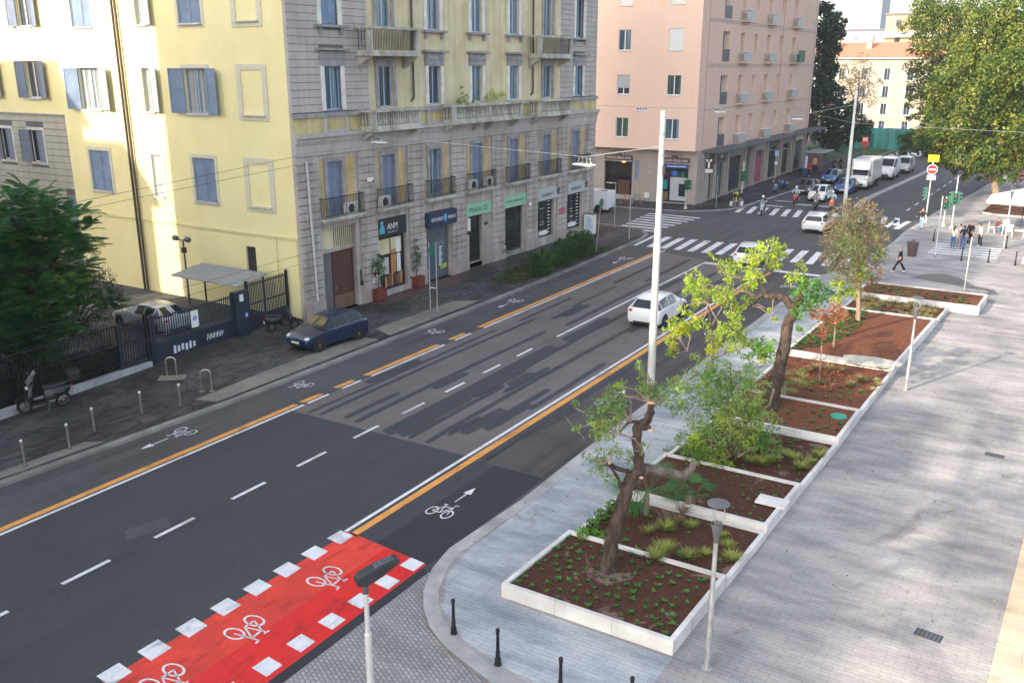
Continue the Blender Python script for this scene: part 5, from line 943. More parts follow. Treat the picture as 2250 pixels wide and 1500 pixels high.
# tall sparse tree behind the viewpoint whose limbs shade the plaza
bz = Vector((-16, -5.5, .1)); tZ = empty('tree', bz, 0, 'tall sparse plane tree on the plaza behind the viewpoint', 'tree'); g = MB(); g.tube([bz, bz+Vector((.3, .2, 7)), bz+Vector((0, .5, 12)), bz+Vector((.4, 0, 18))], [.42, .32, .22, .05], 'bark_pale'); PZ_ = []
for k in range(16):
    a = 2.4*k; z = 8.5+.6*k; s_ = bz+Vector((.1, .2, z)); e_ = s_+Vector((math.cos(a)*random.uniform(2.5, 4.5), math.sin(a)*random.uniform(2.5, 4.5), random.uniform(1.2, 2.6))); m_ = (s_+e_)/2+Vector((random.uniform(-.4, .4), random.uniform(-.4, .4), .2)); g.tube([s_, m_, e_], [.14, .10, .04], 'bark_pale', n=6)
    for q in (m_, e_, (m_+e_)/2): PZ_.append(blob(q+Vector((random.uniform(-.6, .6), random.uniform(-.6, .6), random.uniform(-.2, .5))), (.8, .8, .5), 55, .7))
g.build('trunk', tZ, off=bz); leaves('crown', np.concatenate(PZ_), .26, .15, 'leaf_plane', tZ, bz)
# hedge behind the left fence
def hedge(name, boxes, m, label, cat, L=.11, dens=420, base=None, group=None):
    P = []; g = MB()
    for x0, x1, y0, y1, z0, z1 in boxes:
        A = 2*((x1-x0)+(y1-y0))*(z1-z0)+(x1-x0)*(y1-y0); n = int(dens*A); p = rng.uniform(0, 1, (n, 3)); f = rng.integers(0, 3, n); s = rng.integers(0, 2, n); rr = rng.normal(0, .06, (n,))
        for a in range(3):
            q = f == a; p[q, a] = s[q]
        p[:, 2] = np.where((f == 2), 1, p[:, 2]); P.append(np.array([x0, y0, z0])+p*np.array([x1-x0, y1-y0, z1-z0])+rng.normal(0, .07, (n, 3))); g.box(x0+.12, x1-.12, y0+.12, y1-.12, z0, z1-.12, 'leaf_dark')
    b = Vector(((boxes[0][0]+boxes[0][1])/2, (boxes[0][2]+boxes[0][3])/2, boxes[0][4])); o = empty(name, b, 0, label, cat, group); leaves('foliage', np.concatenate(P), L, L*.5, m, o, b); g.build('stems', o, off=b); return o
hedge('hedge', [(-35.5, -34.4, 4, 18.6, .1, 2.05), (-35.4, -34.5, 18.6, 23.4, .1, 1.2)], 'leaf_dark', 'clipped dark hedge growing behind the left iron fence', 'hedge', .12, 260)
hd = Vector((-30.6, 54, .1))
def bush(px, py, cl, m, label, dens=900, L=.13, group=None, dz=.5):
    b = G(px, py, .1); o = empty('bush', b, 0, label, 'bush', group); c = clus(b, cl, dz); foliage('foliage', c, dens, L, L*.45, m, o, b, sub=8, shell=.45)
    g = MB()
    for p, r in c: g.tube([b+Vector((random.uniform(-.2, .2), random.uniform(-.2, .2), 0)), (b+p)/2, p], [.03, .02, .008], 'bark_dark', n=5)
    g.build('stems', o, off=b); return o
bush(1190, 607, [(1175, 570, 18), (1190, 585, 20), (1178, 595, 14), (1205, 565, 18), (1200, 590, 16), (1188, 560, 14)], 'leaf_hedge', 'rounded green bush on the lawn, nearest of the three in the hedge row', group='bushes in front of the shops')
bush(1245, 585, [(1225, 550, 18), (1240, 565, 20), (1225, 575, 16), (1250, 545, 18), (1255, 565, 16), (1235, 535, 14), (1218, 560, 14)], 'leaf_hedge', 'green bush in the middle of the hedge row before the furniture shop', group='bushes in front of the shops')
bush(1282, 565, [(1270, 530, 18), (1285, 520, 16), (1290, 545, 16), (1265, 550, 16), (1278, 555, 14), (1260, 520, 14), (1298, 530, 10)], 'leaf_hedge', 'farthest green bush of the hedge row, beside the corner shop window', group='bushes in front of the shops')
bush(1118, 600, [(1118, 550, 12), (1122, 570, 14), (1115, 585, 10), (1125, 590, 10), (1112, 535, 8)], 'leaf_shade', 'thin upright grey-green bush at the left end of the lawn', 200)
def grass_patch(poly, z, n, h, m, name='grass', label='short green grass of the little lawn by the bushes'):
    xs = [p[0] for p in poly]; ys = [p[1] for p in poly]; P = []
    def ins(x, y):
        c = False; j = len(poly)-1
        for i in range(len(poly)):
            if (poly[i][1] > y) != (poly[j][1] > y) and x < (poly[j][0]-poly[i][0])*(y-poly[i][1])/(poly[j][1]-poly[i][1])+poly[i][0]: c = not c
            j = i
        return c
    while len(P) < n:
        x, y = random.uniform(min(xs), max(xs)), random.uniform(min(ys), max(ys))
        if ins(x, y): P.append((x, y, z+random.uniform(0, h)))
    return tag(leaves(name, P, h*1.3, .03, m), label, 'grass', kind='stuff')
sheet('lawn_soil', [(-30.4, 46.9), (-28.5, 46.8), (-28.4, 60.5), (-31.0, 60.5), (-31.0, 50)], 'soil_dark', PZ+.02)
grass_patch([(-30.4, 46.9), (-28.5, 46.8), (-28.4, 60.5), (-31.0, 60.5), (-31.0, 50)], .12, 9000, .10, 'leaf_hedge')
# potted shrubs
def potted(px, py, cl, label):
    b = G(px, py, .1); o = empty('potted_shrub', b, 0, label, 'potted plant', 'shrubs in red boxes by the shop'); g = MB(); g.box(-.36, .36, -.36, .36, .06, .72, 'planter_red')
    for s in (-1, 1): g.box(-.38, .38, s*.34-.03, s*.34+.03, .62, .74, 'planter_red'); g.box(s*.34-.03, s*.34+.03, -.31, .31, .62, .74, 'planter_red')
    g.box(-.3, .3, -.3, .3, .66, .69, 'soil_dark'); g.build('pot', o, bevel=.01)
    V = lambda a, c: VPl(b, a, c); c = clus(b, cl, .15); foliage('foliage', c, 420, .12, .045, 'leaf_hedge', o, b, sub=7); g = MB(); g.tube([b+Vector((0, 0, .6)), c[0][0], c[-1][0]], [.03, .02, .01], 'bark_dark', n=5); g.build('stem', o, off=b)
potted(832, 660, [(832, 620, 8), (832, 605, 15), (828, 590, 15), (836, 590, 12), (833, 572, 12), (826, 580, 12), (830, 562, 8)], 'red box with a leafy shrub left of the blue-logo shop window')
potted(916, 632, [(915, 592, 8), (914, 578, 13), (918, 568, 12), (912, 560, 11), (915, 545, 8), (914, 530, 5)], 'red box with a slim shrub right of the blue-logo shop window')
# balcony plants
for px, py, cl, m, lb in ((1015, 232, [(1012, 222, 10), (1018, 215, 10), (1008, 226, 8), (1020, 228, 8), (1014, 205, 5), (1013, 192, 3)], 'leaf_olive', 'wispy dark green plant at the left end of the long stone balcony'), (1088, 225, [(1075, 212, 10), (1085, 205, 10), (1095, 212, 10), (1105, 208, 9), (1073, 222, 8), (1090, 220, 8)], 'leaf_lime', 'yellow-green plants massed on the middle of the long stone balcony'), (1048, 215, [(1048, 186, 6), (1050, 195, 4), (1046, 215, 6), (1044, 222, 6)], 'leaf_green', 'small climbing plant in front of the balcony window')):
    b = PX(px, py, -32.7); b.z = 9.95; o = empty('balcony_plant', b, 0, lb, 'plant', 'plants on the long stone balcony'); foliage('foliage', clus(b, cl, .2), 300, .15, .05, m, o, b, sub=6); g = MB(); g.lathe([(.14, 0), (.2, .3), (.17, .3)], 'planter_red', n=10); g.build('pot', o)
# --- bed planting: seedlings, tufts, palms, groundcover
def seed_mesh(n, L, w, up, m, name):
    P0 = []
    for i in range(n):
        a = random.uniform(0, 2*PI); d = Vector((math.cos(a), math.sin(a), up*random.uniform(.5, 1.5))).normalized(); s = Vector((-math.sin(a), math.cos(a), 0))*w*.5; l = L*random.uniform(.6, 1.1); mid = d*l*.55; tip = d*l-Vector((0, 0, .25*l*(1-.5*min(1, up)))); P0 += [(Vector((0, 0, 0)), s), (mid, s), (tip, s*.1)]
    me = bpy.data.meshes.new(name); vs = []; fs = []
    for i in range(0, len(P0), 3):
        o = len(vs); vs += [P0[i][0]-P0[i][1]*.5, P0[i][0]+P0[i][1]*.5, P0[i+1][0]+P0[i+1][1], P0[i+2][0]+P0[i+2][1], P0[i+2][0]-P0[i+2][1], P0[i+1][0]-P0[i+1][1]]; fs += [(o, o+1, o+2, o+5), (o+5, o+2, o+3, o+4)]
    me.from_pydata([tuple(v) for v in vs], [], fs); me.materials.append(MATS[m]); return me
def scatter(name, meshes, pts, label, cat, group, s=(.7, 1.25)):
    xs = [p.x for p in pts]; ys = [p.y for p in pts]; l0 = label
    for p in pts:
        fx = (p.x-min(xs))/(max(xs)-min(xs)+.01); fy = (p.y-min(ys))/(max(ys)-min(ys)+.01); n_ = 5 if len(pts) > 30 else 3; row = ['front', 'second', 'middle', 'fourth', 'back'] if n_ == 5 else ['front', 'middle', 'back']
        label = l0+', '+row[int(fy*n_*.999)]+' row, '+['far left', 'left', 'centre', 'right', 'far right'][int(fx*4.99)]
        o = bpy.data.objects.new(name, random.choice(meshes)); COL.objects.link(o); o.location = p; o.rotation_euler = (0, 0, random.uniform(0, 6)); k = random.uniform(*s); o.scale = (k, k, k); tag(o, label, cat, group)
def bedpts(i, n, u0=.06, u1=.94, v0=.07, v1=.93, mind=.32):
    x0, x1, y0, y1, h = BEDS[i][:5]; P = []
    for _ in range(n*12):
        x, y = x0+(x1-x0)*random.uniform(u0, u1), y0+(y1-y0)*random.uniform(v0, v1)
        if all((x-a.x)**2+(y-a.y)**2 > mind**2 for a in P): P.append(Vector((x, y, h-.07)))
        if len(P) >= n: break
    return P
SM = [seed_mesh(16, .14, .05, .8, 'leaf_seed', 'seedling') for _ in range(4)]; GM = [seed_mesh(170, .46, .014, 1.0, 'leaf_grass', 'grass_tuft') for _ in range(3)]; HM = [seed_mesh(80, .30, .018, 1.2, 'leaf_straw', 'straw_tuft') for _ in range(3)]
scatter('seedling', SM, bedpts(0, 92, mind=.27), 'green seedling in the nearest bed', 'seedling', 'seedlings in the nearest bed')
scatter('seedling', SM, bedpts(2, 42, .35, .95, mind=.3), 'green seedling in the bed with the white slab', 'seedling', 'seedlings in the third bed', (.6, 1))
scatter('seedling', SM, bedpts(4, 26, .3, .95), 'seedling in the bed with the green lid', 'seedling', 'seedlings in the fifth bed')
scatter('grass_tuft', GM, [B(*p) for p in ((1423, 1172), (1462, 1165), (1460, 1215), (1512, 1228), (1550, 1222), (1608, 1232), (1598, 1205), (1440, 1230), (1585, 1180), (1520, 1160))], 'yellow-green grass tuft in the second bed', 'grass tuft', 'grass tufts in the second bed')
scatter('grass_tuft', GM, [B(*p) for p in ((1745, 1010), (1700, 1015), (1780, 1020), (1760, 1032), (1675, 1022), (1650, 1018), (1725, 1000), (1640, 1000), (1800, 1005))], 'yellow-green grass tuft right of the bushy shrub', 'grass tuft', 'grass tufts in the fourth bed', (.8, 1.3))
scatter('grass_tuft', HM, bedpts(7, 60, .15, .95, .1, .9, .25), 'straw-coloured grass tuft in the narrow far bed', 'grass tuft', 'straw grasses in the eighth bed', (1, 1.8))
scatter('grass_tuft', HM, [B(*p) for p in ((1790, 812), (1820, 815), (1850, 818), (1900, 840), (1930, 850), (1915, 860), (1890, 838), (1775, 820), (1925, 842), (1870, 850))], 'straw-coloured grass tuft round the small red tree', 'grass tuft', 'straw grasses in the sixth bed', (1, 1.7))
scatter('shrublet', SM, bedpts(8, 40, .1, .95, .15, .85, .28), 'small low plant in the farthest wide bed', 'shrub', 'low plants in the ninth bed', (1, 2))
scatter('shrublet', SM, bedpts(3, 46, .25, .96, .1, .9, .28), 'small plant in the bushy shrub bed', 'seedling', 'small plants in the fourth bed', (.6, 1.3)); scatter('shrublet', SM, bedpts(5, 30, .2, .95, .1, .5, .3), 'small plant in the orange-leaf bed', 'seedling', 'small plants in the sixth bed', (.8, 1.6)); scatter('shrublet', SM, bedpts(1, 22, .05, .95), 'small plant among the second bed tufts', 'seedling', 'small plants in the second bed', (.8, 1.5))
scatter('shrublet', SM, [p for p in bedpts(6, 150, .02, .42, .04, .96, .22) if p.x < -9.9+ .9*abs(p.y-41)**.5], 'leafy plant left in the bare red bed', 'plant', 'green plants along the left of the seventh bed', (.9, 1.9))
def flat_leaves(c, rx, ry, n, L, m, label, zz):
    a = rng.uniform(0, 2*PI, n); r = np.sqrt(rng.uniform(0, 1, n)); P = np.stack([c.x+rx*r*np.cos(a), c.y+ry*r*np.sin(a), np.full(n, zz)+rng.uniform(0, .04, n)], 1); return tag(leaves('fallen_leaves', P, L, L*.6, m), label, 'fallen leaves', kind='stuff')
flat_leaves(B(1798, 828), 1.3, 1.6, 420, .10, 'leaf_red', 'orange fallen leaves under the small red tree', .33)
for px, py in ((1302, 1162), (1312, 1185), (1320, 1140), (1345, 1120), (1280, 1180)):
    b = B(px, py); o = empty('shrub', b, 0, ['bright green shrub in the second bed, nearest its front left corner', 'low bright shrub beside the leaning trunk foot', 'bright shrub behind the leaning trunk at the left edge', 'topmost bright shrub at the left edge of the second bed', 'leftmost bright shrub in the second bed'][[1302, 1312, 1320, 1345, 1280].index(px)], 'shrub', 'bright shrubs at the edge of the second bed'); leaves('foliage', blob(b+Vector((0, 0, .15)), (.2, .2, .17), 160, .6), .1, .05, 'leaf_green', o, b); g = MB(); g.tube([b, b+Vector((0, 0, .2))], .02, 'bark_dark', n=5); g.build('stem', o, off=b)
P_ = [(random.uniform(-6, 1), random.uniform(16, 56), PZ+.02+random.uniform(0, .01)) for _ in range(150)]+[(random.uniform(-13, -10.9), random.uniform(16, 50), PZ+.02) for _ in range(80)]
tag(leaves('fallen_leaves', P_, .09, .06, 'leaf_straw'), 'a few dry leaves scattered over the plaza paving', 'fallen leaves', kind='stuff')
def palm(px, py, h, n, R_, label, lm='leaf_palm'):
    b = B(px, py); o = empty('palm', b, 0, label, 'palm', 'small palms in the beds'); g = MB(); g.tube([(0, 0, 0), (0, .02, h*.5), (.03, 0, h)], [.09, .10, .07], 'bark_pale', n=8); g.build('trunk', o, smooth=50)
    for k in range(n):
        a = 2*PI*k/n+random.uniform(-.2, .2); el = random.uniform(-.1, .9); d = Vector((math.cos(a)*math.cos(el), math.sin(a)*math.cos(el), math.sin(el))); c = Vector((.03, 0, h))+d*R_*random.uniform(.45, .6); g = MB(); g.tube([(.03, 0, h), c], [.012, .008], 'leaf_palm', n=4); s = d.cross(Vector((0, 0, 1))).normalized(); u = s.cross(d); 
        for i in range(17):
            t = -1.35+2.7*i/16; v = (d*math.cos(t)+s*math.sin(t)).normalized(); l = R_*.55*(1-.12*abs(t)); w = s*math.cos(t)*.016-d*math.sin(t)*.016; m_ = c+v*l*.6+u*.02; tip = c+v*l-Vector((0, 0, .22*l)); g.add([c-w*.3, c+w*.3, m_+w, m_-w], [(0, 1, 2, 3)], lm); g.add([m_-w, m_+w, tip], [(0, 1, 2)], lm)
        g.build('frond', o)
palm(1418, 1130, .75, 13, 1.3, 'fan palm with drooping green fans behind the leaning trunk'); palm(1300, 1062, .3, 6, .9, 'small fan palm half hidden left of the leaning trunk') if 0 else None
palm(1512, 1110, .35, 8, .9, 'low fan palm on the raised third bed'); palm(1722, 868, .5, 10, 1.1, 'pale green palm at the foot of the arching tree', 'leaf_grass')
b = B(1395, 1138); o = tag(bpy.data.objects.new('flax_plant', seed_mesh(70, .8, .05, 2.5, 'leaf_palm', 'flax_plant')), 'clump of upright sword-shaped green leaves beside the palm', 'plant'); COL.objects.link(o); o.location = b
for px, py in ((1340, 1205), (1500, 1130), (1530, 1120), (1490, 1150)):
    b = B(px, py); o = tag(bpy.data.objects.new('dry_shrub', seed_mesh(90, .5, .012, 1.3, 'leaf_twig', 'dry_shrub')), {1340: 'wispy brown twiggy plant beside the leaning trunk', 1500: 'wispy twiggy plant by the third bed wall, leftmost of three', 1530: 'wispy twiggy plant by the third bed wall, rightmost of three', 1490: 'wispy twiggy plant in front of the two by the wall'}[px], 'plant', 'wispy twiggy plants'); COL.objects.link(o); o.location = b
# ================================================================ VEHICLES
CARS = {   # stations: x, z bottom, z belt, z top, half width bottom, belt, top  (unit car: length 4.0, width 1.72, height 1.48)
 'hatch': [(-2.0, .36, .70, .74, .66, .70, .62), (-1.95, .26, .86, .90, .79, .82, .74), (-1.86, .22, .95, .99, .83, .86, .72), (-1.50, .20, .98, 1.38, .84, .86, .58), (-.6, .20, .96, 1.48, .85, .86, .60), (.25, .20, .94, 1.44, .85, .86, .58), (1.02, .20, .92, .96, .85, .85, .74), (1.62, .22, .80, .86, .82, .83, .66), (1.90, .27, .66, .71, .76, .77, .60), (2.0, .34, .52, .56, .64, .66, .50)],
 'wagon': [(-2.0, .36, .70, .74, .66, .70, .62), (-1.95, .26, .88, .92, .79, .82, .74), (-1.88, .22, .96, 1.0, .83, .86, .72), (-1.68, .20, .98, 1.38, .84, .86, .60), (-.6, .20, .96, 1.48, .85, .86, .60), (.25, .20, .94, 1.44, .85, .86, .58), (.95, .20, .92, .96, .85, .85, .74), (1.62, .22, .80, .86, .82, .83, .66), (1.90, .27, .66, .71, .76, .77, .60), (2.0, .34, .52, .56, .64, .66, .50)],
 'coupe': [(-2.0, .36, .70, .74, .66, .70, .62), (-1.95, .26, .88, .92, .79, .82, .72), (-1.80, .22, .96, 1.0, .83, .85, .66), (-1.15, .20, .96, 1.42, .84, .86, .52), (-.5, .20, .94, 1.48, .85, .86, .55), (.15, .20, .92, 1.44, .85, .86, .53), (.95, .20, .90, .94, .85, .85, .72), (1.62, .22, .78, .84, .82, .83, .66), (1.90, .27, .66, .71, .76, .77, .60), (2.0, .34, .52, .56, .64, .66, .50)],
 'van': [(-2.0, .30, .98, 1.46, .82, .84, .74), (-1.97, .24, 1.0, 1.50, .84, .86, .76), (-1.9, .22, 1.0, 1.54, .85, .86, .77), (-1.2, .20, 1.0, 1.56, .85, .86, .77), (-.2, .20, 1.0, 1.56, .85, .86, .77), (.62, .20, .98, 1.52, .85, .86, .74), (1.32, .20, .94, .99, .85, .85, .76), (1.72, .22, .82, .88, .82, .83, .68), (1.92, .27, .68, .73, .78, .79, .62), (2.0, .34, .52, .56, .66, .68, .54)]}
def car(style, name, loc, rz, paint, L, W_, Hh, label, rear_glass=True, cat='car', windows=True, group=None, plates=True):
    o = empty(name, loc, rz, label, cat, group); sx, sy, sz = L/4, W_/1.72, Hh/1.48; st = [(x*sx, a*sz, b*sz, c*sz, d*sy, e*sy, f*sy) for x, a, b, c, d, e, f in CARS[style]]
    R_ = []
    for x, zb, zl, zt, wb, wl, wt in st:
        zm = zb+(zl-zb)*.55; h = [(wb*.9, zb), (wb, zb+.08*sz), (wb+(wl-wb)*.7+.015, zm), (wl, zl-.06), (wl*.985, zl), (wt, zt-.025*sz), (wt*.82, zt), (0, zt+.02*sz)]
        ring = [(x, y, z) for y, z in h]+[(x, -y, z) for y, z in h[::-1][1:]]; R_.append(ring)
    g = MB(); g.loft(R_, paint); body = g.build('body', o, smooth=38)
    def quad_on(p, inset, push, m, mb):        # glass set just proud of the body skin
        p = [Vector(q) for q in p]; c = sum(p, Vector())/len(p); n = (p[1]-p[0]).cross(p[2]-p[0]); n = n if n.length > 1e-6 else (p[2]-p[0]).cross(p[3]-p[0]); n.normalize()
        if n.dot(c-Vector((c.x*.3, 0, .6*sz))) < 0: n = -n
        q = []
        for v in p: d = c-v; q.append(v+d.normalized()*min(inset, d.length*.35)+n*push)
        mb.poly(q, m)
    if windows:
        sd = MB(); segs = [(2, 3), (3, 4), (4, 5), (5, 6)] if style != 'van' else [(5, 6), (4, 5)]
        for i, j in segs:
            for a, b in ((4, 5), (10, 9)):
                p = [R_[i][a], R_[j][a], R_[j][b], R_[i][b]]
                quad_on(p, .05 if (j-i) else .05, .012, 'glass_car', sd)
        sd.build('window', o)
        ws = MB(); quad_on([R_[5][5], R_[6][5], R_[6][9], R_[5][9]], .07, .035*sz, 'glass_car', ws); ws.build('windscreen', o)
        if rear_glass: ws = MB(); quad_on([R_[2][5], R_[3][5], R_[3][9], R_[2][9]], .07, .035*sz, 'glass_car', ws); ws.build('rear_window', o)
    wr = .315*min(1.12, sz if style != 'van' else sz*.92); xf, xr = 1.28*sx, -1.24*sx; hw = .86*sy
    for x in (xf, xr):
        for s in (-1, 1):
            g = MB(); g.lathe([(wr+.07, 0), (wr+.07, .012), (wr-.02, .012)], 'black_plastic', c=(0, 0, 0), axis='y', n=20, cap=False); g.lathe([(wr+.07, .004), (.02, .004)], 'black_plastic', axis='y', n=20, cap=False)
            a = g.build('wheel_arch', o, loc=(x, s*(hw+.008), wr+.01)); a.scale = (1, 1 if s > 0 else -1, 1)
            g = MB(); g.lathe([(wr*.62, -.10), (wr*.95, -.10), (wr, -.06), (wr, .06), (wr*.95, .10), (wr*.62, .10)], 'tyre', axis='y', n=22, cap=False); wh = g.build('wheel', o, loc=(x, s*(hw-.075), wr), smooth=50)
            g = MB(); g.lathe([(.001, s*-.07), (wr*.2, s*-.085), (wr*.2, s*-.03), (wr*.62, s*-.03)], 'metal_dark', axis='y', n=20, cap=False); g.lathe([(wr*.56, s*-.09), (wr*.66, s*-.09), (wr*.66, 0)], 'rim', axis='y', n=22, cap=False); g.ball((0, s*.08, 0), (wr*.18, .02, wr*.18), 'rim', 8, 5)
            for k in range(5):
                t = 2*PI*k/5; c, d = Vector((math.cos(t), 0, math.sin(t))), Vector((-math.sin(t), 0, math.cos(t))); y = Vector((0, s*.085, 0)); g.poly([c*wr*.12+d*wr*.10+y, c*wr*.12-d*wr*.10+y, c*wr*.6-d*wr*.06+y, c*wr*.6+d*wr*.06+y], 'rim')
            g.build('rim', wh)
    xh = 1.80*sx
    for s in (-1, 1):
        g = MB(); g.ball((0, 0, 0), (.20*sx, .17*sy, .085*sz), 'headlight', 10, 6); g.build('headlight', o, loc=(1.76*sx, s*.62*sy, (.685 if style != 'van' else .73)*sz), smooth=60)
        g = MB(); g.ball((0, 0, 0), (.06, .15*sy, .09*sz) if style != 'van' else (.04, .06, .22), 'taillight', 10, 6); g.build('taillight', o, loc=(-1.93*sx, s*.66*sy, (.84 if style != 'van' else .9)*sz), smooth=60)
        g = MB(); g.ball((0, 0, 0), (.07, .10, .07), paint if not style == 'van' else 'black_plastic', 8, 5); g.tube([(0, -s*.12, -.03), (0, 0, 0)], .02, 'black_plastic', n=5); g.build('mirror', o, loc=(.82*sx if style != 'van' else 1.1*sx, s*(.95*sy), .98*sz), smooth=60)
    g = MB(); g.box(1.93*sx, 2.0*sx+.012, -.45*sy, .45*sy, .30*sz, .46*sz, 'black_plastic'); g.box(1.90*sx, 1.97*sx+.012, -.32*sy, .32*sy, .56*sz, .63*sz, 'chrome' if paint == 'car_navy' else 'black_plastic'); g.build('grille', o)
    g = MB(); g.box(2.0*sx, 2.0*sx+.022, -.26, .26, .44*sz, .53*sz, 'plate'); g.build('number_plate', o)
    g = MB(); g.box(-2.0*sx-.014, -1.97*sx, -.5*sy, .5*sy, .24*sz, .36*sz, 'black_plastic'); g.build('rear_bumper', o); g = MB(); g.box(-2.0*sx-.016, -1.96*sx, -.26, .26, .48*sz, .58*sz, 'plate'); g.build('number_plate', o)
    g = MB(); g.tube([(st[5][0]-.1, .0, st[5][3]+.02), (st[4][0], 0, st[4][3]+.03)], .004, 'black_plastic', n=4); 
    g = MB()
    for s in (-1, 1):
        for x in (.18, -.72): g.box(x*sx-.09, x*sx+.09, s*(.862*sy), s*(.885*sy), .84*sz, .87*sz, paint)
        g.box(-.27*sx, -.262*sx, s*.860*sy, s*.870*sy, .3*sz, .92*sz, 'black_plastic')
    g.build('door_handle', o)
    return o
K = lambda px, py, z=0: G(px, py, z)
p = K(756, 758, .1); c = car('hatch', 'parked_car', (-29.9, 31.5, .1), -PI/2-.10, 'car_navy', 4.0, 1.75, 1.48, 'dark blue hatchback parked on the left pavement by the gate')
car('hatch', 'car', (-17.98, 44.2, .0), PI/2, 'car_white', 4.25, 1.80, 1.55, 'white crossover driving away in the right lane behind the tall grey mast')
car('hatch', 'car', (-18.3, 61.0, .0), PI/2+.1, 'car_white', 3.6, 1.65, 1.5, 'small white car driving over the near zebra crossing')
car('wagon', 'car', (-17.6, 77.2, .0), PI/2+.0, 'car_white', 4.5, 1.8, 1.5, 'white estate car in the middle of the junction, rear end to us')
car('hatch', 'car', (-21.8, 94.8, .0), -PI/2, 'car_white', 3.9, 1.7, 1.55, 'white hatchback waiting first in the queue at the far stop line')
car('hatch', 'car', (-24.3, 99.6, .0), -PI/2, 'car_darkgrey', 4.0, 1.75, 1.5, 'black car waiting by the far kerb, left of the white hatchback')
car('hatch', 'car', (-20.9, 102.2, .0), -PI/2, 'car_blue', 4.2, 1.75, 1.55, 'blue car waiting behind the white hatchback, beside the far mast')
car('hatch', 'car', (-24.2, 110.5, .0), -PI/2, 'car_blue', 4.2, 1.75, 1.55, 'second blue car in the far queue, left of the box truck')
# silver coupe in the yard
p = G(332, 676, 1.1); car('coupe', 'parked_car', (p.x, p.y, .1), PI-.05, 'car_silver', 4.6, 1.85, 1.35, 'silver coupe parked in the yard behind the dark gate')
# vans and truck
car('van', 'van', (-19.6, 118.5, .0), -PI/2, 'car_white', 5.4, 2.0, 2.35, 'tall white van queuing behind the box truck', cat='van')
car('van', 'van', (-19.0, 126.5, .0), -PI/2, 'car_silver', 4.6, 1.85, 1.85, 'silver grey van at the tail of the far queue', cat='van')
v = car('van', 'van', (-38.6, 76.6, .0), PI, 'car_white', 4.6, 1.85, 1.95, 'white delivery van in the side street by the cafe, tail to the junction', cat='van')
car('hatch', 'parked_car', (-14.4, 138, 0), -PI/2, 'car_white', 4.1, 1.75, 1.5, 'white car far along the street under the plane tree branches'); car('hatch', 'parked_car', (-13.4, 150, 0), -PI/2, 'car_darkgrey', 4.1, 1.75, 1.5, 'dark car farthest up the street under the trees')
t = car('van', 'box_truck', (-20.3, 107.2, 0), -PI/2, 'car_truck', 4.2, 2.0, 2.25, 'white box truck with a cargo body taller than its cab in the far queue', cat='truck', windows=True, rear_glass=False)
g = MB(); g.box(-5.0, .55, -1.12, 1.12, .85, 3.15, 'car_truck'); g.build('cargo_box', t, bevel=.04)
g = MB(); g.loft([[(.55, -1.05, 2.0), (.55, 1.05, 2.0), (.55, 1.05, 3.1), (.55, -1.05, 3.1)], [(1.15, -.85, 2.1), (1.15, .85, 2.1), (.75, .9, 3.0), (.75, -.9, 3.0)]], 'car_truck'); g.build('wind_deflector', t)
g = MB(); g.box(-4.9, .4, -.9, .9, .5, .85, 'black_plastic'); g.build('chassis', t)
for s in (-1, 1): g = MB(); g.lathe([(.15, -.18), (.38, -.18), (.4, 0), (.38, .18), (.15, .18)], 'tyre', axis='y', n=18); g.build('wheel', t, loc=(-3.6, s*.85, .4))
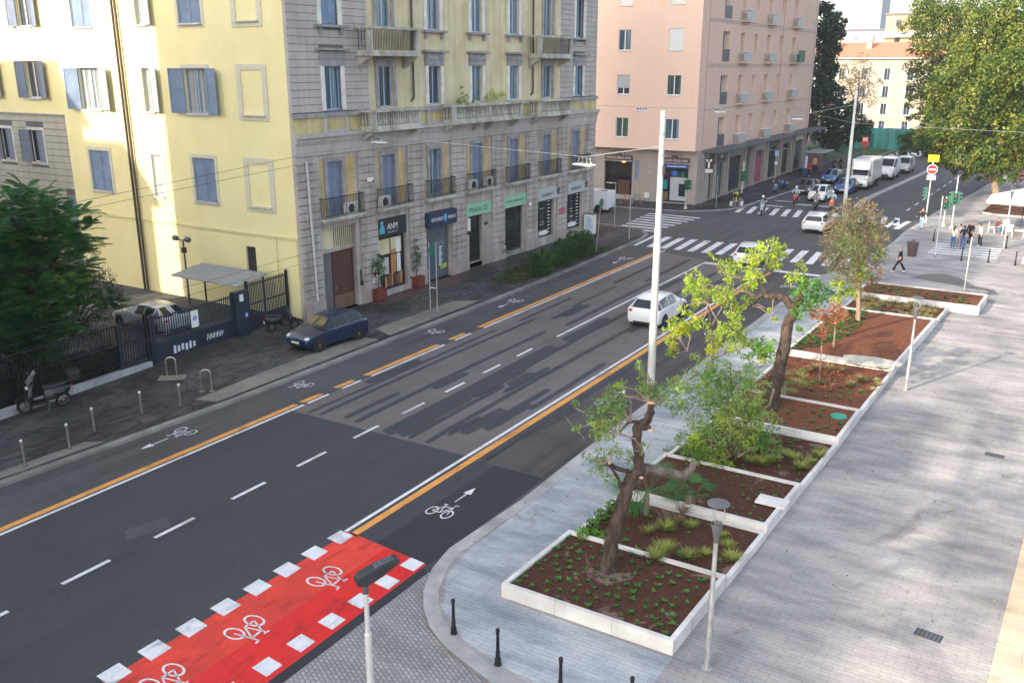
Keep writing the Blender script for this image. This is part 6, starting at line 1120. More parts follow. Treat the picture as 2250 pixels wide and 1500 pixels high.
# motorbikes and scooters: x forward
def wheel2(o, x, r, m='rim', w=.055):
    g = MB(); g.lathe([(r*.66, -w), (r*.92, -w), (r, 0), (r*.92, w), (r*.66, w)], 'tyre', axis='y', n=20, cap=False); wh = g.build('wheel', o, loc=(x, 0, r), smooth=60); g = MB(); g.lathe([(r*.60, -.02), (r*.68, -.02), (r*.68, .02), (r*.60, .02)], m, axis='y', n=20, cap=False); g.tube([(0, -.06, 0), (0, .06, 0)], .04, m)
    for k in range(5): t_ = 2*PI*k/5; g.tube([(0, 0, 0), (math.cos(t_)*r*.64, 0, math.sin(t_)*r*.64)], .014, m, n=5)
    g.build('rim', wh)
def scooter(name, loc, rz, body, label, cat='scooter', shield=False, topbox=False, big=False, group=None, seat='black_plastic'):
    o = empty(name, loc, rz, label, cat, group); r = .30 if big else .25; wheel2(o, .66 if big else .60, r); wheel2(o, -.64 if big else -.56, r)
    if not big:
        g = MB(); g.loft([[(.42, -.2, .32), (.50, -.2, .3), (.50, .2, .3), (.42, .2, .32)], [(.45, -.24, .62), (.52, -.22, .62), (.52, .22, .62), (.45, .24, .62)], [(.30, -.14, .92), (.42, -.12, .95), (.42, .12, .95), (.30, .14, .92)]], body); g.box(-.1, .45, -.16, .16, .26, .34, body)
        g.loft([[(x, y*w*.9, z*(zt-zb)/2+(zt+zb)/2) for y, z in ((-1, -.8), (1, -.8), (1.0, .3), (.6, 1), (-.6, 1), (-1.0, .3))] for x, w, zb, zt in ((.0, .12, .3, .7), (-.2, .18, .3, .74), (-.55, .18, .42, .76), (-.82, .10, .58, .78))], body); g.build('body', o, smooth=40, bevel=.015); g = MB(); g.ball((.43, 0, .58), (.13, .22, .30), body); g.ball((-.42, 0, .56), (.40, .19, .18), body); g.ball((.36, 0, .93), (.12, .16, .12), body); g.build('body_panel', o, smooth=60)
    else:
        g = MB(); g.loft([[(x, y*w, z*(zt-zb)/2+(zt+zb)/2) for y, z in ((-1, -.7), (-.4, -1), (.4, -1), (1, -.7), (.9, .4), (.5, 1), (-.5, 1), (-.9, .4))] for x, w, zb, zt in ((.72, .10, .66, .9), (.5, .20, .40, 1.02), (.2, .20, .28, .98), (-.05, .15, .28, .86), (-.4, .15, .45, .86), (-.85, .09, .7, .92))], body); g.build('body', o, smooth=40, bevel=.015)
        g = MB(); g.box(-.25, .28, -.13, .13, .22, .52, 'metal_grey'); g.tube([(.1, .16, .3), (-.5, .2, .3), (-.8, .2, .42)], .05, 'metal_steel'); g.build('engine', o, bevel=.02)
    g = MB(); g.tube([(.66 if big else .60, .09, r), (.52, .08, .62), (.36, .06, .98)], .022, 'metal_grey', n=6); g.tube([(.66 if big else .60, -.09, r), (.52, -.08, .62), (.36, -.06, .98)], .022, 'metal_grey', n=6); g.build('fork', o)
    g = MB(); g.loft([[(x, y, z) for y in (-.11, .11)]+[(x, .11, z+.05), (x, -.11, z+.05)] for x, z in ((.60+.27*math.cos(a), r+.05+(.27)*math.sin(a)) for a in [.3+k*.35 for k in range(6)])], body); g.build('mudguard', o)
    g = MB(); g.loft([[(x, -w, z), (x, w, z), (x, w*.8, z+.09), (x, -w*.8, z+.09)] for x, w, z in ((.02, .10, .76), (-.25, .16, .76), (-.6, .15, .80), (-.85, .10, .83))], seat); g.build('seat', o, bevel=.02, smooth=40)
    g = MB(); g.tube([(.28, -.36, 1.02), (.34, -.2, 1.03), (.36, 0, 1.0), (.34, .2, 1.03), (.28, .36, 1.02)], .018, 'black_plastic', n=6); hb = g.build('handlebar', o)
    for s in (-1, 1): g = MB(); g.tube([(.32, s*.25, 1.03), (.34, s*.32, 1.18)], .008, 'black_plastic', n=4); g.ball((.34, s*.33, 1.22), (.02, .07, .045), 'chrome'); g.build('mirror', o)
    g = MB(); g.ball((.46 if not big else .72, 0, .84), (.06, .10, .08), 'headlight'); g.build('headlight', o); g = MB(); g.ball((-.84, 0, .72), (.05, .08, .05), 'taillight'); g.build('taillight', o)
    g = MB(); g.box(-.93, -.92, -.10, .10, .45, .6, 'plate'); g.build('number_plate', o)
    if shield:
        g = MB(); g.loft([[(.46-.10*k, math.sin(a)*(.26-.03*k), .98+.13*k+0*a) for a in (-1.2, -.6, 0, .6, 1.2)] for k in range(4)], 'glass_curtain', cap=False); g.build('windshield', o)
    if topbox: g = MB(); g.box(-1.15, -.75, -.2, .2, .86, 1.2, 'black_plastic'); g.build('top_box', o, bevel=.04)
    g = MB(); g.tube([(-.1, .1, .3), (-.05, .25, .02)], .015, 'metal_grey', n=5); g.build('stand', o); return o
scooter('scooter', (-33.35, 31.9, .1), rad(62), 'car_black', 'black scooter with round chrome mirrors parked before the gate')
scooter('motor_scooter', (-33.1, 18.9, .1), rad(-112), 'car_black', 'big black motor scooter with a windshield parked by the left fence', 'scooter', shield=True, topbox=True).scale = (1.18, 1.5, 1.18)
scooter('motorcycle', (-27.1, 97.6, .1), rad(-80), 'car_bluescoot', 'blue scooter with yellow box parked on the far pavement', 'scooter', topbox=True, group='scooters on the far pavement'); scooter('motorcycle', (-27.2, 101.0, .1), rad(-100), 'car_bluescoot', 'blue scooter standing behind the one with the yellow box', 'scooter', group='scooters on the far pavement')
for k, (x, y) in enumerate(((-18.3, 139), (-17.4, 142), (-16.6, 146), (-17.8, 150), (-19.2, 143))): scooter('scooter', (x-3.8, y, .1), random.uniform(0, 3), random.choice(['car_silver', 'car_white', 'car_black']), 'parked scooter in the crowded far row by the green fence', group='scooters by the green fence')
m1 = ((-24.1, 82.9), -1.35, 'car_silver', 'silver motorcycle with a rider crossing the far zebra'); m2 = ((-23.3, 91.2), -1.5, 'car_red', 'red motorcycle with a rider waiting at the far stop line'); m3 = ((-20.7, 88.6), -1.45, 'car_black', 'dark scooter with a rider before the waiting white hatchback'); m4 = ((-19.4, 89.4), -1.45, 'car_orange', 'orange-fronted scooter with a rider beside the waiting white hatchback')
for (xy, rz, c, lb) in (m1, m2, m3, m4): scooter('motorcycle', (*xy, 0), rz, c, lb, 'motorcycle', big=c in ('car_silver', 'car_red'), shield=c in ('car_silver', 'car_black'))
def bicycle(loc, rz, m, label):
    o = empty('bicycle', loc, rz, label, 'bicycle', 'bicycles by the cafe')
    for x in (-.52, .52):
        g = MB(); g.lathe([(.32, -.015), (.35, 0), (.32, .015)], 'tyre', axis='y', n=24)if 0 else g.tube([(.33*math.cos(a), 0, .33*math.sin(a)) for a in [2*PI*i/20 for i in range(21)]], .018, 'tyre', n=5, cap=False)
        for k in range(8): a = PI*k/8; g.tube([(.33*math.cos(a), 0, .33*math.sin(a)), (-.33*math.cos(a), 0, -.33*math.sin(a))], .003, 'metal_galv', n=3)
        g.build('wheel', o, loc=(x, 0, .35))
    g = MB()
    for q in ([(-.52, 0, .35), (-.15, 0, .85)], [(-.52, 0, .35), (-.05, 0, .32)], [(-.05, 0, .32), (.35, 0, .80)], [(-.05, 0, .32), (-.2, 0, .95)], [(-.15, 0, .82), (.33, 0, .88)], [(.52, 0, .35), (.33, 0, .98)]): g.tube(q, .02, m, n=6)
    g.build('frame', o); g = MB(); g.tube([(.25, -.28, 1.0), (.33, 0, 1.0), (.25, .28, 1.0)], .015, 'metal_dark', n=5); g.build('handlebar', o); g = MB(); g.ball((-.2, 0, .98), (.13, .07, .03), 'black_plastic'); g.build('saddle', o)
    return o
bicycle((-36.6, 80.5, .1), .3, 'car_red', 'red shared bicycle with a basket outside the cafe'); bicycle((-35.9, 81.3, .1), -.2, 'traffic_green', 'green bicycle leaning beside the red one')
# ================================================================ PEOPLE  (x forward)
def skin_mesh(name, vs, es, rs, m, root=0, sub=2):
    me = bpy.data.meshes.new(name); me.from_pydata([tuple(v) for v in vs], es, []); o = bpy.data.objects.new(name, me); COL.objects.link(o)
    md = o.modifiers.new('skin', 'SKIN'); md.use_smooth_shade = True; s2 = o.modifiers.new('sub', 'SUBSURF'); s2.levels = sub; s2.render_levels = sub
    for i, r in enumerate(rs): me.skin_vertices[0].data[i].radius = r if isinstance(r, tuple) else (r, r)
    me.skin_vertices[0].data[root].use_root = True; bpy.context.view_layer.update(); e = o.evaluated_get(bpy.context.evaluated_depsgraph_get()); r_ = bpy.data.meshes.new_from_object(e); bpy.data.objects.remove(o); r_.name = name; r_.materials.clear(); r_.materials.append(MATS[m])
    for p_ in r_.polygons: p_.material_index = 0
    return r_
def person(loc, rz, label, h=1.72, top='cloth_black', bot='cloth_denim', hair='hair_brown', skin='skin', pel=(0, .93), lean=0.0, feet=((.06, .11, 0), (-.06, -.11, 0)), hands=((.05, .28, .80), (.05, -.28, .80)), knees=None, elb=None, longhair=False, helmet=None, coat=False, sleeves=True, group=None, head_fwd=.0):
    o = empty('person', loc, rz, label, 'person', group); s = h/1.75; px, pz = pel; V_ = Vector
    P = V_((px, 0, pz)); U = V_((math.sin(lean), 0, math.cos(lean))); Wst = P+U*.17; Ch = P+U*.40; Nb = P+U*.53; Nk = P+U*.58+V_((head_fwd*.5, 0, 0)); Hd = P+U*.66+V_((.015+head_fwd, 0, .01)); Tp = Hd+V_((0, 0, .12))
    sh = [Ch+U*.10+V_((0, y, 0)) for y in (.18, -.18)]; hp = [P+V_((0, y, -.03)) for y in (.095, -.095)]; ft = [V_((a[0], a[1], a[2]+.07)) for a in feet]; hd = [V_(a) for a in hands]
    kn = [V_(k) for k in knees] if knees else [(hp[i]+ft[i])/2+V_((.04+.10*max(0, .84-(hp[i]-ft[i]).length), 0, 0)) for i in (0, 1)]
    el = [V_(k) for k in elb] if elb else [(sh[i]+hd[i])/2+V_((-.05, .03*(1 if i == 0 else -1), -.02)) for i in (0, 1)]
    vs = [P, Wst, Ch, Nb, Nk, Hd, Tp]; rs = [(.145, .10), (.125, .09), (.15, .10), .07, .048, (.078, .088), (.062, .07)]; es = [(0, 1), (1, 2), (2, 3), (3, 4), (4, 5), (5, 6)]
    for i in (0, 1):
        n = len(vs); vs += [sh[i], el[i], hd[i], hd[i]+(hd[i]-el[i]).normalized()*.07]; rs += [.05, .036, .026, (.034, .016)]; es += [(2, n), (n, n+1), (n+1, n+2), (n+2, n+3)]
        n = len(vs); toe = ft[i]+V_((.14, 0, -.045)); vs += [hp[i], kn[i], ft[i], toe]; rs += [.082, .052, .036, (.035, .028)]; es += [(0, n), (n, n+1), (n+1, n+2), (n+2, n+3)]
    S3 = lambda L_: [v*s for v in L_]; sc = lambda R3: [tuple(x*s for x in r) if isinstance(r, tuple) else r*s for r in R3]
    def put(name, me): q = bpy.data.objects.new(name, me); COL.objects.link(q); q.parent = o; return q
    bm_ = skin_mesh('body', S3(vs), es, sc(rs), skin); g = MB()
    for i in (0, 1):                                         # five fingers on each hand
        d = (hd[i]-el[i]).normalized(); sd_ = V_((1, 0, 0)) if abs(d.x) < .7 else V_((0, 0, 1)); sd_ = (sd_-d*sd_.dot(d)).normalized(); nn = d.cross(sd_); b0_ = hd[i]+d*.06
        for k, (off_, l) in enumerate(((-.026, .055), (-.009, .068), (.009, .072), (.026, .062))): a = b0_+sd_*off_; g.tube([a*s, (a+d*l*.6+nn*.008)*s, (a+d*l+nn*.022)*s], [.009*s, .008*s, .006*s], skin, n=5)
        a = hd[i]+d*.02+sd_*.03; g.tube([a*s, (a+sd_*.025+d*.02)*s, (a+sd_*.035+d*.05)*s], [.011*s, .009*s, .007*s], skin, n=5)
    g.ball((Hd+V_((.093, 0, .015)))*s, (.014, .012, .018), skin, 6, 4)
    for y in (-.03, .03): g.ball((Hd+V_((.082, y, .035)))*s, (.008, .011, .007), 'lens_dark', 6, 4); g.ball((Hd+V_((0, y*2.7, .02)))*s, (.02, .012, .03), skin, 6, 4)
    g.ball((Hd+V_((.083, 0, -.03)))*s, (.007, .022, .006), 'lens_red', 6, 4)
    tmp = g.build('face'); bm = bmesh.new(); bm.from_mesh(bm_); n0 = len(bm.faces); bm.from_mesh(tmp.data); bm.to_mesh(bm_); bm.free(); nm = len(bm_.materials)
    for k in tmp.data.materials[1:]: bm_.materials.append(k)
    bpy.data.objects.remove(tmp); put('body', bm_)
    e2 = [(0, 1), (1, 2), (2, 3)]; v2 = [P-U*.05, Wst, Ch, Nb-U*.02]; r2 = [(.165, .12), (.15, .11), (.178, .122), .085]
    for i in (0, 1):
        n = len(v2); v2 += [sh[i], el[i]]+([hd[i]-(hd[i]-el[i]).normalized()*.03] if sleeves else []); r2 += [.068, .054]+([.042] if sleeves else []); e2 += [(2, n), (n, n+1)]+([(n+1, n+2)] if sleeves else [])
    put('jacket' if sleeves else 'shirt', skin_mesh('top', S3(v2), e2, sc(r2), top))
    v3 = [P+U*.04, P-V_((0, 0, .04))]; e3 = [(0, 1)]; r3 = [(.15, .11), (.155, .12)]
    for i in (0, 1): n = len(v3); v3 += [hp[i]-V_((0, 0, .06)), kn[i], ft[i]+V_((0, 0, .03))]; r3 += [.10, .075, .062 if not coat else .1]; e3 += [(1, n), (n, n+1), (n+1, n+2)]
    put('trousers', skin_mesh('trousers', S3(v3), e3, sc(r3), bot))
    g = MB()
    for i in (0, 1): g.ball((ft[i]+V_((.06, 0, -.035)))*s, (.14*s, .05*s, .045*s), 'cloth_black' if bot != 'cloth_black' else 'cloth_cream', 10, 6)
    g.build('shoes', o, smooth=60)
    g = MB()
    if helmet: g.ball((Hd+V_((-.005, 0, .045)))*s, (.14*s, .13*s, .135*s), helmet, 14, 9); g.build('helmet', o, smooth=60)
    else:
        g.ball((Hd+V_((-.022, 0, .06)))*s, (.092*s, .088*s, .088*s), hair, 12, 7); g.ball((Hd+V_((-.04, 0, .0)))*s, (.07*s, .082*s, .10*s), hair, 12, 7)
        if longhair: g.loft([[((Hd+V_((-.06-.02*k+.03*math.cos(a), .085*math.sin(a)*(1-.12*k), .02-.09*k)))*s) for a in [2*PI*i/10 for i in range(10)]] for k in range(4)], hair)
        g.build('hair', o, smooth=60)
    return o
q = B(1900, 600)
person((-9.0, 62.9, PZ), rad(-172), 'woman in black walking across the plaza with long strides, alone past the beds', 1.70, 'cloth_black', 'cloth_black', 'hair_blond', 'skin_pale', feet=((.36, .09, .0), (-.36, -.09, .03)), hands=((-.12, .24, .80), (.18, -.24, .84)), longhair=True, coat=True)
person((-10.38, 81.6, PZ), rad(-95), 'person in a dark open jacket and pale jeans walking by the no-entry post', 1.72, 'cloth_black', 'cloth_ldenim', 'hair_auburn', 'skin_pale', feet=((.18, .08, 0), (-.18, -.08, .02)), hands=((.05, .42, .98), (.02, -.42, .98)), longhair=True)
person((-7.05, 73.4, PZ), rad(80), 'woman in a white top and blue jeans with long auburn hair, left of the group', 1.72, 'cloth_white', 'cloth_denim', 'hair_auburn', 'skin_pale', hands=((.2, .22, 1.0), (.1, -.26, .85)), longhair=True, group='people talking on the crossing')
person((-6.4, 73.5, PZ), rad(95), 'man in a navy shirt and blue jeans, back to us, front right of the group', 1.80, 'cloth_navy', 'cloth_denim', 'hair_brown', 'skin', sleeves=False, group='people talking on the crossing')
person((-6.75, 74.5, PZ), rad(-60), 'person in a pale pink top hidden in the middle of the group', 1.70, 'cloth_cream', 'cloth_tan', 'hair_brown', 'skin_pale', group='people talking on the crossing')
person((-6.15, 75.4, PZ), rad(-110), 'tall person in a black shirt at the back of the group', 1.84, 'cloth_black', 'cloth_black', 'hair_blond', 'skin', hands=((.15, .25, 1.0), (.15, -.25, 1.0)), group='people talking on the crossing')
person((-5.5, 75.8, PZ), rad(-150), 'person in a white top with a black bag, rightmost of the group', 1.68, 'cloth_white', 'cloth_black', 'hair_dark', 'skin', lean=.12, group='people talking on the crossing')
person((-4.95, 82.4, PZ), rad(-20), 'person in a brown jacket and jeans sitting on a white chair', 1.72, 'cloth_brown', 'cloth_denim', 'hair_auburn', 'skin_pale', pel=(0, .50), lean=.25, feet=((.48, .12, 0), (.45, -.12, 0)), knees=((.42, .12, .50), (.42, -.12, .50)), hands=((.42, .15, .72), (.42, -.15, .72)), elb=((.22, .24, .75), (.22, -.24, .75)))
person((-27.2, 84.3, PZ), rad(-60), 'person in dark clothes carrying a white bag at the far kerb, left of two', 1.66, 'cloth_black', 'cloth_grey', 'hair_brown', group='pair waiting at the far kerb'); person((-26.8, 84.9, PZ), rad(-70), 'person in dark clothes with a white bag, right one of the kerb pair', 1.70, 'cloth_black', 'cloth_grey', 'hair_auburn', group='pair waiting at the far kerb')
for x, y, lb in ((-27.4, 83.95, 'white shopping bag held by the left one of the pair at the kerb'), (-26.55, 84.6, 'white shopping bag held by the right one of the pair at the kerb')): g = MB(); g.loft([[(-.07*w, -.18*w, z), (.07*w, -.18*w, z), (.07*w, .18*w, z), (-.07*w, .18*w, z)] for z, w in ((0, .9), (.38, 1))], 'sign_white'); g.tube([(0, -.08, .38), (0, -.06, .52), (0, .06, .52), (0, .08, .38)], .008, 'sign_white', n=4); tag(g.build('shopping_bag', loc=(x, y, .38)), lb, 'bag', 'white shopping bags')
person((-27.9, 114.5, PZ), rad(-90), 'person in a red coat walking on the pavement by the bus shelter poster', 1.68, 'cloth_red', 'cloth_black', 'hair_dark', feet=((.15, .08, 0), (-.15, -.08, 0)))
person((-26.6, 121.5, PZ), rad(60), 'dark dressed person standing beside the bus shelter, nearer the shelter', 1.75, 'cloth_black', 'cloth_black', 'hair_brown'); person((-26.0, 122.5, PZ), rad(60), 'dark dressed person beyond the bus shelter, closer to the mast', 1.72, 'cloth_black', 'cloth_navy', 'hair_dark'); person((-20.8, 137, PZ), rad(90), 'dark figure standing by the far row of scooters', 1.8, 'cloth_black', 'cloth_black', 'hair_dark')
RK = dict(pel=(-.22, .90), lean=.12, feet=((.02, .22, .22), (.02, -.22, .22)), knees=((.22, .24, .62), (.22, -.24, .62)), hands=((.26, .30, 1.02), (.26, -.30, 1.02)), elb=((.0, .36, 1.08), (.0, -.36, 1.08)))
for (xy, rz, c, lb), tp, hm, lb2 in zip((m1, m2, m3, m4), ('cloth_black', 'cloth_lblue', 'cloth_tan', 'cloth_lblue'), ('car_truck', 'car_white', 'car_black', 'car_white'), ('rider in black with a cream helmet on the silver motorcycle', 'rider in pale blue on the red motorcycle', 'rider in a tan jacket and black helmet before the white hatchback', 'rider in a light blue jacket on the orange-fronted scooter')):
    person((*xy, 0), rz, lb2, 1.74, tp, 'cloth_navy', 'hair_dark', helmet=hm, **RK)
# ================================================================ STREET FURNITURE
def pole_thing(name, loc, label, cat, group=None, rz=0): return empty(name, loc, rz, label, cat, group)
# trolley masts
def mast(px, py, h, r0, r1, label):
    p = G(px, py, 0); o = pole_thing('street_mast', (p.x, p.y, .0), label, 'mast', 'tall grey masts for overhead cables'); g = MB(); g.lathe([(r0, 0), (r0, h*.28), (r0*.88, h*.285), (r0*.86, h*.62), (r0*.74, h*.625), (r1, h), (r1*.9, h+.06)], 'metal_pale', n=16); g.build('pole', o, smooth=40)
    g = MB(); 
    for z in (h*.86, h*.93): g.lathe([(r1*1.25, z), (r1*1.25, z+.06)], 'metal_galv', n=14)
    g.build('clamp', o); g = MB(); g.lathe([(r0*1.5, 0), (r0*1.5, .05), (r0*1.15, .08)], 'metal_galv', n=14); g.build('foot', o)
    g = MB(); g.box(-.06, .06, -.06, .06, h*.80, h*.83, 'metal_dark', Matrix.Translation((r1*1.2, 0, 0))); g.build('cable_box', o); return p
M1 = mast(1428, 880, 11.35, .155, .095, 'nearest tall grey mast standing between road and beds'); M2 = mast(1853, 478, 10.9, .17, .11, 'far tall grey mast at the junction, behind the round brown tree')
# modern disc lamps
def disc_lamp(loc, h, label, rz=0, full=True):
    o = pole_thing('street_lamp', loc, label, 'street lamp', 'post lamps on the plaza', rz); g = MB(); g.lathe([(.13, 0), (.13, .01), (.075, .02), (.072, h*.45), (.055, h*.46), (.05, h*.78)], 'metal_galv', n=14); g.build('pole', o, smooth=40)
    g = MB(); g.lathe([(.055, h*.775), (.06, h*.79), (.13, h*.885), (.125, h*.89), (.10, h*.87)], 'metal_grey', n=14); g.build('lamp_cone', o, smooth=30)
    g = MB()
    for a in (.5, .5+2*PI/3, .5+4*PI/3): g.tube([(.10*math.cos(a), .10*math.sin(a), h*.88), (.15*math.cos(a), .15*math.sin(a), h*.93), (.13*math.cos(a), .13*math.sin(a), h*.985)], .011, 'metal_galv', n=5)
    g.build('strut', o); g = MB(); g.lathe([(.02, h-.01), (.235, h-.005), (.245, h+.008), (.22, h+.03), (.04, h+.045), (.001, h+.045)], 'metal_grey', n=26); g.build('lamp_disc', o, smooth=40); return o
p = G(1553, 1466, PZ); disc_lamp((p.x, p.y, PZ), 4.05, 'post lamp with a flat round grey disc beside the nearest bed'); p = G(1990, 857, PZ); disc_lamp((p.x, p.y, PZ), 3.95, 'post lamp beside the bare red bed in the sunny plaza')
p = G(2205, 546, PZ); disc_lamp((p.x, p.y, PZ), 4.7, 'farthest post lamp by the white cafe chairs')
# near lamp with box head (its foot is below the picture)
p = Vector((-10.35, 11.2, 0))+RT*.21; o = pole_thing('street_lamp', (p.x, p.y, 0), 'scruffy lamp with a dark box head leaning over the red cycle crossing', 'street lamp'); d = VPl(p, 800, 1262)
g = MB(); zt = VPl(p, 803, 1300).z; zh = VPl(p, 800, 1262).z; x0 = 0
g.lathe([(.10, 0), (.10, .05), (.075, .06), (.07, zt-.9), (.05, zt-.88), (.045, zt+.05)], 'metal_pale', n=14); g.build('pole', o, smooth=40)
u = RT; a0 = p; mt = Matrix.Translation((0, 0, zt)) @ Matrix.Rotation(math.atan2((RT*.9+FH*.5).y, (RT*.9+FH*.5).x), 4, 'Z') @ Matrix.Rotation(rad(-14), 4, 'Y') @ Matrix.Scale(1.14, 4)
g = MB(); g.lathe([(.062, zt-.02), (.065, zt+.24)], 'metal_grey', n=12); g.build('sleeve', o)
def hb(a): return [mt @ Vector(q) for q in a]
g = MB(); g.loft([hb([(x, -w, z0), (x, w, z0), (x, w*.9, z1), (x, -w*.9, z1)]) for x, w, z0, z1 in ((-.10, .08, .20, .34), (.02, .12, .16, .37), (.30, .13, .20, .38), (.62, .12, .27, .36), (.68, .10, .29, .34))], 'metal_dark'); g.build('lamp_head', o, bevel=.015)
g = MB(); g.loft([hb([(.26, -.085, .384), (.26, .085, .384), (.60, .08, .372), (.60, -.08, .372)]), hb([(.27, -.08, .388), (.27, .08, .388), (.59, .075, .376), (.59, -.075, .376)])], 'glass_dark'); g.build('sensor_panel', o)
# bollards
def steel_bollard(px, py, lb):
    p = G(px, py, PZ); o = empty('bollard', (p.x, p.y, PZ), 0, lb, 'bollard', 'steel bollards on the left pavement'); g = MB(); g.lathe([(.04, 0), (.04, .80)], 'metal_steel', n=12); g.build('post', o, smooth=40); g = MB(); g.lathe([(.052, .80), (.055, .83), (.055, .93), (.04, .955), (.001, .96)], 'metal_steel', n=12); g.build('cap', o, smooth=40); g = MB(); g.lathe([(.08, 0), (.08, .01), (.04, .02)], 'metal_dark', n=12); g.build('foot', o)
for (px, py), n_ in zip(((55, 1023), (153, 985), (208, 948), (312, 910), (397, 893)), ('nearest the left picture edge', 'second from the left picture edge', 'middle one of the five', 'fourth, next before the last one', 'farthest, nearest the bike hoops')): steel_bollard(px, py, 'slim steel bollard on the left pavement, '+n_)
def iron_bollard(px, py, lb, h=.96):
    p = G(px, py, PZ); o = empty('bollard', (p.x, p.y, PZ), 0, lb, 'bollard', 'black iron bollards'); g = MB(); g.lathe([(.085, 0), (.085, .04), (.07, .06), (.072, .16), (.055, .19), (.048, .32), (.055, .34), (.042, .37), (.036, h-.16), (.048, h-.14), (.034, h-.12)], 'iron_black', n=14); g.build('post', o, smooth=35); g = MB(); g.ball((0, 0, h-.07), (.052, .052, .06), 'iron_black', 12, 8); g.build('knob', o, smooth=60)
for (px, py), lb in zip(((997, 1391), (1094, 1459), (1231, 1525), (1386, 1570), (2051, 530), (2155, 539), (2112, 573), (2171, 577), (2230, 583), (2210, 546)), ('nearest the curved kerb', 'second from the curved kerb', 'third from the curved kerb', 'bottom right, before the nearest bed', 'left of the far striped crossing', 'behind the group of people', 'front left of the striped crossing', 'front middle of the striped crossing', 'right end by the white parasol base', 'beside the farthest post lamp')): iron_bollard(px, py, 'black iron bollard with a ball top, '+lb, .96)
# bike hoops
for x, y, pad, lb in ((-32.0, 24.0, 1, 'steel hoop on a concrete pad by the gate post'), (-29.4, 23.65, 0, 'steel hoop standing near the pale ramp slabs')):
    o = empty('bike_hoop', (x, y, PZ), rad(40), lb, 'bike rack', 'steel hoops on the left pavement'); g = MB(); g.tube([(-.2, 0, 0), (-.2, 0, .78)]+[(-.2*math.cos(a), 0, .78+.16*math.sin(a)) for a in [PI*k/8 for k in range(1, 8)]]+[(.2, 0, .78), (.2, 0, 0)], .028, 'metal_steel', n=8); g.build('hoop', o, smooth=60)
    g = MB(); 
    if pad: g.box(-.55, .55, -.3, .3, 0, .03, 'slab_pale')
    else: g.lathe([(.12, 0), (.1, .02)], 'slab_pale', c=(-.2, 0, 0)); g.lathe([(.12, 0), (.1, .02)], 'slab_pale', c=(.2, 0, 0))
    g.build('base', o)
# sign posts
def post(px, py, top, m, r=.035, z=PZ):
    p = G(px, py, z); zt = VPl(p, px, top).z
    return p, zt
p, zt = post(946, 684, 532, 'metal_galv'); o = empty('sign_post', (p.x, p.y, PZ), 0, 'pair of thin grey posts joined by a short bar, a green sign seen from behind', 'sign post'); g = MB(); q = G(961, 686, PZ)-p; q.z = 0
for v in (Vector(), q): g.tube([v, v+Vector((0, 0, zt-PZ))], .032, 'metal_galv', n=10)
g.build('post', o, smooth=40); g = MB(); g.tube([Vector((0, 0, 1.35)), q+Vector((0, 0, 1.35))], .03, 'sign_white', n=6); g.build('crossbar', o); g = MB()
for v in (Vector(), q): g.lathe([(.15, 0), (.15, .03)], 'slab_pale', c=v, n=12)
g.build('foot', o); g = MB(); g.lathe([(.30, -.01), (.30, .01)], 'traffic_green', c=(0, 0, 0), axis='x', n=24); s_ = g.build('sign_disc', o, loc=(q.x/2-.03, q.y/2, zt-.5))
def simple_post(px, py, top, label, r=.03, m='metal_galv', cat='post', z=PZ, lean=0):
    p = G(px, py, z); zt = VPl(p, px, top).z-z; o = empty('sign_post', (p.x, p.y, z), 0, label, cat); g = MB(); g.tube([(0, 0, 0), (lean, 0, zt)], r, m, n=10); g.build('post', o, smooth=40); g = MB(); g.lathe([(r*3, 0), (r*3, .02), (r*1.3, .05)], 'metal_dark', n=12); g.build('foot', o); return o, zt, p
o, zt, p = simple_post(1310, 553, 438, 'leaning thin post with a round sign seen from behind at the left corner', .03, lean=.28); g = MB(); g.lathe([(.32, -.012), (.32, .012)], 'traffic_green', axis='x', n=24); g.build('sign_disc', o, loc=(.3, 0, zt-.25))
simple_post(1350, 501, 400, 'grey post near the cafe end of the side street'); simple_post(1382, 527, 430, 'green-topped post at the rounded left corner', .045, 'metal_galv')
simple_post(2054, 563, 430, 'bare leaning grey post at the edge of the striped crossing', .045, 'metal_pale'); simple_post(2118, 641, 520, 'thin bare post behind the farthest wide bed', .035, 'metal_pale')
def tlight(px, py, top, label, faces=((0, 1),), m='metal_pale', z=PZ, hl=0):
    p = G(px, py, z); zt = VPl(p, px, top).z-z; o = empty('traffic_light', (p.x, p.y, z), 0, label, 'traffic light', 'traffic lights at the junction'); g = MB(); g.lathe([(.16, 0), (.14, .25), (.055, .3), (.05, zt)], m, n=12); g.build('post', o, smooth=40)
    for a, dz in faces:
        g = MB(); M_ = Matrix.Rotation(a, 4, 'Z') @ Matrix.Translation((.22, 0, 0)); zz = zt-dz
        g.box(-.12, .12, -.14, .14, zz-.92, zz, 'traffic_green', M_); hd_ = g.build('lamp_housing', o, bevel=.02)
        for k, mm in enumerate(('lens_red' if k2 == 0 else 'lens_dark' for k2 in range(3))):
            g = MB(); c = M_ @ Vector((.13, 0, zz-.16-.3*k)); dx = M_.to_3x3() @ Vector((1, 0, 0)); g.tube([c, c+dx*.02], .10, mm, n=14); g.build('lens', hd_); g = MB(); pts = []
            for j in range(7): t_ = PI*j/6; y = .115*math.cos(t_); zq = .115*math.sin(t_); pts.append((M_ @ Vector((.12, y, zz-.16-.3*k+zq)), M_ @ Vector((.28, y, zz-.16-.3*k+zq))))
            g.add([v for pr in pts for v in pr], [(2*i, 2*i+1, 2*i+3, 2*i+2) for i in range(6)], 'traffic_green'); g.build('visor', hd_)
    return o, zt, p
o, zt, p = tlight(2033, 489, 352, 'junction post carrying a yellow plate, a no-entry sign and green signal lamps', ((PI, 2.25),))
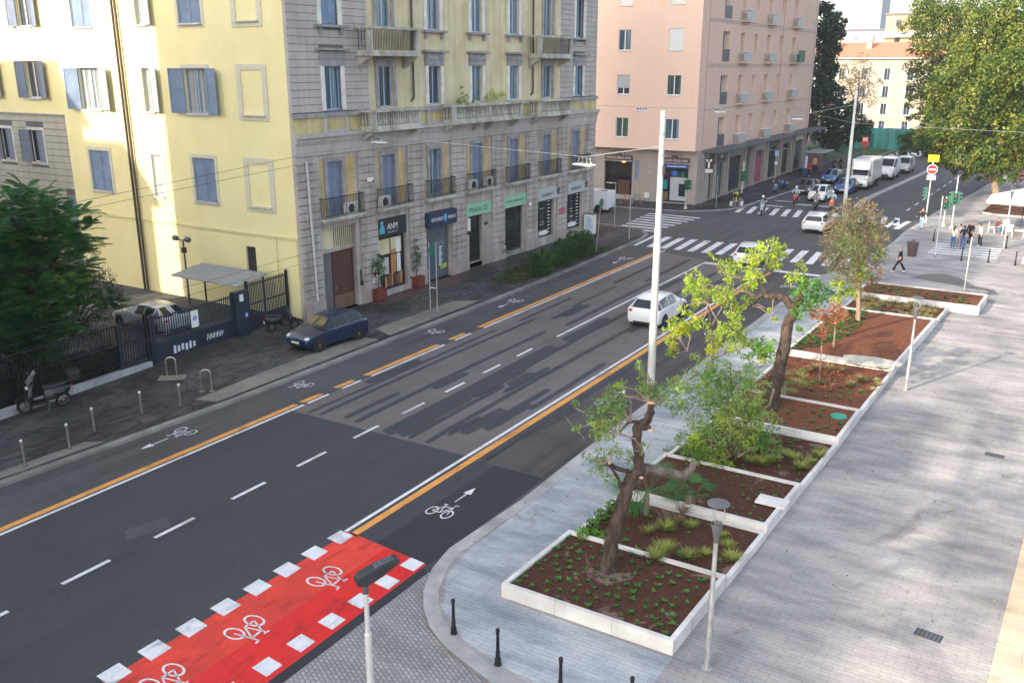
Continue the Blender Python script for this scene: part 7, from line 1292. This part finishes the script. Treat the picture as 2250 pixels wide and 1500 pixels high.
g = MB(); g.box(-.02, .02, -.42, .42, zt-.12, zt+.45, 'sign_yellow', Matrix.Rotation(rad(-80), 4, 'Z')); g.build('yellow_plate', o)
Mr = Matrix.Rotation(rad(-80), 4, 'Z') @ Matrix.Translation((.08, 0, 0))
def disc(r, x, m, z): 
    g = MB(); g.add([Mr @ Vector((x, r*math.cos(a), z+r*math.sin(a))) for a in [2*PI*i/28 for i in range(28)]], [tuple(range(28))], m); return g
g = disc(.42, 0, 'sign_white', zt-.75); g.box(-.02, -.004, -.38, .38, zt-1.13, zt-.37, 'metal_grey', Mr) if 0 else None; so_ = g.build('no_entry_sign', o); disc(.37, .006, 'sign_red', zt-.75).build('red_disc', so_); g = MB(); g.box(.010, .014, -.27, .27, zt-.81, zt-.69, 'sign_white', Mr); g.build('white_bar', so_)
g = MB(); g.box(-.01, .012, -.34, .34, zt-1.62, zt-1.22, 'sign_white', Mr); g.build('white_plate', o)
tlight(2090, 503, 385, 'post with a cluster of green signal lamps facing several ways and a blue sign', ((0, 1.3), (PI/2, 1.3), (PI, 1.3), (-PI/2, 1.4))); 
tlight(2068, 560, 470, 'short green signal lamp behind the bare leaning post', ((0, .1), (-PI/2, .2)), 'metal_pale') if 0 else None
tlight(1506, 459, 395, 'green signal lamp on a slim post before the corner cafe', ((-PI/2, 0), (0, 0)))
tlight(1628, 451, 355, 'green signal lamp on the post by the pair of people at the far kerb', ((-PI/2, .9), (0, .9)))
tlight(2072, 497, 432, 'green signal lamps low beside the striped crossing', ((0, .05), (-PI/2, .1)))
simple_post(1573, 458, 385, 'thin post with a small dark button box on the far pavement', .03)
o, zt, p = simple_post(1700, 420, 330, 'tall thin post with small signs by the blue scooters', .04)
g = MB(); g.box(-.2, .2, -.02, .02, zt-.6, zt-.1, 'sign_lightblue'); g.box(-.15, .15, -.02, .02, zt-1.5, zt-1.2, 'sign_white'); g.build('sign_plate', o)
g = MB(); g.box(-1.1, 1.1, -.02, .02, -.12, .12, 'sign_blue'); g.box(-.9, .9, -.026, -.02, -.03, .03, 'sign_white'); q = FQ1(-32.9, 3.75, .8); o = tag(g.build('street_name_sign', loc=q), 'blue and white street name sign at the pink building corner', 'sign'); o.rotation_euler = (0, 0, .1)
p = G(1895, 365, 0); o = empty('bus_stop_sign', (p.x, p.y, 0), 0, 'red square sign on a red post by the bus shelter', 'sign'); g = MB(); g.tube([(0, 0, 0), (0, 0, 3.6)], .05, 'sign_red', n=8); g.build('post', o); g = MB(); g.box(-.42, .42, -.03, .03, 2.7, 3.9, 'sign_red'); g.box(-.3, .3, -.036, -.03, 3.3, 3.75, 'sign_white'); g.build('sign_plate', o)
# bus shelter with a plain portrait-like poster
o = empty('bus_shelter', (-28.4, 121, PZ), 0, 'glass bus shelter with a big poster of a face wearing glasses', 'bus shelter'); g = MB(); g.box(-1.3, 1.2, -2.4, 2.4, 2.45, 2.6, 'metal_galv'); g.build('roof', o, bevel=.02)
for x in (-1.0,): g = MB(); g.box(x-.03, x+.03, -2.2, 2.2, .3, 2.4, 'glass_dark'); g.build('glass_panel', o)
for y in (-2.2, 2.2): g = MB(); g.box(-1.05, -.95, y-.05, y+.05, 0, 2.45, 'metal_grey'); g.build('post', o)
g = MB(); g.box(-.95, 1.05, -2.45, -2.3, .25, 2.35, 'sign_brown'); ps = g.build('poster', o)
g = MB(); yy = -2.456
def ell(cx, cz, rx, rz_, m, y): g.add([(cx+rx*math.cos(a), y, cz+rz_*math.sin(a)) for a in [2*PI*i/20 for i in range(20)]], [tuple(range(20))], m)
ell(.1, 1.62, .36, .50, 'hair_dark', yy-.001); ell(.1, 1.50, .30, .44, 'skin', yy-.003); ell(.1, .62, .55, .34, 'cloth_navy', yy-.002); ell(-.03, 1.58, .10, .07, 'lens_dark', yy-.005); ell(.24, 1.58, .10, .07, 'lens_dark', yy-.005); ell(-.03, 1.58, .08, .05, 'skin_pale', yy-.006); ell(.24, 1.58, .08, .05, 'skin_pale', yy-.006); ell(.1, 1.28, .09, .025, 'sign_red', yy-.005)
g.build('portrait', ps)
o = empty('info_pillar', (-28.9, 116.4, PZ), 0, 'blue-framed information panel near the bus shelter', 'sign'); g = MB(); g.box(-.1, .1, -.5, .5, .8, 2.2, 'sign_white'); g.build('panel', o); g = MB(); g.box(-.06, .06, -.58, -.5, 0, 2.4, 'sign_blue'); g.box(-.06, .06, .5, .58, 0, 2.4, 'sign_blue'); g.build('frame', o)
# litter bin, utility cabinets
p = G(2003, 563, PZ); o = empty('litter_bin', (p.x, p.y, PZ), 0, 'tapered dark brown litter bin on the plaza', 'litter bin'); g = MB(); g.lathe([(.26, 0), (.27, .05), (.38, 1.0), (.39, 1.05), (.33, 1.05)], 'sign_brown', n=18); g.build('bin', o, smooth=30)
g = MB()
for k in range(14): a = 2*PI*k/14; g.tube([(.275*math.cos(a), .275*math.sin(a), .06), (.385*math.cos(a), .385*math.sin(a), 1.0)], .012, 'metal_dark', n=4)
g.build('slat', o); g = MB(); g.tube([(-.1, 0, 1.05), (0, 0, 1.2), (.1, 0, 1.05)], .03, 'metal_dark', n=6); g.build('lid', o)
p = G(1309, 506, PZ); p = G(1294, 507, PZ); o = empty('utility_cabinet', (-32.75, 65.2, PZ), 0, 'white cabinet covered in blue graffiti at the building corner', 'cabinet'); g = MB(); g.box(-.45, .45, -.2, .2, 0, 1.55, 'sign_white'); g.build('body', o, bevel=.02); g = MB()
for k in range(7): g.box(-.28+.05*(k % 2), .18+.06*(k % 3), -.206, -.202, .25+k*.17, .34+k*.17, 'sign_lightblue')
g.build('graffiti', o); g = MB(); g.box(-.47, .47, -.22, .22, 1.55, 1.6, 'metal_grey'); g.build('lid', o)
o = empty('menu_board', (-34.9, 81.4, PZ), 0, 'small stand with a white panel before the cafe wall', 'stand'); g = MB(); g.box(-.25, .25, -.03, .03, .8, 1.3, 'sign_white'); g.build('panel', o); g = MB(); g.tube([(-.2, 0, 0), (-.2, 0, .8)], .02, 'metal_dark'); g.tube([(.2, 0, 0), (.2, 0, .8)], .02, 'metal_dark'); g.build('leg', o)
o = empty('litter_bin', (-28.6, 88.9, PZ), 0, 'bright lime yellow bin on the far pavement', 'litter bin'); g = MB(); g.lathe([(.24, 0), (.26, .95), (.2, 1.0)], 'lime_yellow', n=4); g.build('bin', o); g = MB(); g.lathe([(.27, .95), (.2, 1.05)], 'metal_grey', n=4); g.build('lid', o)
o = empty('street_cabinet', (-34.0, 12.2, PZ), 0, 'pale-topped dark cabinet at the left picture edge', 'cabinet') if 0 else None
# cafe furniture
def chair(x, y, rz, lb):
    o = empty('chair', (x, y, PZ), rz, lb, 'chair', 'white plastic cafe chairs'); g = MB(); g.box(-.22, .22, -.22, .22, .42, .45, 'plastic_white'); g.build('seat', o, bevel=.01); g = MB(); g.box(-.24, -.21, -.22, .22, .45, .88, 'plastic_white'); g.build('backrest', o, bevel=.01)
    for sx in (-.2, .2):
        for sy in (-.2, .2): g = MB(); g.tube([(sx, sy, .42), (sx*1.15, sy*1.15, 0)], .022, 'plastic_white', n=6); g.build('leg', o)
for x, y, r_, lb in ((-5.25, 82.5, 0, 'white chair with the seated person on it'), (-3.9, 81.2, 1.6, 'white chair near the lamp beside the white table'), (-2.6, 80.6, 2.9, 'white chair nearest the right picture edge'), (-4.3, 83.9, -1.4, 'white chair behind the white table')): chair(x, y, r_, lb)
o = empty('table', (-4.1, 82.3, PZ), 0, 'white cafe table in front of the seated person', 'table'); g = MB(); g.box(-.4, .4, -.4, .4, .71, .75, 'plastic_white'); g.build('tabletop', o, bevel=.01)
for sx in (-.33, .33):
    for sy in (-.33, .33): g = MB(); g.tube([(sx, sy, .71), (sx, sy, 0)], .03, 'plastic_white', n=6); g.build('leg', o)
o = empty('parasol', (-3.3, 84.5, PZ), 0, 'big cream square parasol over the cafe tables', 'parasol'); g = MB(); g.tube([(0, 0, 0), (0, 0, 3.4)], .035, 'metal_dark', n=8); g.build('pole', o); g = MB(); g.add([(-2.6, -2.2, 2.55), (2.6, -2.2, 2.55), (2.6, 2.2, 2.55), (-2.6, 2.2, 2.55), (0, 0, 3.5)], [(0, 1, 4), (1, 2, 4), (2, 3, 4), (3, 0, 4)], 'parasol_cloth')
for a, b in (((-2.6, -2.2), (2.6, -2.2)), ((2.6, -2.2), (2.6, 2.2)), ((2.6, 2.2), (-2.6, 2.2)), ((-2.6, 2.2), (-2.6, -2.2))): g.poly([(*a, 2.55), (*b, 2.55), (*b, 2.36), (*a, 2.36)], 'parasol_cloth')
g.build('canopy', o); g = MB(); g.lathe([(.4, 0), (.4, .08), (.06, .12)], 'plastic_white', n=16); g.build('base', o)
for a in range(4): g = MB(); g.tube([(0, 0, 3.42), ((-2.55, 2.55, 2.55, -2.55)[a], (-2.15, -2.15, 2.15, 2.15)[a], 2.53)], .015, 'metal_grey', n=4); g.build('rib', o)
o = empty('parasol', (-.6, 70.2, PZ), 0, 'cream parasol cloth at the right picture edge by the bollards', 'parasol'); g = MB(); g.add([(-1.7, -1.5, .25), (2.5, -1.5, .25), (2.5, 1.8, .25), (-1.7, 1.8, .25), (.4, .2, 1.5)], [(0, 1, 4), (1, 2, 4), (2, 3, 4), (3, 0, 4)], 'parasol_cloth'); g.build('canopy', o); g = MB(); g.tube([(.4, .2, 0), (.4, .2, 1.6)], .04, 'metal_dark'); g.build('pole', o)
# ---------------------------------------------------------------- fences, gate, canopy
def railing(name, A, Bp, h, step, label, cat='fence', plate=0, z=.12, m='fence_blue', bar=.022, group=None, rails=(.15, .55, .95)):
    A, Bp = Vector((A[0], A[1], 0)), Vector((Bp[0], Bp[1], 0)); d = Bp-A; L_ = d.length; rz = math.atan2(d.y, d.x); o = empty(name, (A.x, A.y, z), rz, label, cat, group); g = MB()
    for f in rails: g.box(0, L_, -.02, .02, h*f-.03, h*f+.03, m)
    g.build('rail', o); g = MB(); n = int(L_/step)
    for i in range(n+1): x = L_*i/n; g.box(x-bar, x+bar, -.012, .012, .04, h-.03+.0*i, m); g.add([(x-bar, -.01, h-.03), (x+bar, -.01, h-.03), (x, 0, h+.06)], [(0, 1, 2)], m)
    o2 = g.build('bars', o)
    if plate: g = MB(); g.box(0, L_, -.03, -.022, .05, h*plate, m); g.build('plate', o)
    for x in (0, L_): g = MB(); g.box(x-.06, x+.06, -.06, .06, 0, h+.12, m); g.build('post', o)
    return o
struct(MB().prism([(-33.9, -5), (-33.45, -5), (-33.5, 17), (-34.05, 24.6), (-34.45, 24.6), (-34.0, 17)], PZ, PZ+.22, 'kerb_stone'), 'fence_plinth')
o = railing('fence', (-33.75, 6.5), (-34.25, 24.6), 2.1, .13, 'dark iron railing with pointed bars running along the left pavement', m='iron_black', z=.3, bar=.014)
o = railing('gate', (-34.25, 24.95), (-34.45, 29.75), 2.15, .13, 'wide dark blue metal gate with a no-parking sign and white graffiti', 'gate', .42)
fr = frame((-34.2, 0, 0), (-.04, .999, 0), (1, 0, 0)); g = MB(); g.fbox(frame((-34.28, 0, 0), (-.04, 1, 0), (1, 0, 0)), 26.75, 27.15, 1.35, 2.1, 1.0, 1.02, 'sign_white')
def on_gate(y, z0, z1, w, m, x=-34.27): g = MB(); g.box(x, x+.012, y-w/2, y+w/2, z0, z1, m); return g
q = Vector((-34.25, 24.95, .12)); inv = o.matrix_basis.inverted()
def add_to(o, g, name): 
    ob = g.build(name, None); ob.data.transform(Matrix.Rotation(-o.rotation_euler.z, 4, 'Z') @ Matrix.Translation(-Vector(o.location))); ob.parent = o; return ob
add_to(o, on_gate(27.3, 1.25, 2.05, .42, 'sign_white', -34.28), 'no_parking_sign'); g = MB(); g.add([(-34.262, 27.3+.13*math.cos(a), 1.68+.13*math.sin(a)) for a in [2*PI*i/16 for i in range(16)]], [tuple(range(16))], 'sign_purple'); add_to(o, g, 'symbol')
g = MB()
for k in range(9): y = 25.3+k*.22; g.box(-34.27, -34.262, y, y+.13, .3+.03*(k % 3), .62+.05*(k % 2), 'graffiti_white')
for k in range(5): y = 27.9+k*.2; g.tube([(-34.265, y, .45), (-34.265, y+.06, .75), (-34.265, y+.12, .5), (-34.265, y+.2, .7)], .02, 'graffiti_white', n=4)
add_to(o, g, 'graffiti')
o = railing('gate', (-34.5, 30.75), (-34.75, 33.75), 2.5, .12, 'tall dark blue sliding gate beside the grey building', 'gate', .3)
o = empty('gate_pillar', (-34.4, 30.25, .12), 0, 'dark metal cabinet between the two gates with stickers', 'gate pillar'); g = MB(); g.box(-.15, .15, -.45, .45, 0, 2.25, 'fence_blue'); g.build('cabinet', o, bevel=.02); g = MB(); g.box(.152, .158, -.2, .05, 1.75, 2.1, 'sign_white'); g.box(.152, .158, .1, .25, .9, 1.1, 'sign_lightblue'); g.build('sticker', o)
o = railing('fence', (-34.25, 23.2), (-34.25, 24.8), 2.1, .13, 'short dark blue fence panel left of the gate', m='fence_blue', plate=.2, group=None) 
g = MB(); g.box(-41.0, -35.2, 30.9, 33.4, 0, .04, 'corrugated'); of_ = Vector((-38.1, 32.2, 2.35)); o = empty('canopy', of_, 0, 'grey corrugated canopy sheet behind the gates', 'canopy'); gg = MB(); gg.box(-2.5, 2.5, -1.1, 1.1, 0, .05, 'corrugated', Matrix.Rotation(.12, 4, 'X'))
for k in range(20): gg.box(-2.5+k*.25, -2.45+k*.25, -1.1, 1.1, .05, .08, 'corrugated', Matrix.Rotation(.12, 4, 'X'))
gg.build('roof_sheet', o); gg = MB(); 
for x in (-2.3, 2.3): gg.tube([(x, .9, -2.2), (x, .9, .1)], .05, 'metal_dark'); 
gg.tube([(-2.3, .9, -.8), (-2.3, -.3, -.1)], .04, 'metal_dark'); gg.build('post', o)
# floodlight pole
p = Vector((-41.6, 32.9, .1)); o = empty('floodlight_pole', p, 0, 'grey pole with two floodlights in front of the yellow wall', 'floodlight'); zt = VPl(p, 402, 528).z-.1
g = MB(); g.tube([(0, 0, 0), (0, 0, zt)], [.06, .045], 'metal_grey', n=10); g.build('pole', o, smooth=40); g = MB(); g.tube([(-.5, 0, zt), (.5, 0, zt)], .03, 'metal_grey'); g.build('crossbar', o)
for s in (-1, 1): g = MB(); g.box(-.16, .16, -.12, .10, .02, .26, 'metal_grey', Matrix.Translation((s*.5, 0, zt)) @ Matrix.Rotation(.7, 4, 'X')); g.build('floodlight', o, bevel=.02)
g = MB(); g.box(-.1, .1, -.1, .1, zt-.7, zt-.4, 'metal_dark'); g.build('control_box', o)
# ---------------------------------------------------------------- overhead cables and hanging fixtures
def cable(pts, label, r=.018, sag=.0):
    pts = [Vector(q) for q in pts]; P = []
    for a, b in zip(pts[:-1], pts[1:]):
        n = 10
        for i in range(n): t = i/n; P.append(a.lerp(b, t)-Vector((0, 0, sag*4*t*(1-t))))
    P.append(pts[-1]); b0_ = pts[0]; g = MB(); g.tube([q-b0_ for q in P], r, 'metal_galv' if r > .015 else 'metal_dark', n=5); return tag(g.build('overhead_cable', loc=b0_), label, 'cable', 'cables strung over the street')
def fixture(c, ang, label, m='teal'):
    o = empty('cable_lamp', c, ang, label, 'hanging lamp', 'lamps hung on the overhead cables'); g = MB(); g.loft([[(-.5*w, -.16*w, z), (.5*w, -.16*w, z), (.5*w, .16*w, z), (-.5*w, .16*w, z)] for z, w in ((-.34, 1.0), (-.30, 1.05), (-.26, .8))], 'sign_white'); g.build('lamp_body', o); g = MB()
    for x in (-.35, -.1, .15, .38): g.tube([(x, 0, -.28), (x*.8, 0, -.02)], .03, 'metal_galv', n=5); g.ball((x, .03, -.12), (.07, .07, .07), 'chrome' if x > 0 else 'metal_dark', 6, 4)
    g.build('hanger', o); g = MB(); g.loft([[(-.45, -.14, -.345), (.45, -.14, -.345), (.45, .14, -.345), (-.45, .14, -.345)], [(-.42, -.12, -.37), (.42, -.12, -.37), (.42, .12, -.37), (-.42, .12, -.37)]], m); g.build('lens', o)
def plane_pt(A, Bp, px, py):        # photo point on the upright plane that holds a cable
    d = Bp-A; n = Vector((-d.y, d.x, 0)).normalized(); r = ray(px, py); t = (A-Vector((0, 0, H))).dot(n)/r.dot(n); return Vector((0, 0, H))+r*t
T1 = Vector((M1.x, M1.y, VPl(M1, 1453, 322).z)); A = PX(770, 284, -33.35); f1, f2 = plane_pt(A, T1, 832, 300), plane_pt(A, T1, 1284, 345)
cable([A, f1, f2, T1], 'pale cable from the grey building cornice to the nearest mast'); an = math.atan2((T1-A).y, (T1-A).x); fixture(f1, an, 'lamp hung before the stone balcony at the left of the cable', 'teal'); fixture(f2, an, 'lamp hung on the cable left of the nearest mast', 'sign_white')
T2 = Vector((M2.x, M2.y, VPl(M2, 1876, 230).z)); A = Vector((-33.4, 66.9, plane_pt(Vector((-33.4, 66.9, 0)), T2, 1312, 232).z)); q = [plane_pt(A, T2, *s_) for s_ in ((1410, 236), (1582, 238), (1752, 254))]
cable([A, q[0], q[1], q[2], T2], 'cable from the corner building across to the far mast'); an = math.atan2((T2-A).y, (T2-A).x)
for k, lb in zip(q, ('leftmost lamp on the far cable, before the pink side wall', 'middle lamp on the far cable, at the pink building edge', 'rightmost lamp on the far cable, left of the far mast')): fixture(k, an, lb, 'sign_white')
B2 = Vector((6, 92, VPl(Vector((6, 92, 0)), 2255, 262).z if 0 else 7.4)); cable([(-31.0, 112, 8.6), (T2.x, T2.y, T2.z-1.55), B2], 'lower cable from the pink building past the far mast to the right', sag=.1)
A = PX(1300, 112, -33.4) if 0 else None
for (a, b), lb in zip((((190, 440), (655, 343)), ((190, 458), (655, 362))), ('upper', 'lower')):
    P0, P1 = PX(*b, -33.2), PX(*a, -30.5); d = P1-P0; cable([P0, P0+d*1.7], f'{lb} thin dark wire crossing the yellow wall', .008)
for (a, b), lb in zip((((0, 745), (640, 566)), ((0, 765), (640, 586))), ('upper', 'lower')):
    P0, P1 = PX(*b, -33.0), PX(*a, -31.0); d = P1-P0; cable([P0+d*-.05, P0+d*1.2], f'{lb} thin wire over the gates low in front of the yard', .008)
# ================================================================ BACKGROUND
def at(px, py, Y): return PY(px, py, Y)
Fb = frame((0, 190, 0), (1, 0, 0), (0, -1, 0)); of = (-36, 190, 0); o = empty('house', of, 0, 'cream house with grey shutters and a red tiled roof at the end of the street', 'building')
hs = []
for k in range(5):
    for r_ in range(4): u = -46+4.15*k; hs.append((u-.5, u+.5, .8+3.2*r_+(.0), 2.9+3.2*r_))
g = MB(); wall_holes(g, Fb, -52, -14, -3, 14.6, hs, .2, 'cream_far'); g.box(-51.9, -14.1, 190.4, 204, -3, 14.5, 'cream_far'); g.fbox(Fb, -52, -14, 3.9, 4.1, 0, .15, 'trim_white'); g.fbox(Fb, -52.2, -13.8, 14.3, 14.6, 0, .6, 'trim_white'); g.build('wall', o, off=of)
g = MB(); g.add([(-52.6, 189.2, 14.6), (-13.4, 189.2, 14.6), (-13.4, 205, 14.6), (-52.6, 205, 14.6), (-48, 197, 17.4), (-18, 197, 17.4)], [(0, 1, 5, 4), (1, 2, 5), (2, 3, 4, 5), (3, 0, 4)], 'roof_red'); rf = g.build('roof', o, off=of)
for x in (-44, -38, -30): g = MB(); g.box(x-.5, x+.5, 193.5, 194.5, 15.4, 18.0, 'cream_far'); g.build('chimney', rf, off=of)
for a, b, c, d_ in hs:
    w = window(Fb, (a+b)/2, b-a, c, d_, o, of, 'trim_grey', 'glass_dark', d=-.15); g = MB(); g.fbox(Fb, a-.55, a-.03, c, d_, .02, .06, 'shutter_grey'); g.fbox(Fb, b+.03, b+.55, c, d_, .02, .06, 'shutter_grey'); g.build('shutter', w, off=of)
def blk(name, label, x0, x1, y0, y1, z0, z1, m, rm=None, win=None):
    of = ((x0+x1)/2, (y0+y1)/2, 0); o = empty(name, of, 0, label, 'building'); g = MB(); g.box(x0, x1, y0, y1, z0, z1, m); g.build('wall', o, off=of); g = MB(); g.box(x0-.3, x1+.3, y0-.3, y1+.3, z1, z1+.5, rm or m); g.build('roof', o, off=of)
    if win:
        nx, nz, ww, wh, wm = win; fr = frame((0, y0, 0), (1, 0, 0), (0, -1, 0))
        for i in range(nx):
            for k in range(nz):
                u = x0+(x1-x0)*(i+.5)/nx; z = z1-(k+.75)*(z1-max(z0, 4))/nz; g = MB(); g.fbox(fr, u-ww/2, u+ww/2, z, z+wh, .01, .06, wm); g.build('window', o, off=of)
    return o
o = blk('apartment_building', 'ochre block with a grey roof terrace above the cream house', -42.5, -20, 232, 250, -3, 24.0, 'ochre_far', 'roof_grey', (4, 6, 1.2, 1.5, 'glass_dark')); g = MB(); g.box(-42.7, -20, 231.0, 232, 19.2, 20.3, 'trim_white'); tr = g.build('terrace', o, off=(-31.25, 241, 0))
blk('house', 'dark red roofed low house left of the cream house roof', -56, -40, 215, 230, -3, 16.5, 'cream_far', 'roof_red', (3, 3, 1, 1.4, 'glass_dark')); blk('house', 'pale low house seen over the red roofs', -75, -46, 300, 320, -3, 23, 'tower_white', 'roof_grey', (6, 5, 1.5, 1.6, 'tower_glass'))
# skyscrapers
def tower(x0, x1, y0, h, m, label, n, wm, k2):
    of = ((x0+x1)/2, y0, 0); o = empty('skyscraper', of, 0, label, 'skyscraper'); g = MB(); g.box(x0, x1, y0, y0+25, 0, h, m); g.build('wall', o, off=of); g = MB(); g.box(x0+1, x1-1, y0+1, y0+24, h, h+3, m); g.build('roof', o, off=of); fr = frame((0, y0, 0), (1, 0, 0), (0, -1, 0))
    for i in range(n):
        u0 = x0+(x1-x0)*(i+.18)/n; u1 = x0+(x1-x0)*(i+.82)/n; g = MB()
        for k in range(k2): z = 4+(h-8)*k/k2; g.fbox(fr, u0, u1, z, z+(h-8)/k2*.7, .02, .12, wm)
        g.build('window', o, off=of)
tower(-130, -113, 600, 95, 'tower_white', 'pale blue glass office tower rising over the roofs', 8, 'tower_glass', 28); tower(-143, -129.5, 620, 80, 'tower_white', 'white tower left of the blue glass tower', 5, 'trim_grey', 24)
# green fence, slope
o = empty('fence', (-25, 158, 0), 0, 'green cloth-covered fence across the end of the street', 'fence'); g = MB(); n = 60
g.add([(-7+14*i/n, .12*math.sin(i*1.1), z) for z in (.2, 3.5) for i in range(n+1)], [(i, i+1, n+2+i, n+1+i) for i in range(n)], 'green_cloth'); g.build('cloth', o)
for i in range(6): g = MB(); g.tube([(-7+2.8*i, .15, 0), (-7+2.8*i, .15, 3.7)], .05, 'metal_galv', n=6); g.build('post', o)
railing('fence', (-31.5, 128), (-29.0, 158), 2.3, .35, 'tall green park railing behind the bus shelter', m='traffic_green', bar=.03, z=.1)
grass_patch([(-34, 130), (-20, 156), (-18, 160), (-45, 160)], .1, 6000, .3, 'leaf_green', 'ground_cover', 'dark ground cover on the park verge')
def bgtree(base, cl, dens, L, m, label, dz=2.0, trunk=.35, sub=9, name='tree', group='trees along the far street', m2=None, bk='bark_dark'):
    o = empty(name, base, 0, label, 'tree', group); c = clus(base, cl, dz); foliage('crown', c, dens*1.1, L, L*.6, m, o, base, sub=sub, shell=.7)
    if m2: foliage('crown', c, dens*.5, L, L*.6, m2, o, base, sub=sub, shell=.5)
    cx = sum((p for p, r in c), Vector())/len(c); g = MB(); top = Vector((cx.x, cx.y, cx.z)); g.tube([base, base.lerp(top, .5)+Vector((.2, 0, 0)), top], [trunk, trunk*.7, trunk*.3], bk, n=8); g.build('trunk', o, off=base, smooth=50)
    g = MB(); s0 = base.lerp(top, .6)
    for p, r in c: g.tube([s0, (s0+p)/2+Vector((0, 0, .3)), p], [trunk*.4, trunk*.25, .03], bk, n=5)
    g.build('branch', o, off=base); return o
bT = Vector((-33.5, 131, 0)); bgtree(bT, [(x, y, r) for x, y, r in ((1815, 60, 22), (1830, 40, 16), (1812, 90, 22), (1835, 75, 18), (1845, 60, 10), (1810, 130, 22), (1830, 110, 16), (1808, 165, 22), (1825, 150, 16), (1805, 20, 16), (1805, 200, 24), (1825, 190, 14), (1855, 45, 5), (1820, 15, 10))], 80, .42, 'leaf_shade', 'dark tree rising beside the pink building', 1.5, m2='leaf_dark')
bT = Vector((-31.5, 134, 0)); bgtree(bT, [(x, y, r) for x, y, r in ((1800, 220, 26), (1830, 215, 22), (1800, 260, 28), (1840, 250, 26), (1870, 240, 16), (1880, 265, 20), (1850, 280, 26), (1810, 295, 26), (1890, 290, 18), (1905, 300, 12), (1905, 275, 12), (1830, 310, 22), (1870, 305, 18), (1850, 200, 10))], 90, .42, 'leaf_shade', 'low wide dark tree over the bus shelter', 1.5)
bT = Vector((-33.8, 165, 0)); c = [(1860, 170, 26), (1890, 150, 22), (1880, 190, 26), (1905, 200, 20), (1870, 215, 18), (1900, 170, 22), (1915, 220, 16), (1850, 150, 12), (1895, 125, 12), (1930, 180, 10)]; bgtree(bT, c, 20, .34, 'leaf_brown', 'sparse brownish autumn tree before the cream house', 2.0, .2, 5)
bT = Vector((-24, 150, 0)); bgtree(bT, [(1990, 320, 18), (2010, 305, 22), (2035, 330, 22), (2005, 340, 16), (2030, 300, 16), (2050, 345, 18), (2060, 320, 18), (2020, 355, 12), (1980, 300, 10)], 80, .34, 'leaf_plane_green', 'low green tree overhanging the far parked cars', 1.5)
# plane trees on the right
bP = Vector((-6.6, 104.5, .1)); L1 = []
for x, y, r in ((2050, 300, 34), (2090, 330, 34), (2070, 350, 24), (2130, 345, 34), (2170, 350, 32), (2215, 350, 34), (2120, 375, 20), (2160, 380, 16), (2210, 385, 18), (2240, 330, 34), (2060, 250, 34), (2110, 280, 44), (2160, 290, 44), (2210, 290, 44), (2045, 270, 20), (2090, 220, 40), (2140, 220, 46), (2190, 220, 46), (2240, 240, 46), (2070, 190, 30), (2110, 160, 40), (2160, 150, 46), (2210, 150, 46), (2250, 170, 46), (2130, 110, 36), (2175, 90, 40), (2220, 80, 44), (2255, 90, 40), (2160, 50, 26), (2200, 30, 34), (2240, 20, 36), (2270, 250, 50), (2280, 330, 40), (2270, 60, 40), (2030, 290, 12), (2040, 320, 10)): L1.append((x, y, r))
bgtree(bP, L1, 84, .32, 'leaf_plane', 'big sunlit plane tree with yellow-green leaves at the right', 2.6, .42, 22, group='plane trees at the right', m2='leaf_plane_green', bk='bark_pale')
bP = Vector((-9.5, 135, .1)); bgtree(bP, [(2010, 60, 26), (2040, 40, 36), (2080, 50, 40), (2060, 10, 34), (2110, 30, 36), (2030, 100, 30), (2070, 110, 34), (2110, 90, 30), (2010, 150, 20), (2040, 160, 30), (2075, 150, 30), (2005, 190, 14), (2025, 205, 22), (2055, 200, 26), (2000, 230, 12), (2015, 250, 12), (2035, 240, 16), (2025, 15, 22), (1998, 215, 8), (2150, 20, 30), (1995, 260, 6)], 42, .36, 'leaf_plane', 'second plane tree behind, drooping past the cream house', 2.5, .4, 9, group='plane trees at the right', m2='leaf_plane_green')
bP = Vector((4.0, 118, .1)); bgtree(bP, [(2230, 370, 24), (2200, 375, 18), (2180, 385, 12), (2240, 395, 16)], 40, .3, 'leaf_red', 'reddish autumn tree in the shade under the plane tree', 1.5, .2, 8, group='plane trees at the right')
# trees and houses farther right and beyond, closing the view
for k, (x, y) in enumerate(((6, 150), (2, 172), (-8, 196), (10, 135), (14, 185), (-2, 215))):
    b = Vector((x, y, 0)); o = empty('tree', b, 0, ['plane tree beyond the first, in the row at the right', 'plane tree third in the right-hand row', 'plane tree closing the right side of the street', 'plane tree behind the parasol at the right', 'far tree at the right behind the row', 'farthest tree of the right-hand row'][k], 'tree', 'plane trees at the right'); P = np.concatenate([blob((x+random.uniform(-4, 4), y+random.uniform(-4, 4), random.uniform(6, 16)), 3.0, 420, .6) for _ in range(14)]); leaves('crown', P, .5, .3, 'leaf_plane_green' if k % 2 else 'leaf_plane', o, b); g = MB(); g.tube([(0, 0, 0), (.3, 0, 6), (0, 0, 13)], [.4, .3, .1], 'bark_pale'); g.build('trunk', o)
# ---------------------------------------------------------------- haze
hz = MB(); hz.box(-430, 430, -230, 940, -4.2, 135, 'asphalt'); h_ = hz.build('haze'); hm = bpy.data.materials.new('haze_air'); hm.use_nodes = True; n = hm.node_tree
for q in list(n.nodes): n.nodes.remove(q)
out = n.nodes.new('ShaderNodeOutputMaterial'); pv = n.nodes.new('ShaderNodeVolumePrincipled'); pv.inputs['Color'].default_value = (.93, .95, 1, 1); pv.inputs['Density'].default_value = HAZE; pv.inputs['Anisotropy'].default_value = .3; n.links.new(pv.outputs[0], out.inputs['Volume']); h_.data.materials.clear(); h_.data.materials.append(hm); tag(h_, kind='stuff', label='thin pale morning haze over the whole street')
